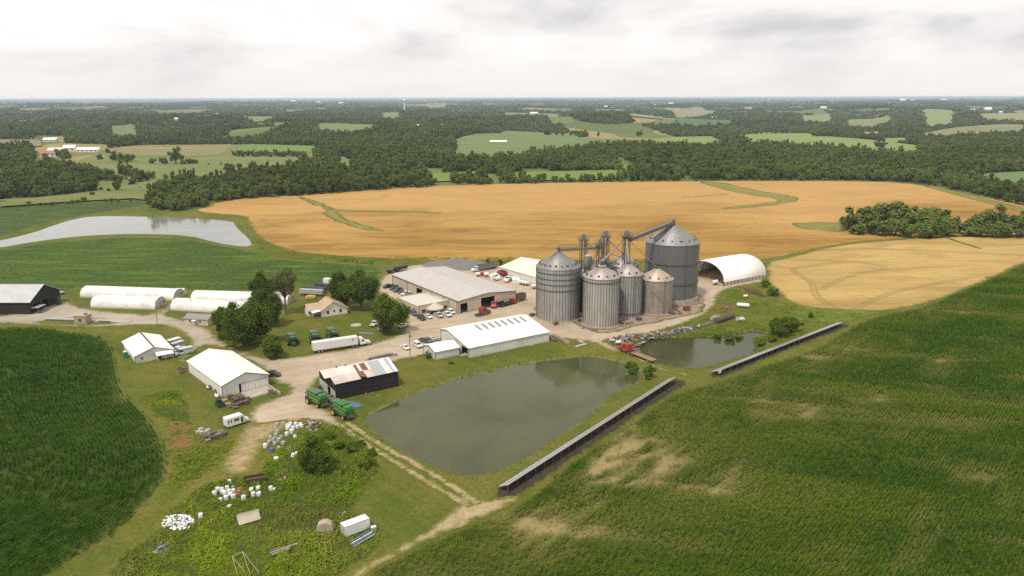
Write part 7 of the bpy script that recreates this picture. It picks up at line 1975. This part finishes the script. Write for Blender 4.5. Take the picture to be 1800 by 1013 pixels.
def pallet_stack(label, px, py, n, rz, mat=None, grp='pallets lying around the farmyard', w=1.2, d=1.0, load=None):
    x, y = G(px, py); t = thing('pallet_stack', label, 'pallets', (x, y, 0), rz, grp); mm = mat or M_wood
    for k in range(n):
        z = k * .16 + .0; ox, oy = random.uniform(-.05, .05), random.uniform(-.05, .05); m = MB()
        for i in range(5): m.box(ox - w / 2 + i * w / 5 + .02, ox - w / 2 + (i + 1) * w / 5 - .03, oy - d / 2, oy + d / 2, z + .12, z + .15)
        for j in (-1, 0, 1): m.box(ox - w / 2, ox + w / 2, oy + j * (d / 2 - .06) - .05, oy + j * (d / 2 - .06) + .05, z, z + .118)
        m.build('pallet', mm, t)
    if load: MB().box(-w / 2, w / 2, -d / 2, d / 2, n * .16, n * .16 + load).build('crate', M_wooddk, t)
    return t
gp = 'pallet stacks at the corner of the large white shed'
Zc = [(340,470,6,'o'),(365,490,4,'o'),(385,440,8,0),(410,455,7,0),(430,470,8,0),(455,450,9,0),(480,455,8,0),(400,500,4,0),(440,500,6,0),(470,490,7,0),(510,485,8,0),(520,460,8,0),(385,510,3,0),(425,520,4,0)]
M_tanp = paint('orange_tan_board', (0.42, 0.26, 0.12), .85, dirt=.3)
for i, (x, y, n_, o_) in enumerate(Zc):
    pallet_stack('tan board stack at the shed corner' if o_ else 'grey weathered pallet stack heaped at the shed corner', *Z6(x, y + 14), n_, random.uniform(0.4, .9), M_tanp if o_ else M_wooddk, gp, 1.5, 1.3)
dumpg = MB(); x, y = G(*Z6(298, 515)); dg = thing('dumpster', 'dark green open dumpster beside the white tank at the shed corner', 'dumpster', (x, y, 0), math.radians(-52))
P_dg = carpaint('dumpster_green', (0.02, 0.05, 0.03), .6)
for q in ((-1.4, 1.4, -.9, -.82), (-1.4, 1.4, .82, .9), (-1.4, -1.32, -.82, .82), (1.32, 1.4, -.82, .82)): MB().box(*q, .15, 1.5).build('side', P_dg, dg)
MB().box(-1.32, 1.32, -.82, .82, .15, .25).build('floor', P_dg, dg); MB().box(-1.5, 1.5, -.95, -.905, 1.3, 1.42).build('rim_bar', P_dg, dg)
gp2 = 'pallet stacks by the minibus'
for i, (x, y) in enumerate([(205,790),(235,770),(262,765),(290,755),(318,745),(335,735),(225,745),(255,740),(285,732),(305,725),(200,765)]):
    pallet_stack('grey pallet stack left of the parked minibus', *Z6(x, y + 8), 5 + i % 4, random.uniform(.5, .9), M_wooddk if i % 3 else M_wood, gp2, 1.4, 1.2)
for i, (x, y) in enumerate([(130,735),(160,738),(190,735),(205,722),(150,715)]):
    xx, yy = G(*Z6(x, y)); t = thing('crate', 'pale wrapped crate at the left end of the pallets near the minibus', 'crate', (xx, yy, 0), .7, 'pale wrapped crates left of the pallets')
    MB().box(-.6, .6, -.5, .5, .14, 1.0).build('wrapped_load', M_bagp if i % 2 else M_bagg, t); MB().box(-.62, .62, -.52, .52, 0, .135).build('pallet', M_wood, t)
dk = G(405, 738); dkt = thing('cultivator', 'dark folded field machine lying behind the minibus', 'machine', (dk[0], dk[1], 0), math.atan2(1, 1.3))
MB().box(-3.2, 3.2, -.15, .15, 1.0, 1.25).build('tool_bar', M_rust, dkt)
for i in range(9): MB().cyl((-3 + i * .75, 0, 1.1), (-3 + i * .75, -.6, .1), .07, n=5).build('tine', M_steeldk, dkt)
gpb = 'pallets beside the black barn door'
for i, (x, y) in enumerate([(1130,470),(1155,478),(1180,478),(1200,470),(1165,455),(1190,452),(1140,452),(1085,382)]):
    pallet_stack('brown pallet stack against the black barn door side' if i < 7 else 'pallet crate by the left corner of the black barn', *Z6(x, y), 5 + i % 3 if i < 7 else 9, .5, M_wooddk if i % 2 else M_wood, gpb if i < 7 else None, 1.2, 1.1)
pallet_stack('wooden crate standing on the concrete ramp of the white shed', *Z6(702, 418), 10, .6, M_wood, None, 1.3, 1.3)
pallet_stack('light wooden pallets at the top edge of the upper bag heap', *Z6(868, 642), 6, .5, M_tanp, 'light wooden pallets at the top of the bag heap', 1.6, 1.3); pallet_stack('light wooden pallets at the top edge of the upper bag heap', *Z6(905, 642), 6, .5, M_tanp, 'light wooden pallets at the top of the bag heap', 1.6, 1.3)

def tote(label, px, py, rz, grp, z=0):
    x, y = G(px, py); return place(TOTE, (x, y, .05), rz, label, grp)
TOTE = thing('liquid_tote', '', 'tote'); MB().box(-.52, .52, -.45, .45, .16, 1.1).build('tank_body', paint('tote_plastic', (0.68, 0.68, 0.67), .5, dirt=.15), TOTE)
cg = MB()
for i in range(6):
    x = -.56 + i * .224
    for s in (-1, 1): cg.box(x - .015, x + .015, s * .49 - .015, s * .49 + .015, .1, 1.15)
for z in (.35, .75, 1.12):
    for s in (-1, 1): cg.box(-.57, .57, s * .49 - .02, s * .49 + .02, z, z + .04); cg.box(s * .57 - .02, s * .57 + .02, -.48, .48, z, z + .04)
cg.build('wire_cage', M_steel, TOTE); MB().box(-.58, .58, -.5, .5, 0, .13).build('pallet', M_steeldk, TOTE)
a, b = G(647, 634.5), G(688, 625.5)
for i in range(16):
    f = i / 15; x, y = a[0] + (b[0] - a[0]) * f, a[1] + (b[1] - a[1]) * f
    place(TOTE, (x, y, .05), math.atan2(b[1] - a[1], b[0] - a[0]), 'white caged liquid tote in the row behind the black barn roof', 'white liquid totes in a row behind the black barn')
a2 = G(694.5, 625.5); place(TOTE, (a2[0], a2[1], .05), .6, 'grey tote standing apart at the right end of the tote row', None)
for i, (px, py) in enumerate([(757, 599), (762, 600.5), (767, 599.5), (772, 599), (760, 597), (766, 596.5)]):
    tote('white tote in the group behind the annex shed', px, py, .5, 'white totes behind the annex shed')

# brown container with brick rubble
a, b = G(430, 857), G(467, 851); cL = math.hypot(b[0] - a[0], b[1] - a[1])
M_cbrown = paint('brown_container', (0.075, 0.045, 0.033), .8, dirt=.4)
cn = thing('scrap_container', 'dark brown open steel container among the white bags', 'container', (a[0], a[1], 0), math.atan2(b[1] - a[1], b[0] - a[0]))
for q in ((0, cL, 0, .1), (0, cL, 1.9, 2.0), (0, .1, .1, 1.9), (cL - .1, cL, .1, 1.9)): MB().box(*q, .1, 1.9).build('side', M_cbrown, cn)
MB().box(-.05, cL + .05, -.06, 0, 1.75, 1.92).box(-.05, cL + .05, 2.0, 2.06, 1.75, 1.92).build('rim_bar', paint('rim_rust', (0.18, 0.10, 0.07), .8), cn)
MB().box(.1, cL - .1, .1, 1.9, .1, 1.2).build('fill', M_rust, cn)
M_brick = paint('red_brick', (0.36, 0.15, 0.09), .9, dirt=.3, scale=2); bx_ = G(*Z7(672, 400)); br = thing('brick_heap', 'heap of reddish broken bricks left of the brown container', 'rubble', (bx_[0], bx_[1], 0))
bm_ = MB().box(-.12, .12, -.22, .22, -.07, .07).mesh('brick', M_brick)
for i in range(170):
    r_ = abs(random.gauss(0, .75)); a = random.uniform(0, 6.28); o = link_mesh('brick', bm_, br, (r_ * math.cos(a) * .8, r_ * math.sin(a) * 1.5, max(.05, .7 - .4 * r_) * random.uniform(.2, 1))); o.rotation_euler = (random.uniform(-.6, .6), random.uniform(-.6, .6), random.uniform(0, 3.1)); o.scale = (1.3, 1.3, 1.3)

def heap(label, poly, mats, n, smin, smax, name, cat, part, h=.5, flat=.5, seed=0, kind=None, long=1.0):
    P = GP(poly); c = P.mean(0); rs = np.random.RandomState(seed); t = thing(name, label, cat, (c[0], c[1], float(terrain(c[0], c[1]))))
    b = box_of(P, 0); k = 0; mid = max(P[:, 0].max() - c[0], P[:, 1].max() - c[1]); tries = 0
    shapes = []
    for q in range(5):
        for mt in mats:
            m = MB(); m.blob((0, 0, 0), (1, .7, flat), 1, .22, random.Random(seed + q)); shapes.append(m.mesh(part, mt))
    while k < n and tries < n * 20:
        tries += 1; x, y = rs.uniform(b[0], b[2]), rs.uniform(b[1], b[3]); d = float(sdf(P, np.array([x]), np.array([y]))[0])
        if d < 0: continue
        s = rs.uniform(smin, smax); o = link_mesh(part, shapes[rs.randint(len(shapes))], t, (x - c[0], y - c[1], .1 + rs.uniform(0, h) * min(1, d / 1.2)))
        o.rotation_euler = (rs.uniform(-.5, .5), rs.uniform(-.4, .4), rs.uniform(0, 6.28)); o.scale = (s * long, s, s); k += 1
    return t
heap('spread heap of bright white plastic scrap in the weeds', [(285,922),(292,909),(315,905),(335,906),(341,918),(334,930),(318,934),(300,930),(286,928)], [M_bag, paint('bright_plastic', (0.82, 0.82, 0.80), .6, dirt=.05)], 260, .16, .38, 'scrap_heap', 'scrap heap', 'plastic_scrap', .5, .3, 5)
heap('dark heap of grey plastic scrap in the lower left weeds', [(268,972),(278,958),(295,953),(308,960),(300,972),(285,980),(270,981)], [paint('slate_plastic', (0.10, 0.105, 0.12), .6), paint('black_plastic', (0.03, 0.03, 0.035), .5), paint('grey_plastic', (0.28, 0.29, 0.32), .6)], 110, .2, .45, 'scrap_heap', 'scrap heap', 'plastic_scrap', .5, .3, 6, long=1.6)
heap('tangle of boards and sheet scrap on the left bank of the small pond', [(1066,600),(1090,590),(1125,588),(1135,600),(1120,612),(1128,624),(1110,622),(1100,606),(1075,606)], [M_bagg, M_steel, M_wooddk, M_rust, M_wood], 150, .25, .8, 'scrap_heap', 'scrap heap', 'scrap_piece', .9, .25, 7, long=1.9)
heap('line of grey sheets and boards along the top bank of the small pond', [(1125,592),(1150,586),(1190,580),(1225,571),(1232,576),(1200,586),(1160,593),(1130,598)], [M_steel, M_bagg, M_steeldk, M_wood], 130, .3, .8, 'scrap_heap', 'scrap heap', 'scrap_piece', .5, .2, 8, long=2.6)
heap('heap of boards and debris beside the upper bags by the weeds', [(533,748),(545,742),(562,742),(566,752),(552,760),(540,756)], [M_wood, M_wooddk, M_bagg, M_rust], 70, .2, .5, 'scrap_heap', 'scrap heap', 'scrap_piece', .5, .25, 9, long=2.2)
heap('litter of planks under the blossoming weeds', [(484,828),(505,822),(520,830),(505,848),(488,845)], [M_wood, M_wooddk, M_tanp], 40, .2, .45, 'scrap_heap', 'scrap heap', 'scrap_piece', .3, .25, 10, long=2.0)
for (poly, lb, sd) in [([(940,558),(975,572),(1010,566),(1008,562),(975,566)], 'dark clutter at the foot of the left silo', 11), ([(1085,572),(1120,562),(1124,566),(1092,577)], 'clutter of pipes and boards between the centre and narrow silos', 12), ([(1180,548),(1196,556),(1200,550),(1186,543)], 'clutter right of the short brown silo', 13), ([(1010,575),(1040,582),(1085,580),(1084,577),(1040,579)], 'spilled debris in front of the centre silo', 14)]:
    heap(lb, poly, [M_rust, M_wooddk, M_steeldk, M_wood], 45, .15, .45, 'scrap_heap', 'scrap heap', 'scrap_piece', .3, .3, sd, long=1.8)
for (poly, lb, sd, mts) in [([(312,648),(326,640),(332,650),(318,660)], 'dark machinery scrap at the left corner of the large white shed', 15, [M_rust, M_trim, M_wooddk]), ([(1262,545),(1275,538),(1288,540),(1284,547),(1268,549)], 'reddish machine scrap in the grass above the small pond', 16, [M_rust, P_dred, M_wood]),
                            ([(1246,560),(1262,554),(1264,558),(1250,564)], 'small pale scrap heap beside the brown roll', 17, [M_bagg, M_wood]), ([(1294,560),(1308,558),(1310,564),(1296,566)], 'pale sheets lying right of the brown roll', 18, [M_bag, M_bagg])]:
    heap(lb, poly, mts, 40, .2, .6, 'scrap_heap', 'scrap heap', 'scrap_piece', .6, .3, sd, long=1.8)
# gravel heap behind the warehouse
gx_ = G(806, 474); gh = MB(); nn = 22; gh.sm = True
for i in range(nn + 1):
    for j in range(nn + 1):
        x, y = (i / nn - .5) * 44, (j / nn - .5) * 26; r_ = math.hypot(x / 22, y / 13); gh.v.append((x, y, max(-.2, 4.2 * (1 - r_) ** 1.0 * (1 if r_ < 1 else 0) + .35 * float(vnoise(x, y, 3, 9)) * (r_ < .95)) - .1 if r_ < 1 else -.2))
for i in range(nn):
    for j in range(nn): q = i * (nn + 1) + j; gh._f((q, q + 1, q + nn + 2, q + nn + 1))
tag(gh.build('gravel_heap', paint('dark_grey_gravel', (0.17, 0.155, 0.15), .95, dirt=.4, scale=.5), None, (gx_[0], gx_[1] + 10, 0), -.2), 'wide low heap of dark grey gravel behind the warehouse', 'gravel heap')

# long things on the ground
def log_(label, p0, p1, r, mat, name='pipe', cat='pipe', n=8, grp=None, z=0, ends=True):
    a, b = G(*p0), G(*p1); d = (b[0] - a[0], b[1] - a[1]); t = thing(name, label, cat, (a[0], a[1], float(terrain(*a)) + z), 0, grp)
    MB().cyl((0, 0, r), (d[0], d[1], r), r, n=n).build('tube', mat, t)
    if ends:
        for f in (0.01, .5, .97): MB().cyl((d[0] * f, d[1] * f, r), (d[0] * (f + .02), d[1] * (f + .02), r), r * 1.1, n=n).build('band', M_steeldk, t)
    return t
log_('thick dark brown roll lying above the small pond', (1258, 569), (1288, 559), 1.1, paint('brown_mesh_roll', (0.10, 0.07, 0.055), .9, dirt=.4), 'roll', 'roll')
log_('grey pipe beside the brown roll above the pond', (1238, 571), (1262, 564), .35, M_steel); log_('second grey pipe under the brown roll', (1232, 574), (1258, 568), .3, M_steel)
for i, (p, q, r_, m_) in enumerate([((965,592),(978,601),.45,M_wooddk),((970,590),(1000,606),.3,M_wood),((980,592),(1003,612),.22,M_wood),((966,597),(974,601),.4,M_wooddk),((985,594),(1001,603),.2,M_bagp)]):
    log_('log or beam in the bundle at the right corner of the machine shed', p, q, r_, m_, 'log', 'log', grp='logs at the corner of the machine shed', ends=False)
for lb, p, q, w_ in [('pale plank slab lying on the grass by the large pond inlet', (1012,611), (1030,606), 1.2), ('small pale slab above the plank by the pond', (1017,600), (1026,604), 1.2)]:
    a, b = G(*p), G(*q); t = thing('slab', lb, 'slab', (a[0], a[1], .02), math.atan2(b[1] - a[1], b[0] - a[0])); L = math.hypot(b[0] - a[0], b[1] - a[1])
    MB().box(0, L, -w_ / 2, w_ / 2, .1, .4).build('deck', M_bagg, t); MB().box(.1, .4, -w_ / 2, w_ / 2, 0, .1).box(L - .4, L - .1, -w_ / 2, w_ / 2, 0, .1).build('skid', M_wooddk, t)
for i in range(5):
    a, b = G(1305 + i * 6, 507 + i * 1.2), G(1318 + i * 6, 517 + i * 1.5); t = thing('steel_rack', 'dark red steel frame lying in the row beside the arch barn', 'steel frame', (a[0], a[1], 0), math.atan2(b[1] - a[1], b[0] - a[0]), 'dark red steel frames beside the arch barn')
    L = math.hypot(b[0] - a[0], b[1] - a[1])
    for s in (0, .9): MB().box(0, L, s, s + .15, .2, .45).build('beam', M_rust, t)
    for x in (.3, L / 2, L - .3): MB().box(x, x + .15, .15, .9, .22, .4).build('cross_bar', M_rust, t)
rd = G(1207, 546); rdt = thing('scrap_container', 'small rusty open container at the foot of the biggest silo', 'container', (rd[0], rd[1], .2), .15)
for q in ((-1.4, 1.4, -.8, -.72), (-1.4, 1.4, .72, .8), (-1.4, -1.32, -.72, .72), (1.32, 1.4, -.72, .72)): MB().box(*q, .1, 1.5).build('side', M_rust, rdt)
MB().box(-1.32, 1.32, -.72, .72, .1, .9).build('fill', M_trim, rdt)

# blue tarp
bt = G(617, 713); tb = MB(); nn = 16; tb.sm = True
for i in range(nn + 1):
    for j in range(nn + 1):
        u, v = i / nn * 2 - 1, j / nn * 2 - 1; r_ = 1 + .16 * math.sin(3 * math.atan2(v, u) + 1); k_ = max(abs(u), abs(v)) / (math.hypot(u, v) + 1e-6) if (u or v) else 1
        tb.v.append((u * k_ * 2.9 * r_, v * k_ * 2.3 * r_, .12 + .16 * abs(float(vnoise(u * 3 + 5, v * 3, .5, 5))) + .1 * float(vnoise(u, v, .2, 8)) ))
for i in range(nn):
    for j in range(nn): q = i * (nn + 1) + j; tb._f((q, q + 1, q + nn + 2, q + nn + 1))
tag(tb.build('tarp', paint('blue_tarp', (0.10, 0.15, 0.26), .5, dirt=.3), None, (bt[0], bt[1], .02), -.4), 'crumpled blue tarp on the grass by the corner of the black barn', 'tarp')
# red spot on the barn wall foot
fb = G(643, 692); ft = thing('fuel_can', 'small red can at the foot of the black barn wall', 'can', (fb[0], fb[1], 0)); MB().box(-.3, .3, -.2, .2, 0, .5).build('can_body', P_red, ft); MB().cyl((0, 0, .5), (0, 0, .65), .08, n=6).build('cap', M_trim, ft)
# portable toilet by the workshop
pt = G(221.5, 628.5); ptt = thing('portable_toilet', 'teal portable toilet at the left wall of the workshop', 'toilet', (pt[0], pt[1], 0), .6); P_teal = paint('teal_plastic', (0.02, 0.22, 0.17), .5)
MB().box(-.6, .6, -.6, .6, .05, 2.1).build('cabin', P_teal, ptt); MB().prism([(-.65, 2.1), (.65, 2.1), (.4, 2.35), (-.4, 2.35)], 'y', -.65, .65).build('roof', P_white, ptt); MB().box(-.45, .45, -.64, -.6, .1, 1.95).build('door', P_teal, ptt)
# black bin by the left barn
bb = G(104, 536); bbt = thing('steel_hopper', 'tall black hopper standing right of the left black barn', 'hopper', (bb[0], bb[1], 0), .1); MB().box(-.8, .8, -.7, .7, .5, 3.3).build('hopper_body', M_trim, bbt)
for sx in (-1, 1):
    for sy in (-1, 1): MB().box(sx * .7 - .06, sx * .7 + .06, sy * .6 - .06, sy * .6 + .06, 0, .5).build('leg', M_trim, bbt)
# white truck body in the weeds
a, b = G(607.5, 947), G(651, 930.5); L = math.hypot(b[0] - a[0], b[1] - a[1])
wb_ = thing('truck_body', 'white box truck body standing in the weeds at the bottom', 'truck box', (a[0], a[1], 0), math.atan2(b[1] - a[1], b[0] - a[0]))
MB().box(0, L, 0, 2.3, .3, 2.55).build('box_shell', P_white, wb_); MB().box(.2, L - .2, .3, .6, 0, .3).box(.2, L - .2, 1.7, 2.0, 0, .3).build('skid', M_trim, wb_)
MB().box(-.05, -.005, .12, 2.2, .5, 2.35).build('rear_door', M_bagg, wb_); m = MB()
for e in ((-.03, L + .03, -.03, .02), (-.03, L + .03, 2.28, 2.33), (-.03, .02, .02, 2.28), (L - .02, L + .03, .02, 2.28)): m.box(*e, 2.53, 2.6)
m.build('edge_trim', M_steel, wb_)
x, y = G(657, 934); o = place(TOTE, (x, y, 0), .4, 'whitish tote behind the right end of the truck body', None)
for i, (p, q, mt) in enumerate([((617,960),(655,938),M_bag),((619,963),(658,940),paint('blue_pipe', (0.12, 0.2, 0.38), .5)),((621,965),(660,942),M_bagg),((616,957),(650,937),bpy.data.materials['blue_pipe']),((620,961),(656,941),M_trim)]):
    log_('plastic pipe in the white and blue bundle below the truck body', p, q, .14, mt, grp='white and blue pipes below the truck body', z=.35 + .1 * (i % 2), n=6)
# tan dome, tan shell, yellow frame, boards
M_tanf = paint('tan_fibreglass', (0.40, 0.32, 0.25), .8, dirt=.4, scale=1.2)
x, y = G(572, 936); dm = thing('feed_bin_top', 'round-topped tan fibreglass shell standing in the weeds', 'bin', (x, y, 0), .15)
m = MB(); m.prism([(-1.7, 0), (-1.75, 1.0), (-1.35, 2.1), (-.5, 2.6), (.5, 2.6), (1.35, 2.1), (1.75, 1.0), (1.7, 0)], 'y', -.9, .9); m.build('shell', M_tanf, dm)
MB().box(-1.7, 1.7, -1.02, -.91, 0, .12).box(-.1, .1, -1.0, -.91, .12, 2.5).build('rib', M_tanf, dm)
x, y = G(439, 916); dm2 = thing('curved_panel', 'tan curved sheet panel leaning in the weeds', 'panel', (x, y, 0), .55); m = MB(); nn = 8; k = 0
for e_ in (0, .06):
    for i in range(nn + 1):
        for j in (0, 1): a = i / nn * 1.5; m.v.append((-2.4 + j * 4.6, -1.2 + 2.2 * math.sin(a) * 1.0, .35 + 1.5 * (1 - math.cos(a)) + e_))
for i in range(nn): m._f((i * 2, i * 2 + 1, i * 2 + 3, i * 2 + 2)); q = 2 * (nn + 1); m._f((q + i * 2, q + i * 2 + 2, q + i * 2 + 3, q + i * 2 + 1))
m._f((0, 1, 19, 18)); m._f((16, 17, 35, 34))
m.build('sheet', paint('tan_grey_sheet', (0.42, 0.36, 0.30), .8, dirt=.4), dm2); MB().box(-2.2, -2.0, -1, .8, 0, .34).box(1.8, 2.0, -1, .8, 0, .34).build('support', M_wooddk, dm2)
M_yw = paint('yellow_tube', (0.30, 0.23, 0.09), .6)
def tube_frame(label, pts, bars, r, mat, z0=.5, cat='frame'):
    P = [G(*p) for p in pts]; t = thing('tube_frame', label, cat, (P[0][0], P[0][1], 0))
    for i, j in bars:
        a, b = P[i], P[j]; MB().cyl((a[0] - P[0][0], a[1] - P[0][1], z0), (b[0] - P[0][0], b[1] - P[0][1], z0), r, n=5, caps=True).build('tube', mat, t)
    for i in range(len(P)): MB().cyl((P[i][0] - P[0][0], P[i][1] - P[0][1], -.1), (P[i][0] - P[0][0], P[i][1] - P[0][1], z0), r, n=4).build('foot', mat, t)
tube_frame('yellow tubular frame of six squares lying in the weeds', [(558,942),(568,941),(577,939),(560,960),(570.5,959),(581,957),(564,979),(574,979),(583,975)], [(0,1),(1,2),(3,4),(4,5),(6,7),(7,8),(0,3),(3,6),(1,4),(4,7),(2,5),(5,8)], .07, M_yw, .75)
tube_frame('thin pale wire frame of an old hoop house in the lower weeds', [(409,985),(427,976),(430,1010),(455,1012),(418,1014),(440,1015)], [(0,1),(0,4),(0,2),(1,3),(1,5)], .045, paint('pale_wire', (0.45, 0.42, 0.25), .6), .8)
for i, (p, q) in enumerate([((475,977),(523,960)),((478,980),(510,968)),((474,973),(500,966))]): log_('pale board lying in the weeds left of the yellow frame', p, q, .12, M_bagp if i < 2 else M_wood, 'board', 'board', n=4, grp='pale boards lying in the weeds', z=.5, ends=False)
x, y = G(592, 908); 
heap('white litter in the weeds above the truck body', [(590,903),(604,898),(612,906),(606,914),(596,912)], [M_bag, M_bagg, paint('blue_pipe', (0.12, 0.2, 0.38), .5)], 14, .15, .35, 'scrap_heap', 'scrap heap', 'plastic_scrap', .4, .3, 19)
# stepping stone on the lawn, bin stones
x, y = G(626, 571.5); tag(MB().lathe([(0.01, .12), (2.0, .12), (2.2, 0)], 20).build('well_cover', M_conc2, None, (x, y, 0)), 'round pale concrete cover on the farmhouse lawn', 'cover')
a, b = G(632, 587), G(656, 585); 
for i in range(3): log_('pipe lying on the lawn beside the large tree by the road', (630 + i, 585 + i * 1.2), (657, 586.5 + i * .8), .16, M_steel, grp='pipes lying on the lawn by the road', ends=False)

# ------------------------------------------------------------------ poles
def pole(label, p0, top_py, grp='wooden utility poles', lean=(0, 0), arm=True, r=.16, name='utility_pole'):
    x, y = G(*p0); h = elev(p0[0], top_py, x, y); t = thing(name, label, 'pole', (x, y, 0), .3, grp)
    MB().cyl((0, 0, -.3), (lean[0], lean[1], h), r, r * .65, 7).build('shaft', M_wood, t)
    if arm: MB().box(lean[0] - 1.2, lean[0] + 1.2, lean[1] - .06, lean[1] + .06, h - .9, h - .75).build('cross_arm', M_wood, t); MB().cyl((lean[0] + .35, lean[1], h - 2.4), (lean[0] + .35, lean[1], h - 1.5), .25, n=8).build('transformer', M_steel, t)
    for s in (-1, 0, 1): MB().cyl((lean[0] + s * 1.0, lean[1], h - .75), (lean[0] + s * 1.0, lean[1], h - .55), .06, n=5).build('insulator', M_trim, t) if arm else None
    return t, h
pole('leaning wooden pole in front of the hoop houses on the grass by the road', (277, 575), 524, lean=(0.4, 0), arm=False)
pole('wooden pole with a cross arm behind the hoop houses', (337, 545), 521, arm=False)
pole('wooden utility pole with a cross arm left of the parked white SUV', (721, 633), 582)
pole('thin wooden pole under the large tree by the road', (659.5, 592), 562, arm=False, r=.1)
for i, (px, py, ty) in enumerate([(98,341,325),(106,341,326),(118,340,323),(470,292,280)]): pole('faint wooden pole in the pasture left of the far tree corner' if i < 3 else 'faint pole in the pasture by the tree corner', (px, py), ty, 'poles in the far pasture' if i < 3 else None, arm=False, r=.22)

# fence round the dump ground corner and gate posts left out; far buildings follow
def far_house(label, px, py, wp, hp, m_w, m_r, ang=0.2, depth=None, cat='building', grp='far farm buildings on the left', z=None):
    x, y = G(px, py); zz = float(terrain(x, y)) if z is None else z
    s = y / F; Wd = wp * s; e = hp * s * 0.6; r_ = hp * s * 1.1; D = depth or Wd * .5
    t = thing('far_building', label, cat, (x, y, zz), ang, grp); m = MB()
    m.box(-Wd / 2, Wd / 2, 0, D, -2, e); m.build('wall', m_w, t)
    MB().prism([(-.8, e - .1), (D / 2, r_), (D + .8, e - .1), (D / 2, e + .2)], 'x', -Wd / 2 - .5, Wd / 2 + .5).build('roof', m_r, t)
    n = max(2, int(Wd / 7))
    for i in range(n): MB().box(-Wd / 2 + (i + .3) * Wd / n, -Wd / 2 + (i + .6) * Wd / n, -.06, -.01, e * .3, e * .75).build('window', M_glass, t)
    return t
M_redr = paint('red_roof', (0.38, 0.14, 0.10), .8)
far_house('red-roofed low farm building at the left among trees', 84, 275, 26, 9, M_white, M_redr, .1)
far_house('white farm shed above the red-roofed one', 97, 268, 24, 8, M_white, M_whiteroof, .15)
far_house('white gabled farm house right of the white shed', 122, 265, 18, 10, M_white, M_whiteroof, .3)
far_house('long white poultry shed at the right of the far farm', 153, 266, 38, 7, M_white, M_whiteroof, .02, 14)
far_house('small white barn up the slope behind the far farm', 86, 243, 22, 6, M_white, M_whiteroof, .1)
far_house('long white low building on the middle far meadow', 876, 249, 29, 4, M_white, M_whiteroof, 0.0, 14, grp=None)
far_house('orange-roofed house at the edge of the middle woods', 751, 241, 11, 7, paint('orange_wall', (0.5, 0.3, 0.2), .8), M_redr, .4, grp=None)
gfar = 'tiny far buildings scattered through the woods'
for i, (px, py, w_, h_) in enumerate([(738,230,8,4),(777,228,6,4),(683,303,12,5),(939,201,13,4),(1316,191,12,3),(1448,195,10,3),(1587,182,10,4),(1605,179,8,3),(1660,178,10,3),(1710,196,8,3),(1738,196,12,6),(1760,197,6,3),(1255,203,8,3),(122,198,14,3),(228,205,6,3),(245,204,8,4),(380,207,6,3),(310,220,6,4),(1150,190,6,3),(1180,187,8,3),(1210,184,6,3),(1065,191,6,3),(430,214,7,3),(600,185,8,4),(515,182,8,3),(560,183,6,3)]):
    z_ = None
    far_house('tiny white building far off among the woods' if i not in (4,) else 'tiny red-roofed building far off on the right', px, py, w_, h_, M_white, M_redr if i == 4 else M_whiteroof, .1, grp=gfar if i != 4 else None, z=float(terrain(*G(px, py))) + 6)
x, y = G(711, 196); s = y / F
wt_ = thing('water_tower', 'pale slender water tower rising over the far woods', 'water tower', (x, y, float(terrain(x, y)) - 5), 0)
MB().cyl((0, 0, 0), (0, 0, 20 * s), 1.2 * s, .9 * s, 12).build('column', M_whiteroof, wt_); m = MB(); m.sm = True; m.blob((0, 0, 22 * s), (2.6 * s, 2.6 * s, 2.0 * s), 2, 0); m.build('bowl', M_whiteroof, wt_)
# cattle dots on the pasture
for i in range(12):
    px, py = random.uniform(420, 520), random.uniform(283, 291); x, y = G(px, py); c = MB(); c.box(-1.1, 1.1, -.4, .4, .7, 1.5); c.box(1.1, 1.6, -.2, .2, 1.1, 1.6)
    for sx in (-.9, .9):
        for sy in (-.3, .3): c.box(sx - .1, sx + .1, sy - .08, sy + .08, 0, .7)
    tag(c.build('cow', M_trim, None, (x, y, float(terrain(x, y)) + .2), random.uniform(0, 6)), 'small dark cow grazing on the far pasture above the tree corner', 'cow', 'cows on the far pasture')
# ------------------------------------------------------------------ the air
hz = MB().box(-46000, 46000, -60, 70000, -60, 91)
M_haze = bpy.data.materials.new('haze_air'); M_haze.use_nodes = True
ht = M_haze.node_tree; ht.nodes.clear()
ho = ht.nodes.new('ShaderNodeOutputMaterial'); hv = ht.nodes.new('ShaderNodeVolumePrincipled')
hv.inputs['Color'].default_value = (0.70, 0.85, 1.0, 1); hv.inputs['Density'].default_value = 5.2e-5; hv.inputs['Anisotropy'].default_value = 0.0
ht.links.new(hv.outputs[0], ho.inputs['Volume'])
haze = hz.build('haze', M_haze); haze['kind'] = 'stuff'; haze['label'] = 'thin summer haze over the land'
